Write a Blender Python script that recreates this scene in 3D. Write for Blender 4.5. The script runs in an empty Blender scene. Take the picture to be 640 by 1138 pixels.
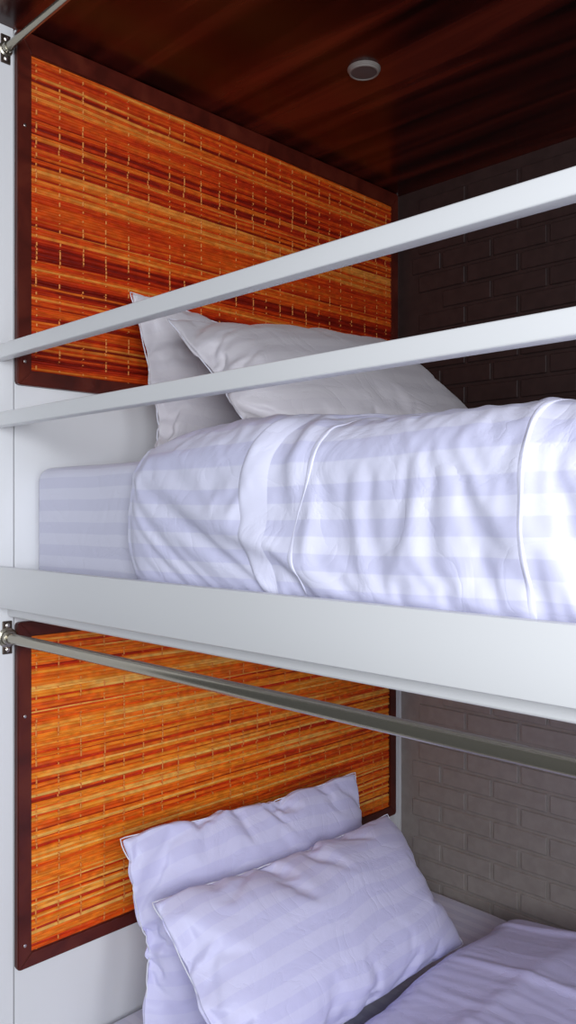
import bpy, bmesh, math, random
import numpy as np
from mathutils import Vector, noise

scene = bpy.context.scene
COL = scene.collection
H = 1.37                      # eye height of the photographer
BED_W = 1.057                 # depth of the alcove, front plane to brick wall
CEIL = H + .816

# ------------------------------------------------------------------ camera
cd = bpy.data.cameras.new('camera')
cd.sensor_fit = 'VERTICAL'; cd.sensor_height = 32; cd.lens = 923 / 1138 * 32
cd.clip_start = .02
cam = bpy.data.objects.new('camera', cd); COL.objects.link(cam)
cam.location = (1.32, -.665, H); cam.rotation_euler = (math.pi / 2, 0, math.pi / 4)
scene.camera = cam

# ------------------------------------------------------------------ world, light, exposure
world = bpy.data.worlds.new('world'); scene.world = world; world.use_nodes = True
wb = world.node_tree.nodes['Background']
wb.inputs['Color'].default_value = (.84, .89, 1, 1); wb.inputs['Strength'].default_value = .085

def area(name, loc, aim, sx, sy, watts, color):
    l = bpy.data.lights.new(name, 'AREA'); l.shape = 'RECTANGLE'; l.size = sx; l.size_y = sy
    l.energy = watts; l.color = color
    o = bpy.data.objects.new(name, l); COL.objects.link(o); o.location = loc
    o.rotation_euler = (Vector(aim) - Vector(loc)).to_track_quat('-Z', 'Y').to_euler()
    return o
area('window_daylight', (2.05, -1.15, H + .20), (.45, .20, H - .2), .9, .8, 34, (.89, .935, 1))
area('headboard_side_light', (3.4, -.44, H + .02), (.2, .1, H), .5, 1.9, 24, (.88, .93, 1))  # added side light, makes the headboards fade towards the back

vs = scene.view_settings
scene.display_settings.display_device = 'sRGB'
vs.view_transform = 'Standard'; vs.look = 'None'; vs.gamma = 1; vs.use_curve_mapping = False; vs.exposure = 0.10

# ------------------------------------------------------------------ materials
def new_mat(name, color, rough=.5, metal=0., spec=.5):
    m = bpy.data.materials.new(name); m.use_nodes = True
    b = m.node_tree.nodes['Principled BSDF']
    b.inputs['Base Color'].default_value = (*color, 1); b.inputs['Roughness'].default_value = rough
    b.inputs['Metallic'].default_value = metal; b.inputs['Specular IOR Level'].default_value = spec
    return m, m.node_tree, b

def lk(nt, a, ao, b, bi): nt.links.new(a.outputs[ao], b.inputs[bi])

def add_bump(nt, b, scale, strength, dist, stretch=(1, 1, 1), detail=4):
    tc = nt.nodes.new('ShaderNodeTexCoord'); mp = nt.nodes.new('ShaderNodeMapping')
    mp.inputs['Scale'].default_value = stretch
    n = nt.nodes.new('ShaderNodeTexNoise'); n.inputs['Scale'].default_value = scale; n.inputs['Detail'].default_value = detail
    bp = nt.nodes.new('ShaderNodeBump'); bp.inputs['Strength'].default_value = strength; bp.inputs['Distance'].default_value = dist
    lk(nt, tc, 'Object', mp, 'Vector'); lk(nt, mp, 'Vector', n, 'Vector')
    lk(nt, n, 'Fac', bp, 'Height'); lk(nt, bp, 'Normal', b, 'Normal')
    return n, mp

def mix_noise(nt, b, n, c0, c1, lo=.35, hi=.65):
    r = nt.nodes.new('ShaderNodeValToRGB')
    r.color_ramp.elements[0].position = lo; r.color_ramp.elements[0].color = (*c0, 1)
    r.color_ramp.elements[1].position = hi; r.color_ramp.elements[1].color = (*c1, 1)
    lk(nt, n, 'Fac', r, 'Fac'); lk(nt, r, 'Color', b, 'Base Color'); return r

M = {}
m, nt, b = new_mat('white_wall_paint', (.80, .80, .81), .55); add_bump(nt, b, 60, .05, .002); M['wall'] = m
m, nt, b = new_mat('white_powder_coat', (.82, .82, .82), .32); add_bump(nt, b, 220, .04, .0006); M['metal_white'] = m
def brick_mat(name, c0, c1):
    m, nt, b = new_mat(name, c0, .6); n, mp = add_bump(nt, b, 45, .10, .002); mix_noise(nt, b, n, c0, c1); return m
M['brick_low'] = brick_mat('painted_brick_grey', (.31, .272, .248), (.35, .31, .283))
M['brick_up'] = brick_mat('brick_shade_brown', (.030, .0135, .0115), (.040, .019, .0165))  # shade of the upper alcove is put into this brick colour
m, nt, b = new_mat('grey_floor', (.32, .30, .28), .5); add_bump(nt, b, 12, .1, .002); M['floor'] = m
m, nt, b = new_mat('brushed_steel', (.38, .35, .28), .22, .88); add_bump(nt, b, 300, .05, .0004, (.05, 1, 1)); M['steel'] = m
m, nt, b = new_mat('dark_screw_metal', (.10, .075, .06), .4, .8); add_bump(nt, b, 300, .1, .0004); M['screw'] = m
m, nt, b = new_mat('bright_screw_metal', (.75, .70, .66), .3, 1); add_bump(nt, b, 300, .1, .0004); M['bright'] = m
m, nt, b = new_mat('lamp_housing', (.24, .21, .19), .4); add_bump(nt, b, 200, .03, .0004); M['housing'] = m
m, nt, b = new_mat('lamp_diffuser', (.11, .085, .08), .5); add_bump(nt, b, 200, .03, .0004); M['diffuser'] = m

def wood_mat(name, dark, mid, light, rough, stretch, scale=6, lo=.36, hi=.66):
    m, nt, b = new_mat(name, mid, rough)
    n, mp = add_bump(nt, b, scale, .06, .001, stretch, 6)
    n.inputs['Distortion'].default_value = .7
    r = mix_noise(nt, b, n, dark, light, lo, hi)
    e = r.color_ramp.elements.new((lo + hi) / 2); e.color = (*mid, 1)
    return m
M['ceiling'] = wood_mat('lacquered_mahogany_ceiling', (.009, .0008, .0007), (.045, .0042, .0026), (.13, .017, .008), .24, (.35, 4.5, 4.5), 3.2)
M['frame'] = wood_mat('red_lacquered_frame_wood', (.058, .0075, .004), (.09, .0115, .006), (.12, .019, .009), .36, (6, 1, 1), 14)

def sheet_mat(name, pale, deep, period, fine=900):
    m, nt, b = new_mat(name, pale, .55, 0, .35)
    uv = nt.nodes.new('ShaderNodeUVMap'); uv.uv_map = 'cloth'
    sp = nt.nodes.new('ShaderNodeSeparateXYZ')
    mu = nt.nodes.new('ShaderNodeMath'); mu.operation = 'MULTIPLY'; mu.inputs[1].default_value = 1 / period
    fr = nt.nodes.new('ShaderNodeMath'); fr.operation = 'FRACT'
    r = nt.nodes.new('ShaderNodeValToRGB'); e = r.color_ramp.elements
    e[0].position = 0; e[0].color = (*pale, 1); e[1].position = .46; e[1].color = (*pale, 1)
    for p, c in ((.50, deep), (.96, deep), (1, pale)):
        x = e.new(p); x.color = (*c, 1)
    lk(nt, uv, 'UV', sp, 'Vector'); lk(nt, sp, 'Y', mu, 0); lk(nt, mu, 0, fr, 0); lk(nt, fr, 0, r, 'Fac')
    lk(nt, r, 'Color', b, 'Base Color')
    rr = nt.nodes.new('ShaderNodeMapRange'); rr.inputs['To Min'].default_value = .62; rr.inputs['To Max'].default_value = .42
    gt = nt.nodes.new('ShaderNodeMath'); gt.operation = 'GREATER_THAN'; gt.inputs[1].default_value = .48
    lk(nt, fr, 0, gt, 0); lk(nt, gt, 0, rr, 'Value'); lk(nt, rr, 'Result', b, 'Roughness')
    # fine creases of the crumpled cotton
    tc = nt.nodes.new('ShaderNodeTexCoord'); w = nt.nodes.new('ShaderNodeTexNoise'); w.inputs['Scale'].default_value = 9
    w.inputs['Detail'].default_value = 5; w.inputs['Distortion'].default_value = 1.4
    ra = nt.nodes.new('ShaderNodeMath'); ra.operation = 'SUBTRACT'; ra.inputs[1].default_value = .5
    ab = nt.nodes.new('ShaderNodeMath'); ab.operation = 'ABSOLUTE'
    sq = nt.nodes.new('ShaderNodeMath'); sq.operation = 'POWER'; sq.inputs[1].default_value = .55
    bp = nt.nodes.new('ShaderNodeBump'); bp.inputs['Strength'].default_value = .28; bp.inputs['Distance'].default_value = .006
    lk(nt, tc, 'Object', w, 'Vector'); lk(nt, w, 'Fac', ra, 0); lk(nt, ra, 0, ab, 0); lk(nt, ab, 0, sq, 0)
    lk(nt, sq, 0, bp, 'Height'); lk(nt, bp, 'Normal', b, 'Normal')
    b.inputs['Sheen Weight'].default_value = .12
    return m
PALE, DEEP = (.79, .785, .95), (.695, .69, .90)
M['duvet'] = sheet_mat('striped_cotton_duvet', PALE, DEEP, .037)
M['pillow'] = sheet_mat('striped_cotton_pillowcase', (.75, .73, .96), (.70, .68, .935), .052)
M['pillow_bounce'] = sheet_mat('bounce_tinted_pillowcase', (.70, .665, .70), (.675, .64, .68), .046)  # warm bounce from the ceiling tinted into the upper pillows
M['folded'] = sheet_mat('cotton_duvet_cover', (.68, .65, .93), (.665, .635, .92), .05)
M['sheet'] = sheet_mat('striped_cotton_fitted_sheet', (.74, .735, .86), (.66, .655, .80), .037)
m, nt, b = new_mat('cotton_piping', (.84, .84, .93), .6); add_bump(nt, b, 500, .1, .0005); M['piping'] = m

def reed_mat(name):
    m, nt, b = new_mat(name, (.6, .1, .01), .42)
    a = nt.nodes.new('ShaderNodeVertexColor'); a.layer_name = 'dye'
    lk(nt, a, 'Color', b, 'Base Color')
    add_bump(nt, b, 120, .12, .0006, (1, .08, 1))
    return m
M['reed'] = reed_mat('dyed_reed')
m, nt, b = new_mat('orange_stitch_thread', (.80, .27, .055), .7); add_bump(nt, b, 900, .2, .0004); M['thread'] = m

# ------------------------------------------------------------------ helpers
def obj(name, me_or_bm, mat, parent=None, smooth=False):
    if isinstance(me_or_bm, bmesh.types.BMesh):
        me = bpy.data.meshes.new(name); me_or_bm.normal_update(); me_or_bm.to_mesh(me); me_or_bm.free()
    else:
        me = me_or_bm
    if mat: me.materials.append(M[mat])
    if smooth: me.polygons.foreach_set('use_smooth', [True] * len(me.polygons))
    o = bpy.data.objects.new(name, me); COL.objects.link(o)
    if parent: o.parent = parent
    return o

def tag(o, label, cat, group=None):
    o['label'] = label; o['category'] = cat
    if group: o['group'] = group
    return o

def thing(name, label, cat, group=None, loc=(0, 0, 0)):
    o = bpy.data.objects.new(name, None); o.empty_display_size = .1; COL.objects.link(o); o.location = loc
    return tag(o, label, cat, group)

def struct(name, bm, mat, smooth=False):
    o = obj(name, bm, mat, None, smooth); o['kind'] = 'structure'; return o

def add_box(bm, x0, x1, y0, y1, z0, z1, bev=0, seg=2):
    r = bmesh.ops.create_cube(bm, size=1)
    for v in r['verts']:
        v.co = ((x0 + x1) / 2 + v.co.x * (x1 - x0), (y0 + y1) / 2 + v.co.y * (y1 - y0), (z0 + z1) / 2 + v.co.z * (z1 - z0))
    if bev:
        es = list({e for v in r['verts'] for e in v.link_edges})
        bmesh.ops.bevel(bm, geom=es, offset=bev, segments=seg, profile=.5, affect='EDGES')
    return bm

def box(*a, **k): return add_box(bmesh.new(), *a, **k)

def lathe(profile, axis, origin, n=40):
    """profile: list of (radius, along); axis: unit vector"""
    bm = bmesh.new(); ax = Vector(axis); u = ax.orthogonal().normalized(); w = ax.cross(u); o = Vector(origin)
    rings = []
    for r, h in profile:
        rings.append([bm.verts.new(o + ax * h + (u * math.cos(2 * math.pi * k / n) + w * math.sin(2 * math.pi * k / n)) * max(r, 1e-5)) for k in range(n)])
    for a, c in zip(rings, rings[1:]):
        for k in range(n):
            bm.faces.new((a[k], a[(k + 1) % n], c[(k + 1) % n], c[k]))
    bmesh.ops.contextual_create(bm, geom=rings[0]); bmesh.ops.contextual_create(bm, geom=rings[-1])
    bmesh.ops.recalc_face_normals(bm, faces=bm.faces)
    return bm

def tube(pts, r, closed=False, n=6):
    bm = bmesh.new(); rings = []; k = len(pts)
    for i, p in enumerate(pts):
        t = (pts[(i + 1) % k] - pts[i - 1]) if closed else (pts[min(i + 1, k - 1)] - pts[max(i - 1, 0)])
        t.normalize(); u = t.cross(Vector((.31, .22, .92))).normalized(); w = t.cross(u)
        rings.append([bm.verts.new(p + (u * math.cos(6.2832 * a / n) + w * math.sin(6.2832 * a / n)) * r) for a in range(n)])
    for i in range(k if closed else k - 1):
        a, b = rings[i], rings[(i + 1) % k]
        for j in range(n): bm.faces.new((a[j], b[j], b[(j + 1) % n], a[(j + 1) % n]))
    if not closed: bm.faces.new(rings[0][::-1]); bm.faces.new(rings[-1])
    return bm

def smooth_by_angle(o, deg=35):
    me = o.data
    me.polygons.foreach_set('use_smooth', [True] * len(me.polygons))
    me.set_sharp_from_angle(angle=math.radians(deg)); return o

def unpack(rows, n):
    """integer second differences along each grid row, quarter millimetres -> (rows, n, 3) metres"""
    d = np.array(rows, np.int64).reshape(-1, 3, n)
    return np.cumsum(np.cumsum(d, axis=2), axis=2).transpose(0, 2, 1) / 4000.0

def cloth_mesh(name, verts, faces, uvs):
    me = bpy.data.meshes.new(name); me.from_pydata([tuple(map(float, v)) for v in verts], [], faces)
    l = me.uv_layers.new(name='cloth')
    vi = np.empty(len(me.loops), np.int32); me.loops.foreach_get('vertex_index', vi)
    l.data.foreach_set('uv', np.asarray(uvs, np.float32)[vi].ravel())
    return me

# ------------------------------------------------------------------ the room
struct('floor', box(-.1, 2.2, -.35, 1.2, -.1, 0), 'floor')
struct('ceiling', box(-.1, 2.2, -.45, 1.2, CEIL, CEIL + .06), 'ceiling')
struct('wall_left', box(-.1, 0, 0.0015, 1.2, 0, CEIL, bev=.001), 'wall')
struct('trim_1', box(-.1, .0006, -.34, -.0010, 0, CEIL, bev=.001), 'wall')      # white post in front of the alcove
struct('wall_right', box(2.02, 2.12, 0, 1.2, 0, CEIL), 'wall')

def brick_wall(z0, z1, seed):
    rnd = random.Random(seed); bm = box(0, 2.02, BED_W, BED_W + .1, z0, z1)
    bw, bh, gap = .142, .0485, .008; row = 0; z = z1 - .02 - bh
    while z > z0:
        x = .070 + (bw / 2 if row % 2 else 0) - (bw if row % 2 else 0)
        while x < 1.98:
            xe = min(x + bw - gap, 1.98); d = .0040 + rnd.random() * .0016
            if rnd.random() > .04:
                add_box(bm, max(x, .05), xe, BED_W - d, BED_W + .01, z, z + bh - gap, bev=.0018, seg=1)
            x += bw
        z -= bh; row += 1
    return bm
Z_DECK = H - .176
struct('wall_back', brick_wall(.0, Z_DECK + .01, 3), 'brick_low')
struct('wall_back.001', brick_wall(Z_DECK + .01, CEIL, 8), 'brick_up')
struct('trim_2', box(0, .012, BED_W - .008, BED_W - .0002, .3, Z_DECK - .002, bev=.001), 'wall')
Z_LOW = H - .92
struct('trim_3', box(.002, 2.015, .012, BED_W - .012, 0, Z_LOW - .20, bev=.004), 'wall')   # plinth under the lower mattress

# ------------------------------------------------------------------ upper bunk: deck, side board, guard rails
bunk = thing('bunk_bed', 'white metal upper bunk frame with broad side board and two guard rails', 'bunk bed', loc=(0, 0, Z_DECK))
def at(o): o.location = (0, 0, -Z_DECK); return o
XE0, XE1 = .0012, 2.2
smooth_by_angle(at(obj('side_board', box(XE0, XE1, -.042, -.0285, H - .156, H - .089, bev=.0025), 'metal_white', bunk)))
smooth_by_angle(at(obj('lower_lip', box(.001, 2.018, -.0125, .012, H - .176, H - .130, bev=.004, seg=3), 'metal_white', bunk)))
at(obj('deck', box(.002, 2.018, .013, BED_W - .010, H - .168, H - .125, bev=.002), 'metal_white', bunk))
for zc in (.2625, .1515):
    smooth_by_angle(at(obj('guard_rail', box(XE0, XE1, -.041, -.021, H + zc - .0115, H + zc + .0115, bev=.0022, seg=3), 'metal_white', bunk)))

# ------------------------------------------------------------------ reed headboards
def reed_panel(label, z0, z1, ya, yb, seed, palette, gold, top=.0255):
    rnd = random.Random(seed)
    t = thing('headboard_panel', label, 'headboard', 'reed headboard panels', (0, ya, z0))
    def loc(o): o.location = (0, -ya, -z0); return o
    fw, th = .0255, .012
    # four mitred members with rounded outer corners
    def member(pts):
        bm = bmesh.new()
        f = [bm.verts.new((.0005, p[0], p[1])) for p in pts]; g = [bm.verts.new((th, p[0], p[1])) for p in pts]
        n = len(pts)
        bm.faces.new(f[::-1]); bm.faces.new(g)
        for k in range(n): bm.faces.new((f[k], f[(k + 1) % n], g[(k + 1) % n], g[k]))
        bmesh.ops.recalc_face_normals(bm, faces=bm.faces)
        es = [e for e in bm.edges if all(v.co.x > th - 1e-6 for v in e.verts)]
        bmesh.ops.bevel(bm, geom=es, offset=.0018, segments=2, affect='EDGES')
        return bm
    c = .006
    members = [
        [(ya, z0 + c), (ya + c * .3, z0 + c * .3), (ya + fw, z0 + fw), (ya + fw, z1 - top), (ya + c * .3, z1 - c * .3), (ya, z1 - c)],
        [(yb, z0 + c), (yb - c * .3, z0 + c * .3), (yb - fw, z0 + fw), (yb - fw, z1 - top), (yb - c * .3, z1 - c * .3), (yb, z1 - c)],
        [(ya + c, z0), (yb - c, z0), (yb - c * .3, z0 + c * .3), (yb - fw, z0 + fw), (ya + fw, z0 + fw), (ya + c * .3, z0 + c * .3)],
        [(ya + c, z1), (yb - c, z1), (yb - c * .3, z1 - c * .3), (yb - fw, z1 - top), (ya + fw, z1 - top), (ya + c * .3, z1 - c * .3)]]
    for pts in members: smooth_by_angle(loc(obj('frame_member', member(pts), 'frame', t)))
    # woven mat: every reed a rounded strip, dyed along its length
    Y0, Y1, A, B = ya + fw - .002, yb - fw + .002, z0 + fw - .001, z1 - top + .001
    cols = []; y = Y0 + .012
    while y < Y1 - .01: cols.append(y); y += rnd.uniform(.036, .050)
    nseg = 110; vs_, fs, cl = [], [], []
    z = A; k = 0; reeds = []
    drift = 0
    while z < B - .002:
        w = rnd.choice((.0026, .0034, .0042, .0050, .0060)) * rnd.uniform(.9, 1.1)
        if z + w > B: w = B - z
        if rnd.random() < .18: w *= .6
        band = noise.noise(Vector((z * 38, seed * 3.1, 0)))
        tone = rnd.random(); depth = rnd.uniform(.0070, .0092)
        thin = rnd.random() < .20                       # dark gap where reeds have parted
        if thin: depth = .0052
        base = len(vs_); edge_glint = (not thin) and rnd.random() < .20
        for i in range(nseg + 1):
            yy = Y0 + (Y1 - Y0) * i / nseg
            wob = .0022 * noise.noise(Vector((yy * 3.2, z * 16, seed))) + .0007 * noise.noise(Vector((yy * 14, z * 60, seed + 9)))
            zz = min(max(z + wob, A), B - .0005); hw = w * .5
            hz = min(zz + w, B)
            dd = depth + .0012 * noise.noise(Vector((yy * 20, k * 1.7, seed)))
            vs_ += [(.0035, yy, zz - .0004), (dd * .92, yy, zz + (hz - zz) * .12), (dd, yy, (zz + hz) / 2), (dd * .92, yy, zz + (hz - zz) * .88), (.0035, yy, hz + .0004)]
            q = .30 * tone + .34 * (noise.noise(Vector((yy * 5, k * 3.3, seed))) + .5) + .42 * band + .24
            if edge_glint: q += .36  # highlights along reed edges, put into the colour of some reeds
            q += .18 * noise.noise(Vector((yy * 1.3, z * 7, seed + 4))) + .12 * noise.noise(Vector((yy * 28, k * 5.1, 2)))
            if thin: q -= .30 + .5 * max(0, noise.noise(Vector((yy * 2.6, k * 9.1, seed + 1))) + .15)
            q = max(0, min(.999, q + gold)) * (len(palette) - 1)
            a, f = int(q), q - int(q)
            cc = [palette[a][j] * (1 - f) + palette[a + 1][j] * f for j in range(3)]
            g = .8 + .4 * rnd.random()
            cc = [min(1, x * g) for x in cc]
            cl += [cc] * 5
        for i in range(nseg):
            for j in range(4):
                a = base + i * 5 + j; fs.append((a, a + 5, a + 6, a + 1))
        reeds.append((z, w, depth, thin)); z += w * rnd.uniform(.94, 1.10); k += 1
    me = bpy.data.meshes.new('reed_mat'); me.from_pydata(vs_, [], fs)
    ca = me.color_attributes.new('dye', 'FLOAT_COLOR', 'POINT')
    ca.data.foreach_set('color', np.hstack([np.array(cl), np.ones((len(cl), 1))]).astype(np.float32).ravel())
    mat = loc(obj('reed_mat', me, 'reed', t, True))
    # threads that bind the reeds, each running over one bundle and under the next
    for ci, yc in enumerate(cols):
        pts = []; i = rnd.randrange(2); over = True
        pts.append((.004, yc, A + .001))
        while i < len(reeds) - 2:
            n = rnd.choice((1, 1, 2)) if over else rnd.choice((1, 2, 2, 3)); j = min(i + n, len(reeds) - 1)
            za, zb = reeds[i][0] + .0004, reeds[j][0] - .0004
            e = .0016 * noise.noise(Vector((yc * 9, za * 14, 3)))
            dmax = max(r[2] for r in reeds[i:j + 1]) + .0006
            if reeds[i][3] or over: pts += [(.004, yc + e, za), (dmax, yc + e, za + .0006), (dmax, yc + e, zb - .0006), (.004, yc + e, zb)]
            else: pts += [(.002, yc + e, (za + zb) / 2)]
            i = j; over = not over
        bm = bmesh.new(); prev = None
        for x_, y_, z_ in pts:
            q = [bm.verts.new((x_, y_ - .0015, z_)), bm.verts.new((x_ + .0007, y_, z_)), bm.verts.new((x_, y_ + .0015, z_))]
            if prev:
                bm.faces.new((prev[0], prev[1], q[1], q[0])); bm.faces.new((prev[1], prev[2], q[2], q[1]))
            prev = q
        obj('stitch_thread', bm, 'thread', mat)
    for zz in (z0 + .040, z1 - .16):
        s = loc(obj('screw', lathe([(.0030, 0), (.0030, .0008), (.0022, .0014), (.001, .0011)], (1, 0, 0), (th - .0002, ya + .013, zz), 16), 'bright', t, True))
        s['label'] = 'small bright screw head'
    # backing board seen between the reeds
    bk = loc(obj('backing', box(.0006, .003, ya + fw - .004, yb - fw + .004, z0 + fw - .004, z1 - top + .004), 'frame', t))
    return t
PAL_UP = [(0.19, 0.007, 0.002), (0.4, 0.018, 0.003), (0.56, 0.04, 0.004), (0.66, 0.085, 0.006), (0.7, 0.145, 0.012), (0.74, 0.26, 0.04)]
PAL_LO = [(.36, .014, .003), (.62, .036, .004), (.82, .125, .007), (.88, .21, .011), (.90, .30, .022), (.93, .50, .11)]
reed_panel('dark red framed woven reed panel behind the upper bunk pillows, redder of the two', H + .215, H + .8145, .0010, 1.044, 5, PAL_UP, -.11, .036)
reed_panel('dark red framed orange woven reed panel behind the lower bunk pillows', H - .774, H - .186, .0010, 1.036, 11, PAL_LO, .03)

# ------------------------------------------------------------------ ceiling lamp
lx, ly = .337, .516
lamp = thing('ceiling_downlight', 'small round unlit lamp set in the dark wood ceiling', 'ceiling light', None, (lx, ly, CEIL))
smooth_by_angle(obj('trim_ring', lathe([(.0305, 0), (.0305, .002), (.0290, .003), (.0290, .0045), (.0275, .0055), (.0275, .0072), (.0265, .0080), (.0240, .0080), (.0240, .0050)], (0, 0, -1), (0, 0, 0), 56), 'housing', lamp), 30)
smooth_by_angle(obj('diffuser', lathe([(.0238, .004), (.0238, .0066), (.012, .0072), (.001, .0074)], (0, 0, -1), (0, 0, 0), 56), 'diffuser', lamp), 30)

# ------------------------------------------------------------------ curtain rods
def curtain_rod(label, y, z, r, x1=2.018):
    t = thing('curtain_rod', label, 'curtain rod', 'steel curtain rods', (0, y, z))
    smooth_by_angle(obj('rod', lathe([(r * .6, .006), (r, .008), (r, x1 - .008), (r * .6, x1 - .006)], (1, 0, 0), (0, 0, 0), 32), 'steel', t))
    for xa, d in ((.0008, 1), (x1 + .001, -1)):
        b = obj('bracket', lathe([(r * 1.9, 0), (r * 1.9, .003), (r * 1.45, .0045), (r * 1.35, .014), (r * 1.1, .0145)], (d, 0, 0), (xa, 0, 0), 32), 'steel', t)
        smooth_by_angle(b)
        for s in (-1, 1):
            tab = obj('screw_tab', box(xa if d > 0 else xa - .003, xa + .003 if d > 0 else xa, -.0085, .0085, s * (r * 1.5 + .007) - .0075, s * (r * 1.5 + .007) + .0075, bev=.0012), 'screw', t)
            smooth_by_angle(obj('screw', lathe([(.0042, 0), (.0040, .0016), (.0022, .0026), (.001, .0024)], (d, 0, 0), (xa + d * .003, 0, s * (r * 1.5 + .007)), 16), 'bright', tab))
    return t
curtain_rod('steel curtain rod running below the side board of the upper bunk', -.013, H - .2105, .0088)
curtain_rod('thin steel curtain rod under the ceiling at the top left corner', -.016, H + .775, .0062)

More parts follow.
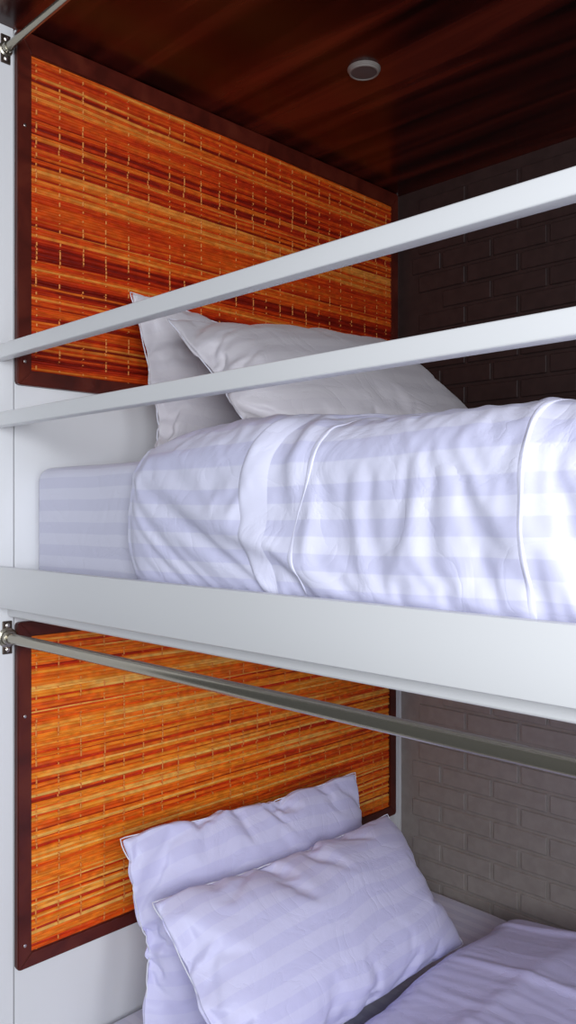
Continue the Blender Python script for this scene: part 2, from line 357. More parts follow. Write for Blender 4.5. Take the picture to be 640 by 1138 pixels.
# cloth shapes (settled sheets and pillowcases), packed
PILLOWCASE_SOFT = [
-1270,1313,-1,-2,-2,3,2,0,0,-1,1,0,1,-1,-1,2,-1,1,-1,1,-1,1,0,0,-1,1,-15,14,0,-8,8,-1,-16,18,-1,1,-1,1,0,0,0,0,-1,1,-1,-1,1,-2,2,0,-3,2,-3,2,0,0,0,-2,1,2,-1,
-798,794,19,2,4,-4,-13,4,2,2,-6,3,-4,3,2,-7,5,-5,1,1,-5,1,2,-1,-1,-2,33,-25,-4,25,-33,-2,-28,38,-10,1,-1,3,4,0,2,-1,-5,2,-4,-7,4,-5,4,3,-9,3,-7,6,-3,2,0,-4,2,3,16,
-1,5,-4,1,-1,1,-6,1,0,0,4,0,3,0,1,-6,3,-6,0,0,7,0,0,1,2,-1,0,-9,0,6,5,2,-10,-1,1,1,1,-1,0,0,0,-2,4,-1,4,-5,0,-1,-1,0,8,-2,-4,0,-2,0,2,0,-1,-2,-11,
-1267,1295,16,1,-1,1,0,0,-1,-3,-10,11,4,-1,0,0,0,0,-2,0,-9,10,0,-2,2,1,-3,-4,7,-25,20,1,0,2,0,-4,5,1,0,1,-1,0,-5,-5,10,0,-1,2,-1,0,-19,15,1,2,0,1,-6,4,2,-2,-12,
-756,743,11,9,-1,0,0,0,3,11,13,-49,19,0,0,1,2,3,2,4,15,-39,21,-25,4,2,23,10,-25,39,-60,1,0,6,29,-38,11,9,1,1,1,-1,22,-51,20,2,0,2,1,6,-39,18,3,3,3,12,-26,10,6,5,16,
-4,40,-24,-7,-5,-3,-1,-1,-1,6,0,0,3,-2,-1,-1,0,0,-1,-1,-4,15,-11,13,-3,-3,-5,1,-5,5,6,-2,-1,-10,9,-5,1,2,-1,0,-1,-1,7,-8,7,-2,0,-2,-2,-2,10,-3,-1,-2,-1,-3,6,-3,-4,-6,-22,
-1243,1247,37,0,4,0,0,0,-4,4,-2,-1,-7,11,-1,1,-1,0,-3,3,-5,0,2,2,1,-1,-2,2,-1,-8,-1,7,-1,-15,20,0,0,-3,4,-1,0,-10,10,0,-3,4,-1,0,0,-15,9,3,2,1,-3,2,1,0,-2,-7,-19,
-721,716,-1,17,-4,-1,-1,-2,-16,18,9,3,7,-22,-1,-2,0,-2,21,-9,10,3,-38,27,-18,-3,-4,27,1,14,1,-49,0,-17,29,-1,8,17,-11,-2,-1,-28,19,-1,25,-21,-1,0,0,-29,10,8,3,8,-13,7,2,5,3,7,5,
-2,49,-27,-36,12,2,7,1,10,-12,-6,1,-15,20,0,0,-1,2,-9,3,-5,1,15,-10,5,2,0,-9,-1,-3,-1,12,0,4,-9,0,-3,-4,2,0,1,17,-12,0,-7,5,-1,1,-1,8,1,-7,0,-4,6,-5,0,-5,-4,-16,-15,
-1209,1201,23,30,0,-6,5,1,-3,3,-3,-5,8,-1,2,-1,1,-1,-1,-1,-7,9,0,-2,1,-4,5,0,-2,-5,-6,8,1,-14,18,0,1,-1,-2,2,-1,-3,-3,7,-1,0,1,0,0,-2,-12,11,2,0,1,0,0,-2,-5,-7,-26,
-697,706,-14,7,-10,28,-25,11,-17,15,14,6,-14,-18,8,0,0,3,8,4,12,-23,0,-19,27,-31,12,14,7,11,7,-54,3,-17,27,5,3,5,9,-6,1,-28,-3,17,18,-24,5,0,14,-22,-16,14,4,3,0,4,2,4,5,2,1,
-5,51,-3,-46,8,-16,23,-7,9,-9,-9,-7,10,7,-2,0,0,-2,-3,-2,-7,11,1,7,-9,10,-4,-6,-3,-3,-1,12,0,4,-9,-2,0,-3,-2,1,0,14,2,-10,-5,5,-2,1,-2,-2,18,-11,-2,-3,1,-4,-2,-5,-11,-10,-12,
-1186,1178,25,4,23,-11,10,2,-2,2,-6,6,-2,1,1,1,-1,1,-1,-6,5,-4,3,1,0,-3,4,1,-2,-4,-9,10,-2,-8,14,0,1,-1,1,-2,-4,0,1,2,3,-2,1,0,0,-1,-6,0,6,1,0,0,-2,-3,-7,-6,-32,
-661,671,-16,-3,-3,39,-37,14,-12,12,18,-12,4,-22,7,2,1,1,3,16,-9,8,-33,2,21,-27,10,11,6,11,11,-51,-6,-9,26,6,0,2,2,4,14,-41,2,4,19,-16,4,1,0,15,-33,0,14,3,1,3,4,3,3,0,-4,
-9,55,-4,-3,-32,-23,30,-7,6,-8,-13,6,-2,12,-4,-1,0,0,-3,-7,3,-2,15,-1,-8,9,-3,-6,-2,-3,-2,11,2,2,-9,-1,-1,-1,0,-2,-3,17,-1,-3,-7,2,-1,1,-1,-8,18,-1,-10,-1,-2,-3,-4,-10,-7,-7,-9,
-1159,1151,32,1,-37,56,-2,3,0,0,-3,3,-2,0,3,-1,1,-1,1,-2,-10,11,1,-7,6,-2,2,1,-2,-2,-12,4,5,2,5,-1,1,-1,1,-1,-5,5,-8,5,2,1,1,-1,0,-1,-7,6,1,1,0,-2,-2,-6,-5,-6,-32,
-629,642,-28,-5,29,5,-23,8,1,2,15,-9,7,-25,12,0,1,0,0,9,16,-23,0,-24,28,-23,10,6,7,10,14,-64,8,5,17,0,1,-1,1,4,17,-22,-23,7,5,8,0,0,1,11,-34,10,9,3,2,2,4,2,1,0,-6,
-12,57,-9,-4,11,-41,12,-5,-1,-1,-12,4,-3,12,-5,0,-1,1,-1,-5,-8,12,0,12,-12,7,-3,-3,-4,-2,-4,13,1,1,-10,0,0,1,-2,-1,-4,5,16,-5,-4,-6,1,-1,0,-6,17,-6,-6,-4,-2,-4,-6,-8,-6,-4,-9,
-1161,1186,4,-31,0,19,27,1,0,0,1,-6,5,0,1,-1,0,1,-1,1,-5,-5,7,-1,3,-1,2,-1,1,-3,-11,11,0,-14,16,1,-1,1,-1,1,-2,-2,2,-8,7,2,1,-1,1,-2,-6,7,-1,1,-2,-2,-4,-5,-5,-6,-35,
-587,588,-28,32,0,-9,3,2,-1,1,4,14,-21,2,2,1,0,1,-1,3,13,6,-37,-1,17,-14,8,3,4,10,16,-46,0,-14,28,1,-1,-1,0,2,8,10,-30,-12,11,6,2,1,1,10,-31,15,6,3,0,4,1,2,0,-1,-9,
-10,50,-19,24,0,-2,-35,0,0,0,-5,-12,15,-1,-3,1,-1,0,0,-2,-9,0,20,0,-8,4,-3,-2,-2,-3,-4,4,0,22,-22,0,0,1,-1,0,-5,0,10,12,-10,-5,-1,-1,0,-6,16,-10,-5,-4,-2,-6,-5,-7,-5,-2,-6,
-1142,1181,-21,-10,-9,-3,31,18,0,0,0,-1,0,1,0,1,-1,0,1,-1,0,-7,6,-6,4,4,-1,1,-1,-6,5,-3,2,-14,16,1,-1,1,-1,1,-1,0,-2,-6,4,4,0,0,1,-2,-2,3,-2,0,-1,-4,-2,-8,-5,-5,-33,
-549,531,10,6,6,4,-16,8,0,0,-1,11,2,-18,7,2,1,0,-1,1,5,14,-12,-31,9,9,0,1,3,21,-11,-32,31,-40,26,2,-1,0,1,-1,5,1,10,-37,4,13,0,1,1,9,-23,18,0,1,3,1,1,0,1,-2,-9,
-9,26,24,4,0,0,-10,-26,-1,0,1,-11,-2,13,-5,-2,0,-1,1,0,-6,-4,2,24,-6,-8,-1,1,-3,-9,8,-2,-10,32,-22,-1,1,-1,1,0,-4,1,-3,21,-5,-9,0,-2,1,-6,11,-14,-2,-2,-4,-5,-4,-7,-4,-3,-2,
-1126,1148,19,-29,-9,-5,1,38,8,-1,1,0,0,0,-1,2,-1,1,-1,1,-2,1,-8,5,2,-2,3,1,-1,-3,3,-1,-4,-11,17,-1,1,0,-1,1,-2,0,2,-1,-12,13,-1,0,0,0,-1,-1,0,-1,-3,-1,-13,6,-12,-3,-30,
-510,491,11,3,6,5,-1,-12,7,-1,1,1,5,2,-13,7,2,-1,1,1,6,-8,21,-35,1,-3,12,-1,0,20,-27,16,10,-46,25,3,-1,1,0,-1,10,-17,9,6,-31,19,2,4,-9,3,7,0,1,1,2,0,1,1,-1,-2,-9,
-8,45,-19,26,1,1,-1,-20,-16,0,0,-3,-5,-4,13,-7,-1,-1,1,-1,-7,9,-14,22,-2,5,-10,-1,1,-10,8,-9,-8,34,-20,-2,1,-1,1,-1,-6,12,-7,-1,22,-19,-1,-4,9,-2,-14,0,-1,-4,-3,-4,-11,5,-9,-2,-2,
-1095,1092,39,-1,-33,-13,21,0,33,1,1,-1,2,-2,2,-1,1,-1,1,-1,-1,1,-1,-1,-2,-2,6,1,-1,1,-1,-2,-2,-11,16,-1,1,-1,1,-1,1,-4,1,3,-8,8,-1,0,0,0,-1,-2,0,-1,-4,-3,-4,-21,14,-5,-27,
-481,476,-4,-1,12,7,-9,-1,-3,3,0,0,8,-9,3,1,1,0,0,2,5,-13,16,0,-26,-4,15,0,1,-1,7,6,4,-43,25,2,0,1,-1,0,0,10,-20,14,-24,18,2,-5,3,1,4,0,1,1,1,1,-1,-3,6,-2,-12,
-12,59,-21,2,17,-2,2,-1,-27,-8,1,0,-12,10,-4,0,-1,-1,0,-1,-6,12,-13,-1,22,2,-13,0,-1,1,-8,-6,-3,32,-21,-1,0,0,0,0,0,-12,24,-11,14,-16,-3,7,-4,-3,-8,-1,-2,-3,-4,-5,-5,-9,5,-2,-6,
-1062,1040,58,-4,-17,-23,0,19,19,14,0,1,-1,2,-1,1,-1,0,1,-1,0,0,-5,5,0,-6,6,0,1,0,-1,-9,9,-8,9,-1,1,-1,1,-1,0,-2,-3,5,0,0,0,0,0,-1,-1,0,-2,-3,-4,-3,-3,-11,-14,18,-28,
-455,466,-21,2,4,11,1,-9,-5,4,0,1,0,3,0,1,-3,2,0,1,7,-13,21,-21,2,-16,15,0,2,0,3,15,-21,-19,22,0,-1,1,-1,1,1,8,-25,8,2,7,-6,3,1,1,2,0,2,1,1,-1,1,-4,1,4,-14,
-8,48,-15,7,11,1,1,-1,-11,-19,-4,0,-1,-5,0,-3,5,-2,-1,0,-7,11,-20,20,-1,12,-14,-1,0,-1,-4,-20,29,7,-18,1,0,-1,1,-1,-1,-10,29,-9,-4,-11,9,-4,-3,-4,-3,-2,-2,-6,-4,-4,-3,-6,-4,7,-8,
-1086,1102,12,1,2,-40,3,9,19,16,6,0,1,0,0,0,0,1,-1,0,0,0,-4,3,2,-6,6,-1,1,-1,1,-8,0,8,-1,1,-1,1,-1,1,-1,-3,0,3,0,0,1,-2,1,-2,0,-1,-2,-6,-2,-4,-1,-4,-19,0,-10,
-421,439,-26,0,0,16,-1,-5,-6,-1,3,0,1,2,-1,3,-4,2,0,0,6,-8,18,-24,7,-14,14,0,-1,1,5,10,-33,13,4,1,-1,1,-1,2,0,7,-22,6,5,1,0,2,0,1,1,0,3,0,1,0,-1,-2,0,0,-12,
-12,51,-4,-1,-1,11,0,2,-6,-16,-11,-3,-1,-2,-1,-4,5,-2,0,0,-7,9,-19,22,-6,12,-14,0,1,-2,-4,-16,36,-15,-5,0,0,-1,0,0,-1,-9,26,-8,-7,-2,-1,-3,-2,-2,-2,-2,-6,-6,-4,-2,-2,-2,-6,-1,-1,
-1079,1121,-18,-2,-9,-1,-23,10,14,18,10,3,1,0,0,0,0,1,-1,0,0,0,1,-2,-6,7,1,-1,1,-1,0,-3,-4,8,-1,1,-1,1,0,-1,0,-2,0,2,0,0,0,0,-1,0,-1,-3,-4,-5,-3,-2,-2,-4,-35,18,14,
-379,373,7,0,-1,1,8,-5,-6,-3,1,2,1,1,0,0,1,-1,0,3,-5,5,2,4,-22,9,5,-2,0,0,8,4,-29,17,0,0,1,-1,0,1,1,7,-21,8,3,1,0,1,0,1,1,2,1,1,-1,0,-1,-2,-15,14,8,
-14,33,19,2,4,0,-1,3,-2,-11,-15,-7,-2,-1,0,-1,-3,2,0,-3,7,-9,-2,-6,27,-14,-6,4,-2,1,-10,-6,30,-19,-1,0,0,-1,1,0,-2,-9,25,-11,-6,-1,-1,-2,-1,-2,-3,-4,-7,-7,-2,-1,-1,-3,0,-5,2,
-1075,1099,17,-26,0,0,-1,-25,25,1,26,0,4,0,0,0,0,0,0,0,-1,2,-1,0,-5,6,-1,0,1,-1,-5,3,3,-1,1,-1,1,-1,1,-1,1,-3,1,1,0,0,-1,1,-1,0,-2,-4,-9,-2,-2,-1,0,-5,-9,-36,47,
-337,326,19,-7,-1,1,-1,10,-12,-1,-1,0,4,0,-1,1,0,0,2,-4,1,2,3,4,-20,13,-4,3,-1,1,12,-21,5,3,1,-1,1,-1,0,0,-1,9,-18,10,1,-1,1,0,0,1,1,3,1,-1,-1,0,0,-3,-11,7,12,
-15,53,-20,25,0,0,0,1,-1,0,-24,1,-13,2,-1,0,-1,-1,-5,10,-2,-4,-5,-5,23,-21,12,-7,1,-1,-21,32,-10,-6,-1,2,-3,4,-2,0,1,-10,20,-15,-1,-1,-1,0,-1,-1,-5,-7,-11,-2,-1,0,-1,-2,-3,6,-4,
-1061,1060,44,-36,6,0,0,17,-12,-2,-3,30,2,0,0,0,-1,1,1,-2,1,-1,2,-2,1,0,-1,1,1,-1,-3,2,2,-1,1,-1,1,-1,1,-1,0,-1,1,0,0,-1,1,-1,1,-1,-3,-14,-3,0,-2,1,-2,-11,25,-25,-35,
-297,288,18,-11,1,1,0,11,-15,1,2,0,1,-1,1,-1,0,1,2,-4,0,1,7,-11,4,5,-8,2,2,-1,11,-16,2,3,1,0,-2,2,-1,0,3,-7,5,-1,1,0,-1,1,0,0,4,1,-1,0,-1,-1,0,-9,13,-18,25,
-16,63,-34,32,-1,0,0,-12,10,0,2,-31,-6,1,1,0,0,-1,-7,10,0,-3,-11,13,-3,-16,20,-7,-1,0,-19,24,-5,-6,0,-3,6,-3,0,-1,-6,18,-16,-1,0,0,-1,0,0,0,-11,-15,-3,0,0,-1,0,-4,16,-15,5,
-1064,1056,51,-35,1,4,0,2,8,2,3,14,2,1,0,-1,1,0,0,0,-1,0,1,0,1,-1,-1,2,0,-1,1,-2,-1,3,-1,1,-1,1,0,-2,1,1,-1,-1,1,0,-1,1,-1,1,-23,0,0,1,-1,-1,1,3,1,13,-60,
-256,249,16,-11,1,0,1,0,1,1,0,-3,0,0,1,-1,0,0,1,1,-4,2,0,1,0,3,-7,3,0,1,1,4,-11,5,0,2,-3,2,-1,3,-5,1,2,0,0,0,-1,1,0,-1,4,-1,0,1,-1,0,1,-3,1,-7,16,
-9,54,-33,33,-1,0,0,-1,-4,0,-3,-19,-6,-2,0,0,0,0,0,-6,11,-5,0,-6,0,-9,16,-6,-2,0,-4,-10,23,-14,-1,-2,5,-2,0,-8,12,-1,-9,0,-1,0,1,-1,0,3,-33,1,-1,0,0,0,0,2,1,15,-20,
-1064,1046,61,-31,-6,4,6,4,5,1,11,-3,10,0,1,0,-1,1,0,-1,0,1,0,1,-1,0,1,-1,0,1,0,-2,1,1,-1,0,1,-1,0,1,-1,1,-2,1,0,-1,1,0,0,-6,-1,-12,-2,-1,-1,0,0,-7,19,-3,-59,
-214,207,17,-11,-2,2,2,0,0,1,-2,1,-2,0,0,0,0,1,-1,0,0,0,0,1,-1,0,2,-3,1,1,0,3,-7,4,0,-1,1,-1,1,-1,0,1,0,-1,1,0,0,0,-1,1,0,0,2,-1,1,1,-1,3,-8,1,11,
-3,45,-29,30,3,-2,-1,-2,-3,-1,-9,2,-17,-2,-2,0,1,0,-3,5,-3,-1,-1,-5,7,-6,-5,9,-5,0,0,-11,15,-11,-1,5,-3,0,-4,8,-4,-2,-3,0,-1,1,0,-1,3,-17,0,-14,-1,0,-1,0,0,-2,11,-2,-4,
-1065,1038,70,-30,-2,-6,14,5,3,1,7,2,4,3,1,-1,1,-1,1,-1,1,0,0,0,1,-1,0,1,0,-1,1,-1,0,1,-1,1,-1,0,1,-1,1,-1,0,-1,1,0,-1,1,-2,-2,-3,-8,-2,-3,-2,0,-1,-7,12,5,-53,
-172,166,15,-9,-2,0,3,1,-1,1,-2,0,0,-1,0,0,0,0,0,0,0,1,-1,0,0,1,-1,0,1,-1,1,-1,1,0,-1,1,0,-1,1,0,-1,1,0,-1,1,0,-1,1,0,0,0,0,0,1,1,0,0,3,-6,-1,8,
3,35,-24,30,0,2,-5,-2,-2,-2,-5,-4,-7,-6,-2,-1,0,-1,1,0,-1,-1,-1,-1,-1,1,-3,-1,-1,1,0,2,-12,6,-1,-1,-1,-1,3,-2,-1,-1,-1,-1,0,0,0,0,-6,-6,-4,-9,-2,-3,0,0,-1,-3,7,3,-10,
-1066,1031,75,-30,-5,13,6,3,1,2,4,4,2,3,1,0,1,-1,1,0,-1,1,0,1,-1,0,1,-1,1,-1,1,0,-1,1,-1,1,-1,0,1,-1,0,0,0,0,0,0,-1,0,-1,-2,-3,-5,-3,-3,-2,0,-1,-8,7,4,-39,
-130,125,14,-12,-1,7,-1,0,-1,1,-2,0,0,-1,0,0,0,0,0,0,1,-1,0,0,0,1,-1,0,1,-1,1,-1,1,-1,1,0,-1,1,0,-1,1,0,-1,1,0,0,-1,1,0,0,0,-1,2,-1,1,1,-1,4,-4,-2,3,
10,20,-10,24,2,-4,-4,-1,-1,-2,-3,-6,-4,-5,-4,-1,-1,0,0,-1,0,-1,-1,0,-2,0,-1,-1,-1,-1,1,-1,-3,-2,1,-1,-1,0,0,-1,-1,0,-1,-1,1,-1,0,-4,-3,-4,-5,-6,-4,-2,0,-2,0,-3,2,4,-10,
-1072,1035,73,-31,27,-16,2,9,1,3,2,6,0,3,2,0,0,1,-1,1,0,0,0,0,0,1,-1,1,-1,1,-1,1,0,-1,1,-1,1,-1,0,1,-1,0,0,0,0,-1,1,-2,0,-2,-3,-3,-3,-4,-2,0,-1,-2,-3,-6,-11,
-88,84,11,-10,1,5,0,-1,-1,0,0,-1,0,-1,0,0,0,0,0,0,1,-1,0,0,0,1,-1,0,1,-1,1,-1,1,-1,1,0,-1,1,0,-1,1,0,0,-1,1,0,-1,1,0,0,0,-1,1,1,0,0,0,1,0,0,-4,
8,21,-1,17,-12,9,0,-5,-1,-3,-2,-7,0,-6,-5,-2,0,-1,0,0,-1,-1,-1,0,-2,0,-1,-1,-1,-1,0,-1,-2,0,-2,0,0,-1,-1,0,-1,0,-1,0,-1,0,-1,-5,1,-7,-4,-5,-2,-4,-1,-1,0,-1,-2,-2,-5,
-1078,1041,60,13,-7,-18,7,8,2,3,2,4,4,0,2,1,0,1,-1,1,-1,1,0,0,1,-1,0,1,0,-1,1,0,-1,1,-1,1,-1,1,-1,0,0,0,0,0,0,0,-1,0,-3,1,-5,-1,-1,-7,-1,1,-5,-5,-6,-1,-11,
-46,43,7,-6,1,6,-2,-1,-1,0,0,-1,-1,1,-1,0,0,0,0,1,-1,0,0,0,0,0,1,-1,1,-1,1,-1,1,-1,1,0,-1,1,0,0,-1,1,0,-1,1,0,-1,1,0,0,0,0,-1,2,-1,1,1,0,-1,0,-5,
4,25,10,-10,6,9,-2,-4,-3,-1,-3,-4,-7,1,-7,-2,0,-2,0,0,0,-2,0,-2,0,0,-1,-2,-2,-1,0,-1,-1,0,-1,-1,-1,1,-2,0,-1,-1,0,0,-1,-1,0,-1,-10,3,-9,0,-3,-6,0,-1,-2,-3,-2,0,-3,
-1080,1047,74,-20,11,-19,0,11,4,3,2,3,3,3,1,1,0,0,1,-1,1,0,0,0,0,0,1,-1,1,0,-1,1,0,-1,1,-1,1,-1,0,1,-1,0,0,0,-1,1,-1,1,-3,-6,1,0,3,-13,0,0,-10,-10,-6,8,18,
-4,3,-3,10,-8,6,0,-2,0,-1,0,-1,0,-1,0,0,0,0,1,-1,0,0,0,0,0,0,1,-1,1,-1,1,-1,1,0,-1,1,-1,1,0,0,-1,1,0,-1,1,0,0,-1,1,-1,1,0,0,1,-1,1,0,-2,-5,6,6,
5,28,-14,21,-8,12,0,-6,-2,-2,-3,-3,-4,-5,-4,-3,-1,0,-1,1,-1,-1,-1,-2,1,-2,0,-2,-1,-2,-1,0,-1,-1,0,-1,-1,0,0,-1,-1,-1,-1,1,-1,-1,0,-1,-5,-13,3,0,2,-12,-1,0,-5,-3,0,0,6,
-1093,1075,62,-13,-9,-12,6,8,3,4,2,2,3,3,2,1,0,1,-1,0,1,-1,1,0,1,-1,0,1,0,-1,1,0,-1,1,-1,1,-1,0,1,-1,0,0,0,0,-1,1,0,-1,-1,-3,-1,-1,-12,2,0,-1,-21,-8,19,14,-23,
35,-31,-8,5,2,1,0,-2,0,-1,0,-1,0,-1,0,0,0,1,-1,0,0,0,0,0,0,1,-1,0,1,-1,1,0,-1,1,-1,1,0,-1,1,0,-1,1,0,-1,1,0,0,-1,1,-1,0,1,1,-1,1,0,-3,-3,6,-5,12,
-3,46,-32,22,7,4,-1,-4,-3,-2,-3,-1,-5,-5,-5,-3,-1,0,-1,1,-1,0,-2,-1,0,-1,-2,-1,-1,-1,-2,-1,0,-1,-1,0,0,-1,-1,0,-2,0,-1,1,-1,-1,0,-1,-4,-6,-4,0,-12,1,0,-1,-8,0,2,11,-14,
-1108,1109,44,-17,-3,-16,9,5,3,5,2,1,2,5,2,1,1,-1,0,1,-1,1,0,-1,1,0,1,-1,1,0,-1,1,-1,1,0,-1,0,1,-1,0,0,0,0,0,-1,1,-1,1,-4,2,-3,-3,-5,-4,-2,-27,8,18,7,-9,-26,
74,-66,-12,6,0,3,-2,0,-2,0,0,0,-1,-1,0,0,0,1,-1,0,0,0,0,0,0,1,-1,0,1,-1,1,0,-1,1,-1,1,0,-1,1,0,-1,1,0,0,-1,1,0,-1,0,1,-1,1,0,1,0,-7,6,-1,-4,6,6,
-8,54,-40,30,2,7,-4,-1,-3,-3,-2,-3,0,-8,-7,-4,1,0,-1,1,0,-2,0,0,-1,-2,-1,-2,-1,-2,-1,-1,-1,0,0,-1,-1,-1,0,-1,0,-2,1,-1,-1,1,-1,0,-9,3,-6,-4,-7,-3,-2,-7,0,7,6,-7,-8,
-1093,1084,53,-19,4,-14,-3,10,4,6,5,-2,-1,-1,12,-1,1,-1,0,1,-1,0,1,-1,1,0,0,1,-1,1,0,-1,1,-1,1,-1,1,-1,0,0,0,0,0,-1,1,-1,1,0,-2,-1,-1,-4,-3,-7,-26,15,18,-6,-4,-10,-9,
113,-101,-15,5,-1,3,1,-3,0,-1,-2,1,1,0,-2,0,0,0,1,-1,0,0,0,0,0,1,-1,0,1,0,-1,1,-1,1,-1,1,0,-1,1,0,-1,1,0,0,-1,1,0,-1,0,1,-1,1,-1,2,-5,4,-9,5,6,3,-2,
-15,59,-34,28,-3,8,1,-4,-3,-4,-7,3,2,0,-23,3,0,0,0,0,0,-1,0,0,-1,-1,-2,-3,-3,-2,0,0,0,-1,0,0,-2,-1,-1,0,-2,1,-1,0,-1,1,-1,0,-4,-3,-4,-5,-5,-6,-8,3,12,-6,-3,-4,-4,
-1093,1089,46,-14,-2,-4,-5,-6,26,-7,0,-1,-2,16,2,-1,0,0,0,1,-1,0,1,-1,0,1,0,0,1,-1,1,-1,1,0,-1,1,-1,0,0,0,0,-1,1,0,-1,1,0,-1,0,-1,-1,-7,2,-32,21,7,-4,-3,-16,-11,24,
154,-141,-14,2,1,0,1,3,-9,5,0,-1,0,-1,-1,0,1,-1,0,0,1,-1,0,0,0,1,-1,0,1,-1,1,-1,1,0,-1,1,0,0,-1,1,0,-1,1,-1,1,0,0,-1,1,-1,0,1,-1,-2,2,-8,5,1,9,-3,0,
-26,70,-28,20,1,3,3,0,-15,6,0,1,1,-19,-7,1,1,-1,0,0,0,0,0,-1,1,-2,1,-13,-1,0,5,-3,1,0,-3,3,-1,-6,0,0,-1,0,0,0,-1,1,-1,0,-2,-3,-3,-12,3,-18,8,7,-5,-2,-8,0,3,
-1092,1092,24,13,-24,19,-4,-4,1,-13,19,0,9,3,1,1,-1,0,0,0,0,1,-1,1,0,0,-2,0,3,-1,1,-1,1,-1,1,-1,1,-1,-1,1,0,0,0,-1,1,-1,1,-1,1,-1,-2,-3,-21,12,8,-12,0,-3,-32,29,-2,
195,-181,-17,8,-7,7,-2,-1,-1,-1,2,0,0,-2,-1,1,-1,0,1,-1,0,0,0,1,-2,1,-10,20,-9,0,0,-1,1,-1,2,-2,2,-2,1,0,-1,1,0,-1,1,0,-1,1,-1,1,-1,0,-2,1,-6,5,0,1,8,-4,0,
-38,83,-7,-12,18,-12,4,2,1,4,-8,-2,-12,-7,-2,0,0,-1,1,-1,0,0,-1,1,-4,0,-14,20,-15,1,1,-1,0,-2,5,-7,9,-13,1,-1,1,-1,0,-1,0,0,1,-1,0,-2,-5,-7,-18,8,9,-12,-1,-1,-5,3,-3,
-1101,1136,-37,22,1,1,11,-5,-1,-11,14,7,5,2,0,0,0,0,0,0,1,-1,1,0,0,-3,3,-3,1,3,0,-1,1,-1,1,-1,-1,1,0,0,0,0,0,-1,1,-1,1,-1,1,-1,0,-12,0,8,-11,-1,-2,-5,-27,8,13,
236,-230,2,-7,0,0,5,-4,1,-3,2,0,-1,-1,-1,1,-1,0,1,-1,0,0,0,-1,-1,-13,12,14,-2,-8,-1,2,-1,0,-1,3,-7,9,-4,0,0,0,-1,1,0,-1,1,-1,1,0,-1,-1,0,-5,3,0,1,2,6,-2,-3,
-39,71,12,-3,0,-1,-10,6,1,6,-8,-9,-10,-2,-1,-1,0,-1,0,0,0,-1,-1,0,-6,-14,9,16,-1,-15,0,4,-2,0,-3,8,-18,16,-10,0,-1,0,-1,0,-1,0,0,0,0,0,-2,-21,1,10,-13,-1,-1,-3,-5,-1,1,
-1109,1149,-19,-3,0,-6,2,11,9,-7,-1,17,0,0,1,0,0,0,1,-1,1,0,0,0,-1,-4,5,-6,5,2,0,-1,1,-1,1,-5,5,-2,1,1,-1,0,0,0,0,-1,1,-1,0,1,-2,0,-7,-3,-2,-2,-2,-6,-14,0,-11,
278,-271,-5,1,0,0,1,-3,4,-3,0,-1,-1,0,0,-1,1,-1,0,-1,1,0,-1,-2,-7,-7,21,10,-7,-4,-1,-2,3,-1,-1,-12,16,3,-6,0,-1,0,0,0,0,0,-1,1,-1,1,-2,1,-3,-1,1,0,1,2,0,1,8,
-39,64,15,2,0,2,-1,-5,-7,5,1,-20,-1,-3,0,-1,0,-1,-1,0,-1,0,-2,-2,-12,-6,18,15,-12,-5,-2,-3,5,-2,0,-15,12,10,-13,-1,0,-1,0,-1,-1,-1,0,-1,0,0,-4,0,-12,-5,-1,-2,-2,-3,-5,0,-2,
-1118,1146,9,-13,-5,-1,-1,0,-2,17,9,1,1,1,-1,2,-1,1,-1,1,0,0,0,-4,0,4,-2,-6,8,1,-1,1,0,-1,1,-5,0,5,-1,1,-1,1,-1,0,0,0,-1,1,-1,0,-1,0,-3,-5,-2,-3,-2,-12,-11,15,-27,
319,-318,10,-8,0,-1,1,-1,0,3,-3,-1,-1,0,0,-1,0,-1,1,-1,0,0,-1,-14,0,9,17,6,-10,-3,0,-1,-1,1,-4,-9,24,-8,-2,-1,1,-2,1,-1,0,0,0,-1,1,-1,0,-1,-2,0,0,0,0,4,-1,-2,10,
-38,77,-14,14,2,1,0,1,0,-12,-10,-3,-3,-1,-2,0,-2,0,-2,1,-2,1,-2,-17,1,4,18,9,-14,-4,0,-2,0,0,-5,-11,28,-14,-1,-1,-1,-1,-1,0,-2,-1,-1,-1,0,-2,0,-3,-7,-5,-3,-3,-2,-7,-2,4,-5,
-1126,1144,19,-6,-10,-10,6,1,10,8,6,0,2,-1,1,1,0,-1,1,1,-1,0,0,-4,-5,10,-6,-2,7,1,0,-1,1,-1,-4,4,-6,7,-1,1,0,-1,1,-1,0,0,0,-1,0,0,-1,0,-2,-3,-3,-2,-5,-19,12,-4,-29,
361,-363,14,-6,-3,-3,3,0,1,0,-3,0,-1,0,0,-2,1,-1,-1,0,0,0,-4,-10,-5,20,15,1,-10,-1,-2,1,-2,0,-14,11,19,-12,-1,-1,0,0,0,-1,-1,0,0,-1,0,1,-2,1,-2,-1,0,-1,2,3,-4,2,9,
-34,78,-19,7,9,3,-2,0,-6,-9,-8,-2,-2,-2,-1,-2,-1,-2,0,0,-1,-1,-4,-11,-6,16,17,4,-16,-2,-1,0,-1,-1,-14,7,24,-16,-2,-1,0,0,-2,-1,-1,0,-5,1,-4,3,-3,-2,-3,-7,-3,-2,-5,-8,3,-1,-3,
-1133,1142,24,4,-12,-15,8,6,8,7,4,-1,1,1,1,0,0,0,0,0,0,1,-2,-4,-5,9,-9,7,4,-1,1,-1,1,-1,-6,6,-7,8,-1,1,0,-1,1,-1,1,-1,0,-1,1,-2,1,-2,0,-2,-3,-3,-2,-12,-4,-2,-32,
402,-404,10,2,-6,-3,2,1,0,-1,-2,-1,1,-1,-2,0,-1,0,0,-1,0,-1,-5,-8,-6,29,12,-6,-8,-1,0,0,-2,-5,-12,22,11,-11,-2,1,-1,-1,0,0,0,-1,-1,-1,1,-1,-1,1,-2,0,-1,-1,1,1,1,0,8,
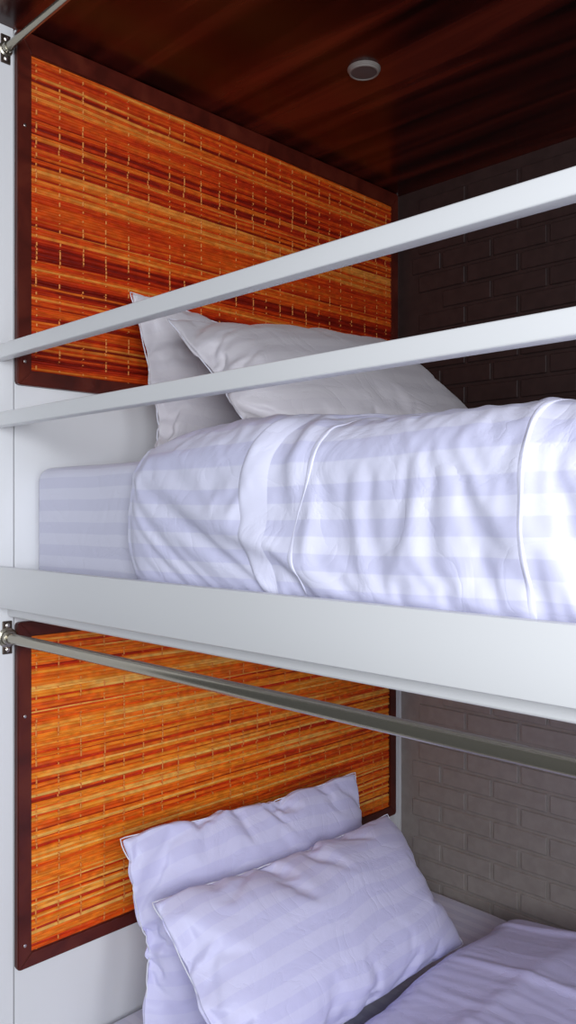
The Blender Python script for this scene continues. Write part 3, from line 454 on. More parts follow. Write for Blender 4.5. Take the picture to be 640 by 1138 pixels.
-30,77,-17,-6,14,7,-3,-4,-5,-11,-5,-1,0,-3,-3,-3,0,-1,-1,0,0,-3,-4,-10,-5,24,17,-10,-9,-3,1,-1,-1,-6,-11,16,19,-18,-1,-1,0,0,-1,-1,0,-1,-4,-4,1,-3,1,-3,-2,-5,-3,-4,-2,-9,-1,-2,1,
-1138,1138,36,-2,-6,-18,11,8,8,5,0,1,-1,3,0,0,0,1,-1,0,0,0,-2,-12,12,-2,-7,9,3,-1,1,-1,1,-7,5,-2,-2,5,1,-1,1,-1,1,-1,1,0,-1,-1,0,0,-1,1,-2,-2,-1,-3,-2,-9,-11,1,-40,
444,-447,13,-1,-4,-4,2,2,-2,-1,-1,-1,1,-2,-2,-1,1,-1,0,-1,0,-4,-5,-14,17,23,6,-9,-8,1,1,-1,-4,-17,13,18,4,-12,0,-1,0,1,-2,1,-1,-1,3,-4,-1,0,0,-1,0,-1,-1,0,0,-1,4,-1,8,
-27,75,-21,1,7,10,-5,-4,-10,-8,-1,-1,0,-5,-5,-1,0,0,-1,0,-1,-4,-5,-12,9,23,11,-13,-10,1,0,1,-6,-13,5,20,7,-17,0,0,0,-1,0,0,-2,-1,6,-14,1,-1,-2,-1,-3,-2,-4,-3,-4,-7,-5,0,3,
-1142,1133,41,4,-4,-20,13,8,9,0,1,-1,3,0,-1,1,0,0,1,-1,0,-3,1,-16,19,-10,9,-9,9,1,-1,1,-8,5,2,-8,7,2,-1,1,-1,1,-1,1,-1,1,-2,0,1,-1,0,-1,0,-2,-1,-2,-3,-7,-21,15,-46,
487,-491,12,2,-3,-6,3,0,-2,-1,0,0,-5,-5,12,-6,-2,1,-1,0,0,-11,2,-17,30,18,-21,25,-16,-3,0,2,-24,8,17,14,-10,-5,0,0,-1,1,-1,0,0,0,-8,16,-11,0,-1,0,-1,-1,0,-1,0,-1,4,-1,5,
-23,70,-15,-6,5,13,-5,-9,-11,-2,0,0,-11,-4,11,-9,0,0,0,-1,0,-11,2,-13,17,24,-15,12,-14,-2,-1,4,-20,2,12,19,-13,-4,-2,0,0,-1,1,-1,0,1,-10,14,-14,0,-3,-1,-2,-3,-3,-3,-4,-6,-11,7,-2,
-1145,1129,45,3,5,-22,16,10,1,0,0,3,0,0,0,-2,2,0,0,1,-1,-1,-13,2,11,0,-2,-10,13,1,-1,1,-13,12,-2,-5,7,0,1,-1,1,-1,1,-1,1,-3,3,-5,5,-1,-1,0,0,-2,-1,-2,-3,-3,-12,-15,-28,
529,-532,10,1,1,-7,3,-3,-1,0,0,-9,0,0,5,10,-12,0,0,-1,-2,-2,-18,1,36,-17,20,12,-18,-3,0,-4,-24,19,20,3,-10,-2,-1,-1,0,0,1,-1,0,-12,13,12,-12,-2,-1,-2,0,-1,-2,1,-1,-2,0,10,-3,
-20,64,-10,-3,-4,16,-10,-13,-3,0,1,-16,1,-1,6,6,-10,-1,0,-1,-1,-3,-16,1,25,-2,8,7,-15,-3,1,-3,-18,9,17,9,-15,-1,-1,-2,0,1,-1,1,-1,-9,7,13,-14,-4,-1,-3,-2,-3,-4,-2,-4,-4,-9,-5,3,
-1145,1120,54,1,5,-13,20,0,0,1,1,1,-1,0,0,1,-2,2,0,0,0,-1,-6,-8,12,0,-1,-12,16,1,-1,1,-16,16,-10,8,1,0,1,-1,0,1,-1,1,-3,2,-1,-3,4,0,1,-2,1,-2,-1,-3,-5,3,-7,-42,11,
571,-573,9,0,2,-5,-2,-1,0,0,-4,-3,-1,-6,2,9,12,-16,0,-2,0,-4,-10,-7,13,28,0,15,-21,-3,-1,-4,-27,32,18,-11,-4,-2,-5,8,-3,0,-2,1,-15,13,12,3,-9,-3,-1,-2,-1,-2,0,-2,-1,1,-3,11,-6,
-18,59,-7,0,-7,13,-21,-1,-1,0,-6,-5,-2,-9,5,8,5,-10,-1,-1,-1,-3,-8,-9,15,19,0,9,-17,-3,0,-3,-19,18,20,-12,-4,-2,-4,5,-2,0,-1,0,-8,4,9,6,-11,-3,-2,-3,-2,-3,-4,-5,-7,4,-8,-9,-4,
-1144,1111,61,3,-2,12,1,0,1,0,2,0,0,-1,-2,2,1,-2,2,0,-1,0,-5,-3,-1,8,-5,-11,18,1,-1,1,-18,16,-8,9,0,1,-1,0,0,0,1,-3,2,-2,-3,5,0,0,0,0,0,0,-2,-2,-7,-1,4,-26,-25,
614,-616,9,1,-1,-5,-1,1,-2,-1,-3,-2,-2,-1,-7,4,10,13,-18,-1,-2,-1,-10,-3,-2,35,10,9,-22,-4,-1,-4,-27,41,10,-14,0,-6,-5,13,-5,1,-6,-13,13,14,6,-9,-2,-1,-2,-2,-1,-2,-2,-1,-2,0,0,0,9,
-16,51,0,-2,2,-17,1,-1,-2,-3,-3,-5,-2,0,-12,8,9,3,-10,0,-2,-1,-9,-3,0,26,6,5,-17,-2,-2,-3,-19,26,13,-15,0,-6,-3,8,-3,1,-4,-4,1,9,9,-11,0,-2,-2,-2,-3,-2,-5,-4,-11,-1,5,-18,0,
-1158,1133,54,2,10,0,1,0,2,0,0,1,0,-1,0,-3,3,0,-2,3,0,-1,-8,-9,18,1,-13,-6,18,1,-1,1,-18,10,8,-2,-5,6,1,-1,0,0,0,-2,1,-5,5,0,1,0,0,0,0,0,0,-3,-2,-4,-2,-15,-30,
653,-651,6,-1,-5,1,-1,-1,-2,-2,0,-6,1,-2,0,-9,6,5,23,-21,-5,0,-14,-7,28,1,27,4,-23,-4,0,-5,-26,50,-18,-12,34,-17,-4,-3,7,-16,13,-18,27,8,-10,0,-2,0,-2,-2,-1,-2,-1,-3,-2,-1,-1,0,7,
-26,67,-7,-1,-14,1,-1,-2,-3,-3,-1,-7,0,-3,0,-10,9,7,2,-6,-4,0,-11,-4,18,0,20,2,-17,-4,0,-4,-17,33,-8,-5,5,-5,-1,-2,3,-5,2,-5,8,11,-9,0,-2,0,-1,-3,-1,-3,-3,-6,-6,-6,-1,-12,-5,
-1173,1159,44,11,0,0,1,2,0,0,1,-5,5,0,0,-1,0,-8,9,-1,1,-1,-13,4,5,-6,0,3,8,1,-1,1,-18,13,5,-3,-8,9,2,-1,1,-3,2,1,-10,7,1,0,1,0,0,-1,-1,2,0,0,-3,-3,-3,-11,-31,
691,-683,-1,-4,0,-1,-1,-2,-2,-3,-3,-12,22,-7,-2,-3,-2,-13,26,11,-18,-4,-18,3,5,44,0,-1,-20,0,-2,-5,-25,45,-21,-8,42,-16,-6,-3,-4,-13,13,2,24,-11,-1,-2,-2,-2,0,-12,21,-9,-2,-1,-6,-2,-2,-1,6,
-36,81,-12,-12,-1,0,-3,-4,-2,-3,-2,-11,12,-3,-3,-2,-1,-8,15,1,-5,-3,-14,4,4,28,0,-4,-13,-1,0,-4,-18,32,-10,-2,8,-6,-1,-2,-1,-3,2,0,14,-6,-1,0,-3,-1,0,-9,12,-6,-2,-1,-11,-7,-3,-10,-10,
-1189,1189,40,-1,2,1,2,0,0,1,-1,-7,8,0,-1,-1,1,-3,0,1,4,-2,-8,-1,2,-3,-8,14,6,-1,0,1,-18,17,-2,1,-12,11,2,1,-1,-1,0,2,-1,-11,10,1,0,1,-7,6,-3,2,1,0,0,-3,-4,-7,-27,
729,-716,-11,3,-3,0,-4,-2,-1,-5,-1,-15,25,1,-11,-5,8,-12,0,34,-10,-12,-18,0,1,48,6,-12,-15,-1,-7,9,-33,36,-21,2,44,-17,-6,-6,-5,-10,23,-4,-3,27,-20,-1,-9,-4,28,-23,16,-5,-4,0,-3,-8,-1,-4,2,
-45,91,-26,4,-4,-3,-4,-2,-2,-5,-1,-11,14,1,-8,-2,4,-6,0,11,-1,-5,-13,2,-1,32,3,-10,-10,-1,-4,5,-23,27,-7,0,8,-5,-2,-1,-3,-2,7,-1,0,9,-7,-1,-3,0,3,-8,10,-4,-2,0,-3,-13,-6,-8,-16,
-1199,1212,31,-3,-2,5,1,-1,0,-2,3,-5,0,3,2,-4,4,-5,-1,6,0,0,-21,12,9,-9,-15,22,3,0,-1,-1,1,-19,15,-1,0,3,1,1,0,1,-1,1,-8,1,6,0,-1,0,-8,8,0,0,2,-4,2,1,-3,-7,-17,
769,-755,-14,3,1,-7,-1,-3,-1,-11,14,-17,1,32,-21,-8,10,-13,-1,27,0,0,-41,10,20,27,10,-19,-12,-1,-3,-7,7,-32,16,41,1,-8,-2,-20,5,1,2,1,22,1,-15,-6,-16,23,18,-15,0,-3,-8,15,-7,0,-12,-4,-5,
-55,98,-28,4,3,-10,-2,-2,-2,-7,7,-10,0,14,-10,-4,5,-7,0,11,0,-1,-20,4,9,21,7,-16,-7,-1,-1,-3,3,-13,15,2,-1,0,0,-6,0,1,1,2,6,0,-5,-1,-3,2,4,-4,1,-2,-4,8,-5,1,-17,-10,-15,
-1207,1234,15,1,0,1,1,-1,0,-1,-1,-13,16,0,-1,0,-2,-10,12,1,0,-2,-19,13,-11,12,4,3,-3,3,0,0,0,-4,-1,-2,-6,10,1,0,1,2,-1,0,0,-12,12,0,-2,-4,1,3,1,-1,2,0,0,-8,5,1,-11,
809,-794,-14,-1,-4,-1,-1,-3,0,-7,0,-18,39,-6,-11,-1,-3,-15,38,-2,-1,-14,-25,9,42,5,-3,-18,-17,27,-11,-4,-2,-13,-2,-2,56,-15,-2,-2,-5,-4,-6,-1,-1,34,-21,-9,-17,40,-2,-6,-2,0,-3,-3,-10,29,-8,-17,-14,
-65,101,-18,-3,-4,-1,-2,-2,0,-6,0,-8,16,-6,-3,0,-2,-5,15,-2,-1,-9,-11,5,44,-22,-10,2,-4,3,-2,0,-2,4,-3,-3,2,5,-1,0,4,-3,-4,-4,-1,14,-5,-3,-3,6,-2,1,-2,0,0,-2,-2,6,-5,-11,-19,
-1205,1248,-2,-2,1,1,-2,2,2,-2,3,-2,-1,0,-4,6,-1,2,-1,1,-1,-2,-14,-11,25,2,0,1,0,-1,0,1,-3,2,0,0,-2,1,-2,3,-4,1,2,1,0,1,-2,2,0,-1,-1,-1,1,0,0,0,0,-2,-2,0,5,
851,-853,-11,-1,0,3,-4,4,20,-24,17,-13,-4,0,-8,17,-4,6,-3,5,-6,24,-47,24,18,-9,-9,12,-6,-5,-1,1,-8,7,-2,-2,-2,21,9,-10,12,-1,-6,-6,2,-2,3,-8,-5,11,7,-1,1,-2,0,0,0,7,3,-1,-20,
-69,74,7,-1,1,0,1,-5,-12,4,-1,5,-7,4,1,-5,-1,4,1,2,1,-6,-12,54,-46,3,1,4,-1,0,0,-1,1,-3,2,0,1,9,-11,10,-14,2,0,1,1,1,2,-2,0,1,1,0,-1,-1,-2,0,0,2,-2,-2,13,
]
PILLOWCASE_CREASED = [
-1234,1276,1,0,0,0,0,1,-1,0,0,-1,1,-1,2,-2,1,0,1,-1,-1,-4,-1,6,1,-1,0,1,0,0,-1,-1,-2,3,1,-4,-13,15,-5,6,0,1,-1,0,-1,1,0,1,-1,0,1,-4,0,2,1,0,0,-1,0,0,1,
-823,809,17,4,1,-8,-4,4,7,-1,2,4,-3,-1,-4,7,-4,0,-3,2,8,6,3,-17,-8,-7,4,5,1,2,2,8,5,-15,2,10,-49,21,6,3,4,-2,-5,0,-5,3,3,1,2,-4,1,-9,-3,25,-15,-2,3,-5,-1,2,14,
39,-39,-5,-2,1,1,-2,1,3,0,2,1,-2,-2,0,0,2,2,3,0,1,0,2,-7,-3,3,1,0,1,-2,1,0,0,2,-2,8,-1,-4,-25,27,1,-1,-2,-1,-7,1,-1,1,0,4,2,5,-1,2,-7,-1,0,0,0,0,-10,
-1221,1250,16,0,-1,-2,2,1,0,-6,5,0,0,-1,-5,7,-13,12,1,0,0,-2,-1,-8,1,10,0,1,-1,0,-1,0,-1,-9,6,5,-1,-6,-20,24,1,1,0,1,0,0,0,1,-2,-1,-15,12,1,3,1,0,1,-1,1,-2,-9,
-783,762,15,-3,-1,-3,5,10,5,14,-29,20,0,4,8,-20,28,-43,7,3,8,7,3,12,-54,20,1,6,2,2,3,3,3,15,-50,27,1,2,-50,23,4,3,0,1,4,2,2,2,10,1,-46,14,2,7,7,0,2,1,2,2,9,
41,-11,-28,-4,-4,-4,0,5,1,9,-13,8,-1,0,1,-5,-2,13,-3,-1,0,-1,0,9,-23,14,-1,3,-2,0,0,-2,0,6,-7,7,-1,-27,34,-5,-3,-1,-1,0,-2,0,-2,-1,0,-4,18,-3,-1,-4,2,-1,-2,-1,-4,-5,-21,
-1194,1220,0,19,0,0,-9,8,1,0,-9,10,-2,0,-1,-10,2,11,-1,1,-3,-3,4,1,0,-14,13,-4,5,1,-1,-3,4,-4,1,-17,18,-13,2,12,-2,-1,3,0,0,1,-1,-5,1,-2,0,6,-7,5,1,1,1,-1,0,-3,-17,
-751,735,-2,16,-1,-6,-10,11,1,0,35,-28,10,2,4,14,-1,-31,0,-1,-8,34,-32,19,-1,21,-41,-5,18,2,2,11,-19,19,-1,16,-22,-42,3,19,-4,-3,8,3,0,3,0,21,-1,-39,0,14,-15,29,-15,7,0,4,2,2,3,
36,-1,-69,38,0,5,11,-15,-5,1,-7,9,-4,0,0,-6,1,8,1,-1,6,-9,1,-2,0,-12,21,6,-11,0,-2,-1,1,-1,0,-19,17,14,1,-9,1,0,-3,0,-2,-1,0,-10,0,21,0,-8,8,-22,23,-8,-2,-5,-5,-6,-23,
-1166,1187,4,-3,22,0,0,1,0,-3,-11,14,0,-1,-2,-6,0,6,4,-3,0,2,0,0,-10,4,7,-10,9,1,-1,1,-9,2,4,-9,12,-8,1,-7,12,0,1,1,-1,1,-1,-2,-5,-1,4,2,1,-7,7,1,0,-1,-1,-2,-25,
-720,710,-7,7,2,0,0,4,-4,5,0,4,4,9,4,8,3,-45,15,14,-27,20,0,5,15,-5,-19,-24,19,3,2,3,20,-2,-9,13,-28,-22,0,-7,19,0,4,1,1,2,1,13,12,-47,4,7,1,27,-24,7,5,2,0,0,2,
28,13,-76,74,-31,1,-1,-13,10,-21,50,-32,0,-4,0,-4,0,9,-1,-1,7,-7,-1,-2,-9,2,9,17,-12,-2,-1,-2,-9,2,9,-17,17,5,0,6,-10,0,-3,0,-1,-1,0,-8,-4,24,-2,-5,0,-24,31,-9,-9,-3,-3,-5,-26,
-1137,1151,10,-9,19,10,1,1,-7,6,-12,6,3,3,-4,-2,-2,3,6,-5,4,0,0,-1,-4,1,0,-6,10,0,1,-1,-11,1,6,4,0,-10,10,-11,10,0,1,1,-1,1,-1,0,-10,3,4,3,-1,-12,12,0,-1,0,0,-4,-34,
-690,688,-14,9,-4,4,1,0,1,3,-1,-1,-1,2,22,5,2,-46,20,19,-28,16,1,3,8,0,-1,-42,20,3,2,1,27,-2,-7,-27,17,-38,20,-19,13,4,3,2,1,1,2,6,20,-48,7,5,3,28,-29,14,-1,1,1,-1,-3,
21,24,-79,76,-14,-23,-1,-3,-23,15,39,-9,-8,-7,-11,-2,-1,10,-2,-2,6,-6,-1,-1,-6,0,1,25,-12,-3,0,-2,-12,0,8,3,1,6,-3,8,-8,-2,-2,0,-2,0,0,-6,-6,23,-3,-5,-1,-26,35,-19,-3,-2,-1,-7,-24,
-1104,1104,28,-11,-3,31,0,0,-9,10,-7,0,0,1,-3,-4,13,-1,-6,1,5,0,-1,0,-1,-2,-2,-4,10,1,-1,1,-5,-17,22,0,-4,-6,10,-5,-1,5,0,1,-1,1,-1,0,-1,-2,-11,14,0,-19,11,5,1,2,-6,4,-40,
-665,677,-29,9,2,0,0,1,0,3,-2,-1,1,-1,-3,38,-28,-1,19,-34,19,5,0,2,3,3,4,-44,16,5,1,2,15,19,-39,2,17,-43,27,-18,-2,11,2,3,2,0,-1,3,8,3,-37,19,1,29,-23,2,2,5,-7,6,-8,
15,31,-77,72,2,-40,-2,-7,-21,27,23,-1,1,-1,3,-34,9,0,-13,31,-15,-4,-1,-1,-3,-1,-3,28,-12,-2,-1,-1,-9,-8,16,0,-1,7,-6,5,3,-7,-2,-2,0,0,0,-3,-7,0,33,-23,0,-28,4,7,6,9,-20,14,-37,
-1073,1028,82,-10,-13,31,0,-7,7,-5,-19,19,0,0,2,2,0,-7,7,-5,6,0,0,-1,-1,-1,-4,-1,8,0,1,-1,-1,-17,16,-3,5,-6,7,-2,-1,-1,3,1,-1,1,-1,-2,-1,3,-10,11,-2,-1,-19,8,2,7,2,1,-47,
-637,629,25,-24,1,0,1,-5,9,-5,-13,15,0,1,3,5,8,6,-8,-25,18,3,3,1,2,5,4,-43,16,3,1,2,10,23,-19,-33,26,-31,26,-14,-2,-4,13,3,-1,1,-1,11,0,-7,-26,20,3,3,15,-8,-4,-2,4,3,-14,
8,4,7,18,6,-38,-14,-13,14,28,16,-14,0,0,-5,-7,-14,-16,20,19,-16,-2,-2,-2,-1,-3,-4,28,-10,-3,-1,0,-7,-10,4,22,-10,4,-6,3,1,3,-9,-1,0,1,-1,-11,-1,15,17,-21,-8,-3,-19,2,3,9,5,15,-47,
-1086,1046,61,12,5,0,6,1,-2,-11,-17,25,1,0,1,2,-3,1,2,-3,4,0,0,0,-1,-2,-4,0,7,0,0,1,-1,-7,-7,6,8,-1,1,-1,1,-1,1,1,-1,1,-1,-1,-7,5,3,0,-1,-3,0,-8,-13,9,9,6,-34,
-598,595,3,2,0,-16,7,6,-1,-9,-11,19,0,1,2,6,10,-1,-14,-13,17,1,2,1,3,4,7,-42,14,3,1,0,6,18,7,-53,14,-1,13,-16,10,-10,13,0,-1,1,1,3,13,-31,8,2,4,3,1,3,10,-9,-2,4,-14,
-4,32,12,-9,-5,-47,9,7,20,16,6,-15,-1,-1,-3,-8,-22,4,20,7,-16,0,-2,-1,-2,-4,-3,26,-10,-2,0,-1,-4,-10,-3,27,-8,1,-7,5,-4,4,-8,0,1,-1,-2,-4,-12,35,-14,-4,-8,-5,-3,-10,-6,2,11,24,-46,
-1100,1071,49,15,10,-9,9,-1,-9,-10,-8,24,0,0,1,3,-4,4,-6,6,0,1,-1,0,-1,-1,-5,1,6,1,-1,1,-1,-2,-17,14,4,0,1,0,1,-1,0,1,-1,0,1,-1,-10,10,0,1,-4,-2,-1,-2,-2,-21,9,21,-29,
-560,562,-1,1,-4,-12,10,3,-6,-8,-6,19,0,0,2,8,7,-5,-21,11,4,1,1,1,2,6,8,-41,14,2,2,0,2,13,19,-53,8,2,0,5,0,5,-2,1,0,1,0,2,14,-22,-2,1,8,2,1,0,1,11,-7,0,-15,
-14,52,3,-12,-19,-34,22,15,15,7,2,-16,-1,-1,-1,-13,-17,12,19,-10,-5,-1,-1,-1,-3,-3,-6,26,-9,-2,0,-2,-1,-8,-9,27,-4,-3,1,-5,1,-7,3,-2,0,0,0,-3,-15,19,6,-2,-17,-3,-4,-3,-1,-12,2,27,-33,
-1114,1101,30,22,0,6,-2,-8,-9,-2,-2,20,-1,1,-1,3,0,1,-4,4,0,0,0,1,-1,-1,-6,2,5,0,1,-1,1,-1,-14,14,-10,10,0,1,-1,1,-1,0,1,-1,0,0,-6,5,1,0,-4,-2,-1,-1,-1,-2,-37,22,17,
-521,528,-6,1,-19,14,3,-5,-8,-3,-2,17,0,0,-1,13,1,-8,-13,10,2,1,1,0,2,5,11,-40,13,3,2,-1,4,1,25,-28,-24,15,1,3,2,1,1,-1,1,0,0,-1,14,-12,-10,7,4,2,0,0,1,0,12,-18,7,
-23,69,-4,-19,-40,10,23,13,6,0,1,-17,0,-1,2,-22,-1,9,13,-12,-3,1,-2,-1,-1,-4,-8,25,-8,-2,-2,1,-3,-1,-14,10,23,-15,-1,-2,-3,-2,0,0,-1,1,-1,1,-14,6,17,-13,-9,-6,0,-3,-1,-1,-13,0,12,
-1141,1165,-18,35,4,-3,-9,-10,-6,12,10,1,1,1,-1,4,-2,2,-3,3,1,-1,0,0,1,-1,-7,3,5,-1,1,-1,0,-1,2,-10,0,9,0,0,1,-1,0,0,1,-1,0,0,0,-5,5,0,-6,-1,0,-1,-3,-3,-3,-15,-23,
-488,505,-15,-19,14,5,-7,-9,-8,12,6,2,0,1,0,5,8,-11,-7,9,0,0,1,0,0,3,15,-36,11,4,0,2,4,2,-9,23,-45,15,3,3,1,1,0,1,-1,0,0,1,-1,9,-11,-1,7,-1,2,-1,1,1,0,-2,-2,
-19,56,8,-56,9,20,13,6,-1,-2,-10,-3,-1,-1,0,-10,-14,15,6,-11,0,0,0,-2,1,-3,-11,22,-7,-3,0,-2,-4,-3,14,-22,33,-15,-2,-4,-2,-1,0,0,0,0,0,-1,2,-15,11,2,-16,-1,-1,-2,-2,-4,-2,-9,-2,
-1136,1121,60,0,-5,-12,-5,-8,17,5,1,2,1,1,0,0,3,-2,2,0,0,1,-1,0,-1,0,-1,-1,4,-1,1,-1,-3,2,1,-5,0,5,1,-1,0,0,0,0,0,0,0,0,0,1,-3,-4,1,-2,0,-1,-4,-4,-13,6,-16,
-447,450,-7,3,4,-6,-11,-7,13,3,1,2,0,1,0,1,9,-13,7,-1,1,0,-1,2,5,-12,18,-27,15,-2,4,-1,8,-14,2,19,-36,11,4,3,1,0,-1,1,-1,1,-1,1,0,-1,3,0,1,-1,2,-1,2,0,-3,3,-6,
-24,69,-41,1,17,14,1,0,-5,-6,-1,-3,-2,-1,-2,1,-18,15,-10,1,-1,1,0,-1,-10,19,-18,15,-10,0,-2,-2,-11,23,-1,-20,26,-11,-6,-2,-2,0,0,1,-1,0,0,0,0,0,-7,-8,-1,-1,-1,-2,-4,-3,-8,3,-8,
-1135,1124,56,-5,-14,-13,12,8,2,2,1,3,0,0,2,-1,1,2,0,0,1,-1,0,0,-1,0,0,0,1,1,-1,0,-3,1,1,1,-1,0,1,0,-1,1,0,0,0,0,0,0,0,-1,-2,-1,-2,0,-1,-1,-7,-10,0,-7,-8,
-404,408,-9,5,-5,-14,10,2,1,1,1,2,0,1,1,0,-1,4,0,-1,1,-1,1,-1,7,-11,0,9,-6,3,-3,3,9,-18,0,8,5,-18,11,1,1,-2,1,0,0,0,0,0,0,0,2,0,1,0,0,0,2,-1,0,-2,-6,
-28,74,-48,23,16,2,-2,-7,-1,-2,-3,-2,-2,-2,-1,-1,1,-12,0,2,-1,0,0,1,-12,18,-1,-20,12,-9,10,-6,-14,29,-2,-14,-6,18,-17,-1,-2,5,-2,-1,1,-1,0,1,-1,-4,-5,-4,-1,-1,-2,-2,-7,-6,-1,-2,-4,
-1125,1109,61,-19,-15,18,2,1,0,5,2,1,2,0,0,1,1,0,1,0,0,0,0,1,-2,2,-4,4,-1,0,0,0,0,0,-5,5,1,-1,0,-1,1,0,0,0,0,0,-1,1,0,-2,-1,-1,-1,-1,-2,-2,-24,7,2,-17,17,
-363,369,-11,2,-12,7,0,1,-1,4,0,2,1,0,1,0,0,2,0,0,0,0,1,0,-1,4,-10,8,0,2,-7,3,4,0,-13,5,2,2,1,0,-2,1,1,-1,0,0,0,0,1,0,1,0,0,1,0,1,-5,3,2,-11,14,
-30,74,-41,33,6,-8,-1,-1,-1,-4,-3,-4,-1,-1,-2,-1,0,-4,-5,1,0,-1,1,-4,6,-10,17,-18,0,-6,17,-6,-10,1,26,-15,-5,-5,-5,-1,7,-4,-1,1,0,0,0,0,-3,-3,-3,-3,-2,-1,-3,-3,-15,2,2,-5,3,
-1109,1084,67,-38,27,-1,0,1,-1,1,9,1,1,0,1,1,-1,2,-1,1,0,0,0,0,0,0,0,0,1,-2,1,0,1,-2,-2,4,0,-1,0,0,0,-1,1,0,0,-1,1,0,-1,-1,-1,-1,-2,0,-4,-4,-14,-12,7,17,-28,
-324,334,-15,-5,2,0,0,1,-1,0,6,1,0,0,1,1,-1,2,-1,1,0,0,0,2,-4,2,0,1,1,2,-7,2,3,3,-12,4,2,1,0,0,0,1,-1,0,1,-1,0,0,1,0,1,0,1,0,0,1,-5,1,-1,1,2,
-30,69,-22,28,-13,2,-1,0,0,0,-12,-1,-2,-1,-1,-2,-1,-2,-2,-1,-1,0,1,-6,10,-5,-1,-6,-3,-5,17,-4,-7,-7,25,-13,-6,-2,-3,0,1,-2,0,1,-1,1,-1,0,-3,-3,-2,-3,-2,-1,-7,-3,-9,-3,1,9,-12,
-1111,1099,45,-27,15,5,2,2,3,4,2,3,0,0,1,1,0,0,1,0,0,-1,2,-2,1,0,1,-1,1,-1,-1,2,-1,0,-1,2,-1,0,0,0,0,0,0,-1,1,0,0,-1,0,-1,-1,-2,0,-2,-8,-2,-5,-5,-13,21,-37,
-283,295,-17,-5,0,0,1,1,2,2,1,2,0,1,0,0,1,1,-1,1,0,0,0,0,-1,2,-1,0,2,1,-6,2,1,5,-10,4,0,1,0,0,0,1,-1,0,1,-1,0,1,-1,2,0,0,1,-1,2,-1,-3,-1,1,0,-2,
-39,83,-13,13,-5,-3,-1,-2,-1,-6,-4,-2,-2,-2,-1,-2,-1,-1,-2,0,-1,-1,-2,5,-2,-3,1,-4,-3,-6,17,-5,-3,-10,19,-12,-5,0,-1,0,-1,-1,0,1,-1,1,-1,-1,-3,-1,-4,-2,-3,-1,-10,-2,-3,-3,-3,7,-7,
-1096,1092,10,13,-1,2,2,5,9,3,0,2,1,1,1,-1,1,1,0,-1,1,0,0,0,0,1,-1,0,1,-1,0,0,1,-1,1,-1,0,0,0,0,0,0,0,0,-1,1,0,-1,0,-1,-1,-2,-2,-2,-13,2,0,5,-20,10,-31,
-244,254,-9,-11,0,-1,1,0,6,1,0,2,0,1,0,1,0,1,-1,1,0,0,0,0,0,0,0,0,1,1,-4,2,-1,1,0,0,0,0,0,0,0,0,1,-1,0,0,1,-1,1,0,1,1,-1,1,-1,0,-1,0,-1,-1,-2,
-45,91,-1,-4,-1,0,-2,-2,-9,-2,-3,-1,-4,-1,-2,-2,0,-2,-1,-1,0,-1,0,0,0,-1,0,-2,-1,-7,12,-8,5,-1,-4,-6,-3,4,-2,0,0,-2,1,0,-1,1,-1,-1,-3,-2,-3,-3,-4,-2,-12,1,0,3,-9,3,-5,
-1081,1092,-1,14,-11,2,9,-22,27,7,3,2,1,1,1,0,0,1,0,0,0,0,0,0,0,0,0,0,1,-1,1,-1,1,-1,1,-1,1,-1,0,0,0,0,0,0,-1,1,0,0,-2,0,-2,-2,-2,-3,-4,-4,0,-5,-1,-10,-21,
-204,206,-6,-18,23,-5,-8,15,-8,2,0,1,1,1,1,0,0,1,0,0,0,0,0,0,0,0,0,0,0,0,1,-2,1,0,0,0,0,0,0,0,0,0,0,0,1,-1,0,0,1,1,0,0,1,0,-1,-1,1,-2,1,-2,-4,
-50,96,-2,-11,10,0,-6,9,-11,-9,-2,-3,-4,-2,-2,-1,-2,0,-2,0,-1,0,0,0,-1,0,0,-1,0,-1,-7,7,-3,0,-3,-2,-1,-2,1,-1,0,-1,0,0,0,0,-1,0,-4,-2,-4,-5,-2,-4,-4,-4,1,-4,0,-3,-2,
-1050,1072,-16,6,12,-10,-22,17,13,10,4,3,4,0,1,0,1,0,0,0,0,0,0,0,0,1,-1,0,1,-1,1,-1,1,-1,1,-1,1,-1,0,0,0,1,-2,1,0,0,0,0,-1,-1,-3,-4,0,-3,-3,-3,-3,-3,-12,10,-15,
-177,145,53,-26,-9,13,9,-6,-5,-1,0,2,1,2,0,0,1,-1,1,0,0,0,0,1,-1,0,0,0,0,0,0,0,0,0,0,0,0,0,0,0,0,0,0,0,0,0,0,1,0,0,2,-1,1,-1,0,0,-1,0,-4,5,-8,
-41,68,13,3,-7,7,2,-1,-4,-7,-6,-4,-5,-5,-1,-1,-2,0,-1,-1,0,-1,1,-1,0,-1,1,-2,0,-1,-1,-1,-1,0,-2,-2,0,-2,1,-2,1,-1,-1,1,-1,1,-1,-2,-2,-3,-7,-4,-2,-3,-3,-3,-2,-1,-5,4,-6,
-1014,1007,47,-37,18,-27,7,5,8,14,5,3,5,3,1,-1,1,0,0,0,0,0,1,-1,0,0,1,-1,0,1,0,-1,1,-1,1,-1,1,-1,1,-1,0,0,0,0,0,0,0,0,-2,1,-7,-2,1,-5,1,-7,-4,-4,1,-14,-9,
-155,143,0,26,-23,18,-4,-1,-5,-3,0,1,1,3,1,-1,1,0,0,0,0,0,0,0,1,-1,0,0,0,0,0,0,0,0,0,0,0,0,0,0,0,0,0,0,0,0,0,0,1,1,0,1,0,-1,0,-1,0,-2,1,-3,-11,
-47,92,-28,26,-3,4,1,0,-1,-9,-3,-4,-9,-7,-2,0,-2,0,-1,0,-1,0,0,0,-1,0,0,-1,0,-2,0,-1,-1,-1,0,-2,-1,-1,0,-1,0,-1,0,1,-1,0,0,-2,-6,2,-14,0,-2,-3,-1,-5,-2,-3,2,-5,1,
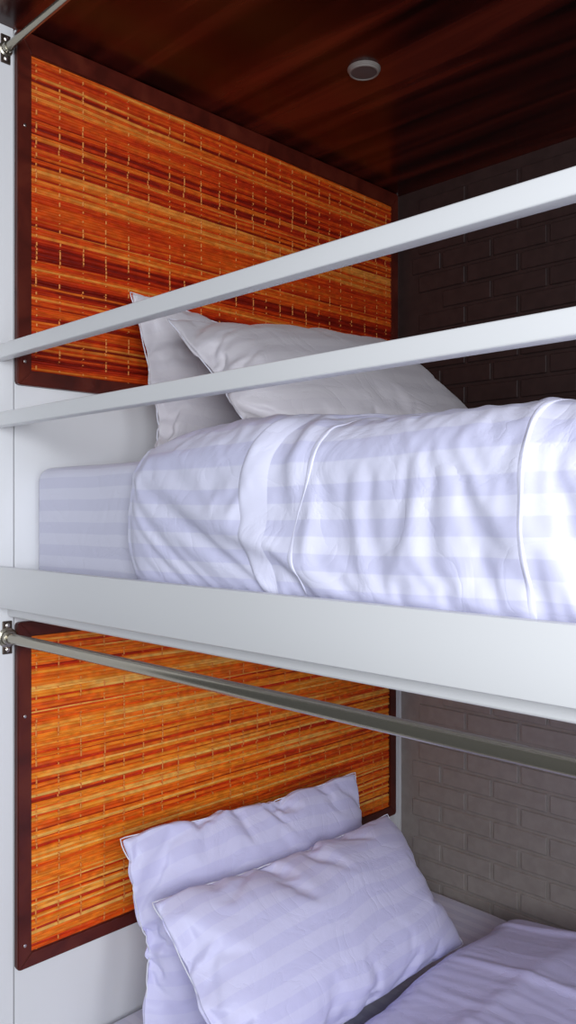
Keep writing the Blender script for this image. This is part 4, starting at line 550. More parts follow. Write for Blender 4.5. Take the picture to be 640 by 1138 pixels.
-1021,1032,33,-22,-15,-7,-5,9,1,20,5,8,-6,13,-1,1,0,0,0,1,-1,0,0,0,1,-1,0,1,-1,1,0,-1,1,-1,1,0,-1,1,-1,0,0,1,-1,0,0,0,0,0,0,-10,4,-4,1,-2,-7,-3,-4,-1,-22,2,34,
-116,105,0,11,2,4,3,-5,-1,-6,-1,0,1,5,0,0,0,0,0,0,0,0,0,0,1,-1,0,0,0,0,0,0,0,0,0,0,0,0,0,0,0,0,0,0,0,0,0,0,0,2,1,0,-1,1,-1,-1,-1,0,-12,4,8,
-34,78,-47,43,5,1,-2,1,1,-8,-4,-10,9,-23,-1,-1,-1,0,0,-2,1,0,0,-1,0,0,0,-1,-1,-1,-1,0,0,-2,-1,-1,0,-2,1,-1,-1,-1,1,-1,1,0,-1,0,-3,-19,6,-5,0,-2,-6,-3,-2,0,-4,0,12,
-992,987,47,-26,-4,0,-4,1,-22,30,4,4,12,8,-1,1,0,1,-1,0,0,1,-1,0,1,-1,0,1,-1,1,0,-1,1,-1,1,0,-1,1,-1,0,1,-1,0,0,0,0,1,-1,-1,-14,3,-1,1,0,7,-23,1,-1,-27,46,-12,
-85,84,-9,11,1,-1,-4,0,23,-18,-3,-5,5,3,-1,1,1,-1,0,0,0,0,0,0,1,-1,0,0,0,0,0,0,1,-1,-1,1,0,0,0,0,0,0,0,0,0,0,0,0,0,2,-2,1,-1,1,9,-11,0,0,-13,10,5,
-31,79,-63,57,2,0,1,0,-6,3,-1,-4,-10,-17,-1,-2,0,-1,-1,1,-1,0,0,1,-2,2,-1,-1,-1,-2,0,0,-1,0,-2,-1,0,-1,0,-1,-1,0,0,0,0,-1,1,-1,-1,-27,3,1,-1,1,11,-22,0,0,-1,15,-12,
-964,920,74,-10,-18,6,3,3,20,-12,-1,-15,21,17,1,0,0,0,1,-1,0,1,-1,0,1,-1,0,1,-1,1,0,-1,1,0,-1,1,-1,1,-1,1,-1,0,0,0,0,1,-2,1,-1,-1,-6,-2,1,-31,13,-1,1,-1,3,23,-26,
-53,37,27,-8,-9,3,3,3,17,-23,2,6,-5,1,1,0,0,1,-1,0,0,0,0,0,1,-1,0,0,0,0,0,0,1,-1,-1,1,0,0,0,0,0,0,0,0,0,0,0,0,-1,1,-3,1,-1,13,-11,0,0,0,0,-4,6,
-27,31,29,7,5,0,0,-2,-21,18,0,5,-7,-27,-4,-1,0,-1,0,0,0,0,0,0,0,0,-1,0,-1,-1,-1,-1,1,-2,0,-2,0,0,-1,-1,0,-1,0,0,-1,0,-1,0,-3,-5,-11,-2,0,-14,1,0,0,-1,2,29,-32,
-978,935,56,19,-22,-8,0,12,13,-1,3,6,-19,27,3,-1,0,0,1,-1,0,1,-1,0,1,-1,0,1,-1,1,0,-1,1,0,-1,1,-1,1,-1,1,-1,0,0,0,0,0,0,0,-1,-2,-2,-4,-1,-1,-17,1,-1,-6,-9,41,-28,
-12,-4,13,19,-19,-2,0,7,4,-1,2,4,-10,0,1,0,1,-1,0,0,0,0,0,1,-1,0,0,0,0,0,0,0,0,0,0,0,0,0,0,0,0,0,0,0,0,0,0,0,-1,0,-1,0,-1,1,1,0,0,5,1,-9,3,
-28,40,31,-14,15,2,-1,-2,-6,-1,-1,-7,14,-27,-10,0,0,0,-1,1,1,-1,-1,1,0,0,-1,-1,0,-1,0,-2,0,0,-1,-2,1,-1,-1,0,-1,0,-2,0,0,-1,0,-2,-2,-4,-7,-5,-1,-2,-11,0,0,-2,-1,29,-28,
-1018,1007,51,-60,40,-19,8,15,-6,8,1,3,13,-5,7,0,1,-1,0,0,1,-1,0,1,-1,0,1,-1,1,-1,1,-1,1,0,-1,1,-1,1,-1,1,-1,0,0,0,0,0,0,-1,0,-2,-1,-4,-1,-2,-6,-8,-1,-23,12,30,-36,
-4,19,-18,8,1,-11,3,8,-3,2,1,0,1,-3,-2,0,0,1,-1,0,0,0,0,0,1,-1,0,0,0,0,0,0,0,0,0,0,0,0,0,0,0,0,0,0,0,0,0,-1,1,-1,-1,0,-1,1,-1,1,1,8,-3,-7,-1,
-42,87,-24,20,-1,6,-2,-5,3,-5,-1,-2,-21,13,-21,1,-1,0,0,0,0,0,0,0,0,-1,1,-2,0,0,-2,0,-1,-1,0,-1,0,0,-1,-1,-1,-1,0,-2,1,-2,-1,-1,-1,-4,-5,-5,-3,-1,-6,-5,-1,-3,1,20,-23,
-1050,1078,-24,22,-45,23,8,10,2,4,1,6,4,5,1,0,0,0,1,-1,0,0,1,-1,0,1,-1,0,1,-1,1,-1,1,0,-1,1,-1,1,-1,1,-1,0,0,0,0,0,-1,0,0,-1,-2,-3,-1,-4,-2,-6,-6,-5,-24,40,-20,
21,10,-43,25,-9,-8,4,5,0,1,0,1,-1,-2,-2,1,-1,0,0,1,-1,0,0,0,0,1,-1,0,0,0,0,0,0,0,0,0,0,0,0,0,0,0,0,0,0,0,0,-1,1,-1,-1,0,-1,1,-1,1,0,1,13,-14,-5,
-32,54,22,-9,7,3,-1,-4,-2,-2,-2,-6,-5,-10,-6,0,-2,1,-1,1,-1,1,-1,0,0,-1,1,-1,0,-2,0,-2,-1,0,0,0,-1,0,0,-1,-1,-2,-1,-1,-1,0,-1,-2,-1,-3,-4,-4,-4,-3,-3,-4,-3,-2,0,9,-12,
-1078,1093,0,8,5,-33,-3,32,3,3,3,3,5,3,1,0,0,0,0,0,1,-1,0,0,1,-1,0,1,-1,0,1,-1,1,-1,1,0,-1,1,-1,1,-1,1,-2,1,0,-1,1,-1,-1,0,-2,-1,-3,-3,-3,-3,-4,-8,-5,-19,33,
52,-42,-1,-1,11,-20,-2,9,0,0,1,-1,0,-3,0,0,-1,1,-1,0,0,1,-1,0,0,0,1,-1,0,0,0,0,0,0,0,0,0,0,0,0,0,0,0,0,0,0,0,-1,0,0,0,-1,-1,1,-1,1,-1,2,2,8,-17,
-41,85,-3,-2,-8,14,0,-7,-2,-2,-3,-4,-8,-7,-3,-2,0,-1,0,0,-1,1,-1,0,0,-1,1,0,0,-1,-4,-1,0,-1,1,0,0,0,-1,0,1,-5,-2,-1,0,-2,1,-2,-2,-2,-3,-4,-4,-3,-3,-3,-3,-4,-1,1,3,
-1096,1135,-23,-20,19,3,-26,33,4,3,2,4,4,2,1,0,0,0,0,0,0,1,-1,0,0,1,-1,0,1,-1,0,0,1,-1,1,-1,1,0,-1,1,-1,1,-2,1,-1,1,-1,0,-1,0,-1,-2,-2,-3,-3,-4,-2,-3,-5,-11,-13,
88,-72,-7,-4,4,4,-16,9,0,1,-1,1,-2,-2,0,0,0,-1,0,1,-1,0,0,0,0,1,-1,0,1,-2,-1,4,-2,0,0,0,0,0,0,1,-1,0,0,0,0,0,-1,1,-1,0,0,-1,0,-1,0,1,-1,1,0,0,7,
-32,55,18,4,-3,-2,5,-7,-4,-1,-4,-5,-7,-6,-2,-1,0,-2,1,-1,0,-1,0,0,0,-1,1,1,-1,-3,-9,12,-5,-2,1,0,0,0,0,1,-2,3,-10,-1,0,-1,-1,0,-2,-2,-2,-4,-3,-5,-2,-4,-2,-1,-3,-3,-1,
-1114,1141,7,-37,6,5,23,-6,-7,14,3,6,2,1,0,1,0,0,0,0,0,1,-1,0,1,-1,0,1,-2,2,-2,1,1,-1,1,-1,1,-1,1,-1,1,-1,0,-1,1,-1,0,0,-1,0,-1,-1,-2,-3,-3,-4,-3,-4,-2,-5,-16,
127,-124,22,-20,0,-1,7,-6,3,-1,-1,0,-2,0,-1,0,-1,1,-1,1,-1,0,0,0,0,0,1,-2,2,-1,-3,5,-2,0,1,-1,0,0,0,0,1,-4,7,-4,0,-1,1,-1,1,-1,-1,1,-1,-1,0,1,-1,1,0,-1,4,
-28,66,-21,28,1,-2,-12,6,3,-10,-3,-7,-7,-3,-1,-1,-1,-1,0,-2,1,-1,0,-2,3,-1,0,-3,6,-6,-12,17,-9,2,-1,0,0,1,-1,0,1,-7,12,-14,-2,-1,0,-1,-1,-2,-1,-4,-3,-4,-4,-3,-2,-3,-1,-2,-4,
-1119,1123,29,-5,-18,-10,9,27,-5,0,-1,13,1,0,0,0,1,0,0,1,-1,0,1,-1,0,0,1,-1,0,-1,0,1,0,1,-1,1,0,-1,1,-1,1,-1,0,-1,0,0,0,-1,1,-1,-1,0,-3,-2,-3,-4,-4,-5,-3,-4,-33,
169,-175,31,-9,-12,1,-1,7,-4,0,1,-4,0,0,-1,1,-2,1,-1,0,-1,2,-2,2,-1,0,0,0,0,-9,17,-10,4,-1,-1,0,0,0,0,0,0,0,-3,11,-9,1,-1,1,-1,0,0,0,-2,1,0,-1,0,1,0,-1,-3,
-29,75,-27,13,12,2,-2,-18,6,1,0,-17,-3,-2,0,-2,0,-2,-2,0,-2,5,-6,4,-2,1,0,-1,-1,-14,21,-15,9,-4,-1,0,1,-1,1,-1,0,-1,-6,18,-22,0,0,-1,-1,-2,0,-4,-2,-5,-4,-4,-2,-4,0,-3,1,
-1141,1139,34,-7,4,-8,-2,-19,34,2,5,1,1,1,0,0,1,1,-1,1,-1,0,0,1,-1,0,0,1,-1,-2,-1,4,-1,1,-1,1,-1,1,0,-1,1,-1,0,-1,-3,3,0,0,0,0,-2,0,-1,-3,-4,-4,-3,-10,0,-4,-33,
204,-212,31,-11,7,-13,-6,11,-2,0,-3,-1,0,-2,1,-1,0,-2,1,0,0,-2,3,0,-1,0,0,0,-3,-8,20,-8,0,0,-1,0,1,-1,0,0,0,-2,4,-10,22,-14,0,0,-1,1,-1,-1,0,0,0,-1,0,1,-1,0,-4,
-23,69,-23,13,-6,10,1,3,-16,0,-9,-3,-2,-2,-1,0,-4,-3,0,0,1,-4,7,-4,2,-1,-1,-1,-5,-12,26,-11,0,0,-1,-1,1,-1,0,0,0,-3,8,-18,24,-21,0,-1,-1,-1,-2,-2,-3,-4,-5,-5,-2,-5,-1,0,0,
-1160,1149,39,-3,3,-10,21,-8,-14,22,1,2,1,2,-1,-1,3,-1,0,1,-1,1,-1,0,0,0,0,1,-1,-4,1,4,-1,1,-1,1,-1,1,-1,1,-1,1,-5,4,-6,6,0,-1,1,-1,-1,-1,0,-3,-3,-8,-17,14,-5,-7,-35,
242,-254,29,-5,5,-17,20,-13,9,-9,0,-2,0,-2,-1,4,-6,2,-1,0,0,-1,4,-1,-1,1,-1,-2,-2,-9,23,-8,-1,0,0,0,-1,-1,0,2,-1,1,-18,19,15,-11,-5,0,-1,0,-1,0,-1,0,0,-1,-3,6,-2,-1,-7,
-18,62,-12,4,-4,10,-27,18,5,-15,-2,-4,-3,-4,-1,6,-13,2,-1,1,-1,-3,8,-2,0,0,-2,-4,-3,-14,30,-11,-1,0,0,-1,0,-2,-1,4,-2,1,-16,10,20,-16,-6,-1,-2,-2,-2,-1,-3,-4,-6,-7,-8,6,-3,-2,1,
-1177,1162,32,10,-1,7,-1,12,-6,-1,1,-2,10,-3,1,1,-2,3,-1,1,-1,1,-2,1,1,-1,-1,2,-1,-5,2,3,0,1,0,-1,0,1,-1,1,-1,0,-7,6,-5,6,0,0,0,0,-1,-2,1,-2,-4,-26,1,13,-8,8,-34,
280,-292,19,7,0,0,-1,1,-6,1,0,1,-9,4,-2,-9,15,-8,1,-1,0,-1,4,-1,-1,-3,7,-6,-3,-9,23,-7,-1,0,0,-1,2,-5,4,-1,0,-6,-14,31,6,-10,-2,-3,-1,0,-1,-1,0,-1,0,-5,0,8,-4,4,-13,
-13,56,-2,-6,-1,-5,0,-24,19,0,0,2,-20,7,-1,-13,13,-9,0,1,-1,-3,9,-3,-1,-4,9,-10,-5,-15,34,-12,-1,-1,1,-1,2,-7,5,-1,0,-6,-11,21,10,-12,-5,-2,-2,-1,-4,-2,-2,-2,-8,-17,0,6,-4,4,-8,
-1192,1171,58,-21,15,2,1,1,5,1,0,3,0,1,0,-1,-3,4,1,-1,1,-1,0,1,-1,0,1,-6,2,1,0,2,1,-1,1,0,-1,0,0,1,-1,-1,-6,-1,6,2,-1,1,1,-1,-1,0,-1,-1,-11,1,-38,21,3,0,18,
320,-333,23,4,0,-1,1,-1,-3,-1,0,-5,-1,0,-3,-10,23,-11,0,0,0,-2,4,-3,1,-1,-1,-19,34,-21,17,-9,0,0,0,1,-7,13,-8,1,-1,-10,-8,39,-8,-2,-4,-1,-2,-1,-1,-1,-1,0,-4,0,-1,4,-1,0,-10,
-8,48,-15,16,-11,-2,0,-2,-7,0,-2,-5,-2,0,-4,-11,21,-11,-1,0,1,-4,7,-4,0,0,-1,-15,19,-21,27,-14,1,0,0,0,-4,8,-6,0,0,-8,-8,33,-9,-3,-3,-4,0,-3,-1,-5,-3,-2,-15,0,-12,3,0,0,12,
-1211,1195,59,-27,18,0,1,4,1,2,1,1,0,1,0,-2,2,-5,5,1,-1,0,1,-1,0,1,-2,-6,0,7,1,-1,0,1,0,-1,0,-1,2,0,-1,-4,-1,-4,5,3,1,0,0,0,0,0,-2,-1,-3,-30,17,9,-24,12,-7,
357,-366,20,3,-1,1,-1,-2,-2,0,-3,-2,-1,-1,-3,-12,15,14,-14,1,-1,1,-3,2,-1,0,-11,-12,45,-17,-7,5,-2,-1,0,-1,-5,15,-6,-1,-1,-17,1,38,-8,-4,-1,-3,-1,-1,-1,-2,-1,-2,-1,-9,11,-14,18,-11,6,
-6,49,-34,31,-12,0,-3,-3,-4,-1,-2,-4,0,-3,-3,-13,17,6,-11,1,-1,2,-3,1,0,-1,-8,-8,25,-10,-6,7,-4,0,0,-1,-3,10,-5,-1,0,-14,0,30,-6,-5,-3,-1,-2,-1,-2,-4,-5,-4,-6,-20,6,12,-18,5,-5,
-1224,1210,58,-7,-17,13,6,1,2,0,1,1,1,0,0,-1,1,-8,8,0,1,-1,0,1,-1,1,-6,-1,-1,6,2,-1,1,0,-1,1,-1,-1,1,0,1,-2,-9,1,4,3,2,-1,1,0,0,1,-2,-1,-17,8,9,-17,-4,-3,-8,
398,-405,16,-1,11,-5,-3,-1,-2,0,-3,-1,-2,-1,-3,-11,6,27,-15,-2,0,0,-2,0,-1,-1,-18,-1,42,-10,-9,-2,0,0,0,-2,-5,17,-6,-2,-1,-9,-13,44,-5,-7,-2,0,-1,-1,-2,1,-4,-2,-11,9,-9,5,3,0,3,
-4,49,-50,31,10,-8,-7,-2,-1,-3,-1,-3,-2,-2,-3,-11,8,16,-10,-2,1,-2,0,0,-1,-1,-14,0,24,-7,-4,-2,0,-1,1,-1,-4,11,-4,-1,-1,-7,-13,36,-4,-6,-4,1,-2,-1,-1,-1,-7,-6,-20,7,15,-23,-3,-1,-5,
-1241,1235,50,1,-7,-5,-9,16,3,-1,2,0,1,0,1,-1,-4,-3,7,-1,2,-1,0,1,-1,1,-2,-13,15,-6,2,4,0,-1,1,-1,0,-1,1,1,-1,1,-15,9,4,-10,11,-1,0,1,0,0,0,-7,2,5,-10,-6,-17,8,6,
436,-438,11,-5,0,12,7,-14,-1,-2,-1,-1,-3,-2,-3,-3,-10,36,-12,-3,0,-2,0,-2,-2,-2,-7,-17,29,20,-6,-13,-1,0,-1,0,-7,20,-9,0,-3,-1,-24,44,-12,20,-17,-1,0,0,-2,0,1,-13,1,-1,-2,0,5,-2,0,
-4,51,-54,12,19,5,2,-13,-2,-2,-1,-2,-4,-2,-2,-3,-10,27,-9,-2,0,-1,-1,-1,-2,-1,-5,-13,23,2,-2,-5,-1,-1,1,-1,-4,11,-4,-1,-1,-2,-20,35,-6,7,-11,0,-1,0,-1,0,0,-24,2,15,-21,-7,-9,3,2,
-1240,1228,56,-2,4,-5,-19,16,4,1,0,2,0,1,-1,0,-5,-2,6,1,0,0,1,-1,0,0,1,-9,4,4,-12,12,0,1,-1,1,-1,-2,2,1,-1,0,0,-5,-13,11,5,0,1,1,-1,1,0,0,-1,-3,-1,-8,-16,12,-11,
479,-480,5,4,-8,8,16,-11,-6,-1,0,-4,-3,-1,-3,-4,-10,38,-12,-2,-1,-1,-3,-1,-5,-2,6,-21,5,23,26,-24,-3,-2,-1,1,-10,21,-8,-1,-4,-3,-4,-13,55,-11,-9,-3,-1,0,-1,-1,0,-1,-10,-3,-1,0,4,-5,7,
-2,48,-32,-28,15,18,12,-9,-7,-1,0,-5,-3,-2,-3,-4,-7,26,-7,-3,0,-1,-1,-2,-3,-2,4,-15,8,12,0,-5,-1,0,-2,1,-5,12,-5,-1,-2,-2,-2,-2,20,-3,-4,-2,0,-1,-1,0,-1,0,-12,-6,-4,-10,-10,7,-10,
-1251,1246,50,-1,-4,6,-6,-3,-6,13,-2,3,1,-1,0,-1,-5,0,5,1,0,1,-1,-1,0,2,-1,0,-9,7,-12,13,1,0,1,-1,0,-2,3,-1,0,-1,-1,2,-16,5,8,1,0,1,0,1,-1,1,0,0,-2,-4,-12,-1,-15,
519,-517,3,-1,0,-5,8,6,10,-19,5,-11,1,-1,-5,-4,-9,38,-10,-5,-2,-1,-7,-5,22,-14,-2,-1,-17,9,48,-21,-5,-3,-1,-10,11,10,-11,0,-7,-6,-5,9,38,-3,-12,-3,0,-2,-1,0,-2,0,-4,-5,-4,-2,-2,3,5,
-4,52,-37,-3,-29,16,26,1,3,-13,4,-11,1,-3,-3,-4,-8,28,-7,-4,0,-1,-4,1,1,-3,0,-1,-11,11,8,-3,-2,-1,0,-4,2,9,-7,0,-4,-3,0,1,18,-1,-5,-2,0,-1,0,-2,0,0,-4,-6,-7,-7,-12,-3,-8,
-1266,1273,37,1,0,-6,7,-2,-4,-8,11,1,1,0,-1,1,-7,0,8,-2,2,-1,-2,1,0,1,1,-1,-1,-15,8,5,3,0,1,-1,-3,4,-1,1,-3,-2,3,-1,0,-17,15,1,1,0,1,0,0,1,0,0,0,-1,-10,-4,-14,
559,-553,-2,0,-1,-3,1,1,8,14,-17,-17,14,-5,-9,0,-12,41,-21,9,-8,-5,-11,7,24,-14,-3,-4,-1,-25,60,-11,-8,-1,-3,-10,21,-10,-2,0,-16,-5,7,25,1,20,-15,-4,-1,0,-3,0,-2,0,-3,-2,-4,-4,-4,-1,5,
-5,53,-39,-2,-12,-19,28,8,8,2,-7,-17,11,-4,-8,-1,-9,29,-12,3,-4,-1,-3,2,1,-1,-2,0,-1,-12,19,-2,-1,-1,-1,-4,9,-3,-3,1,-7,-1,2,9,0,10,-6,-2,0,0,-3,1,-1,-1,-2,-2,-4,-6,-16,-4,-12,
-1281,1300,25,1,-2,1,2,-1,0,-3,1,-10,13,-2,-10,10,1,-1,-3,5,-1,-2,0,1,-1,3,-1,-2,3,-19,18,-8,7,0,1,0,-1,1,0,1,-8,7,0,1,-12,2,1,5,2,-4,3,2,-2,1,1,0,0,0,-1,-9,-14,
598,-587,-7,0,-3,1,-2,-2,-3,1,4,31,-36,-5,-20,43,-13,-13,29,-17,-1,-13,-1,5,26,-11,-6,-13,20,-39,38,22,-13,-2,-3,-12,18,-6,-8,1,-23,15,3,0,33,-3,0,-9,-7,11,-7,-4,5,-4,-2,-1,-3,-2,-6,-5,1,
-6,49,-32,-3,-23,3,8,3,7,11,-1,-10,-4,0,-7,4,5,-7,12,-5,-1,-4,1,0,3,-2,-1,-3,4,-15,17,-1,0,0,0,-6,9,-3,-3,0,-8,4,2,0,11,1,-1,-2,-3,4,-2,-4,3,-1,-3,-1,-1,-3,-8,-16,-13,
-1296,1328,12,1,1,-1,0,1,-1,0,-11,6,6,-1,-10,8,-3,5,0,0,0,0,-1,-5,4,2,0,-2,1,-3,-5,1,6,0,1,1,0,0,-2,-2,4,1,-1,0,-2,-3,-13,11,3,1,1,0,1,-1,1,0,1,0,0,-2,-11,
638,-624,-10,-1,0,-3,-2,1,-1,-5,-22,49,-18,-10,-21,14,37,-17,-4,-3,-1,-3,-8,-8,36,-8,-6,-15,26,-31,-6,53,-12,-3,-1,-2,-3,-6,-14,34,-20,-1,-2,0,-6,29,16,-12,-6,-1,-2,-2,0,-2,1,-2,-1,-2,-3,-6,-8,
-7,41,-24,-4,-5,-1,-2,0,-2,0,-7,15,-1,-1,-6,4,1,2,1,-1,0,-1,-2,-3,6,-2,0,-4,6,-7,-6,12,0,0,0,-1,0,1,-2,-2,4,-1,-2,-1,-9,21,-4,0,1,-2,-1,0,-1,-1,0,-1,-2,0,-4,-7,-22,
-1301,1345,-1,0,1,0,-1,1,-1,1,-3,2,1,-1,-1,0,-1,2,1,-1,1,-1,1,-2,1,1,-1,1,0,-1,-1,-1,1,-2,3,-1,1,0,1,-1,1,-1,1,-2,-1,2,0,-3,0,2,-1,1,0,-1,2,-1,0,-2,0,0,4,
680,-675,-11,-1,-1,8,-2,-4,5,6,-18,4,12,-8,-8,-1,-1,20,-3,-6,4,6,-10,-8,8,10,-2,-3,-4,-5,-4,-3,14,17,-5,1,-2,-3,-4,-1,1,3,-11,17,1,-2,-2,7,-1,-2,-1,1,0,2,-4,1,0,6,1,-3,-16,
-5,6,1,-2,0,0,-2,0,-1,-1,0,0,7,-2,-1,1,0,2,0,1,-2,-2,0,-1,1,1,-1,0,0,-2,0,-2,15,-12,3,-3,0,0,0,0,2,0,-2,0,3,-1,1,6,-1,0,-2,-1,-2,-2,2,-2,-1,-2,1,2,6,
]
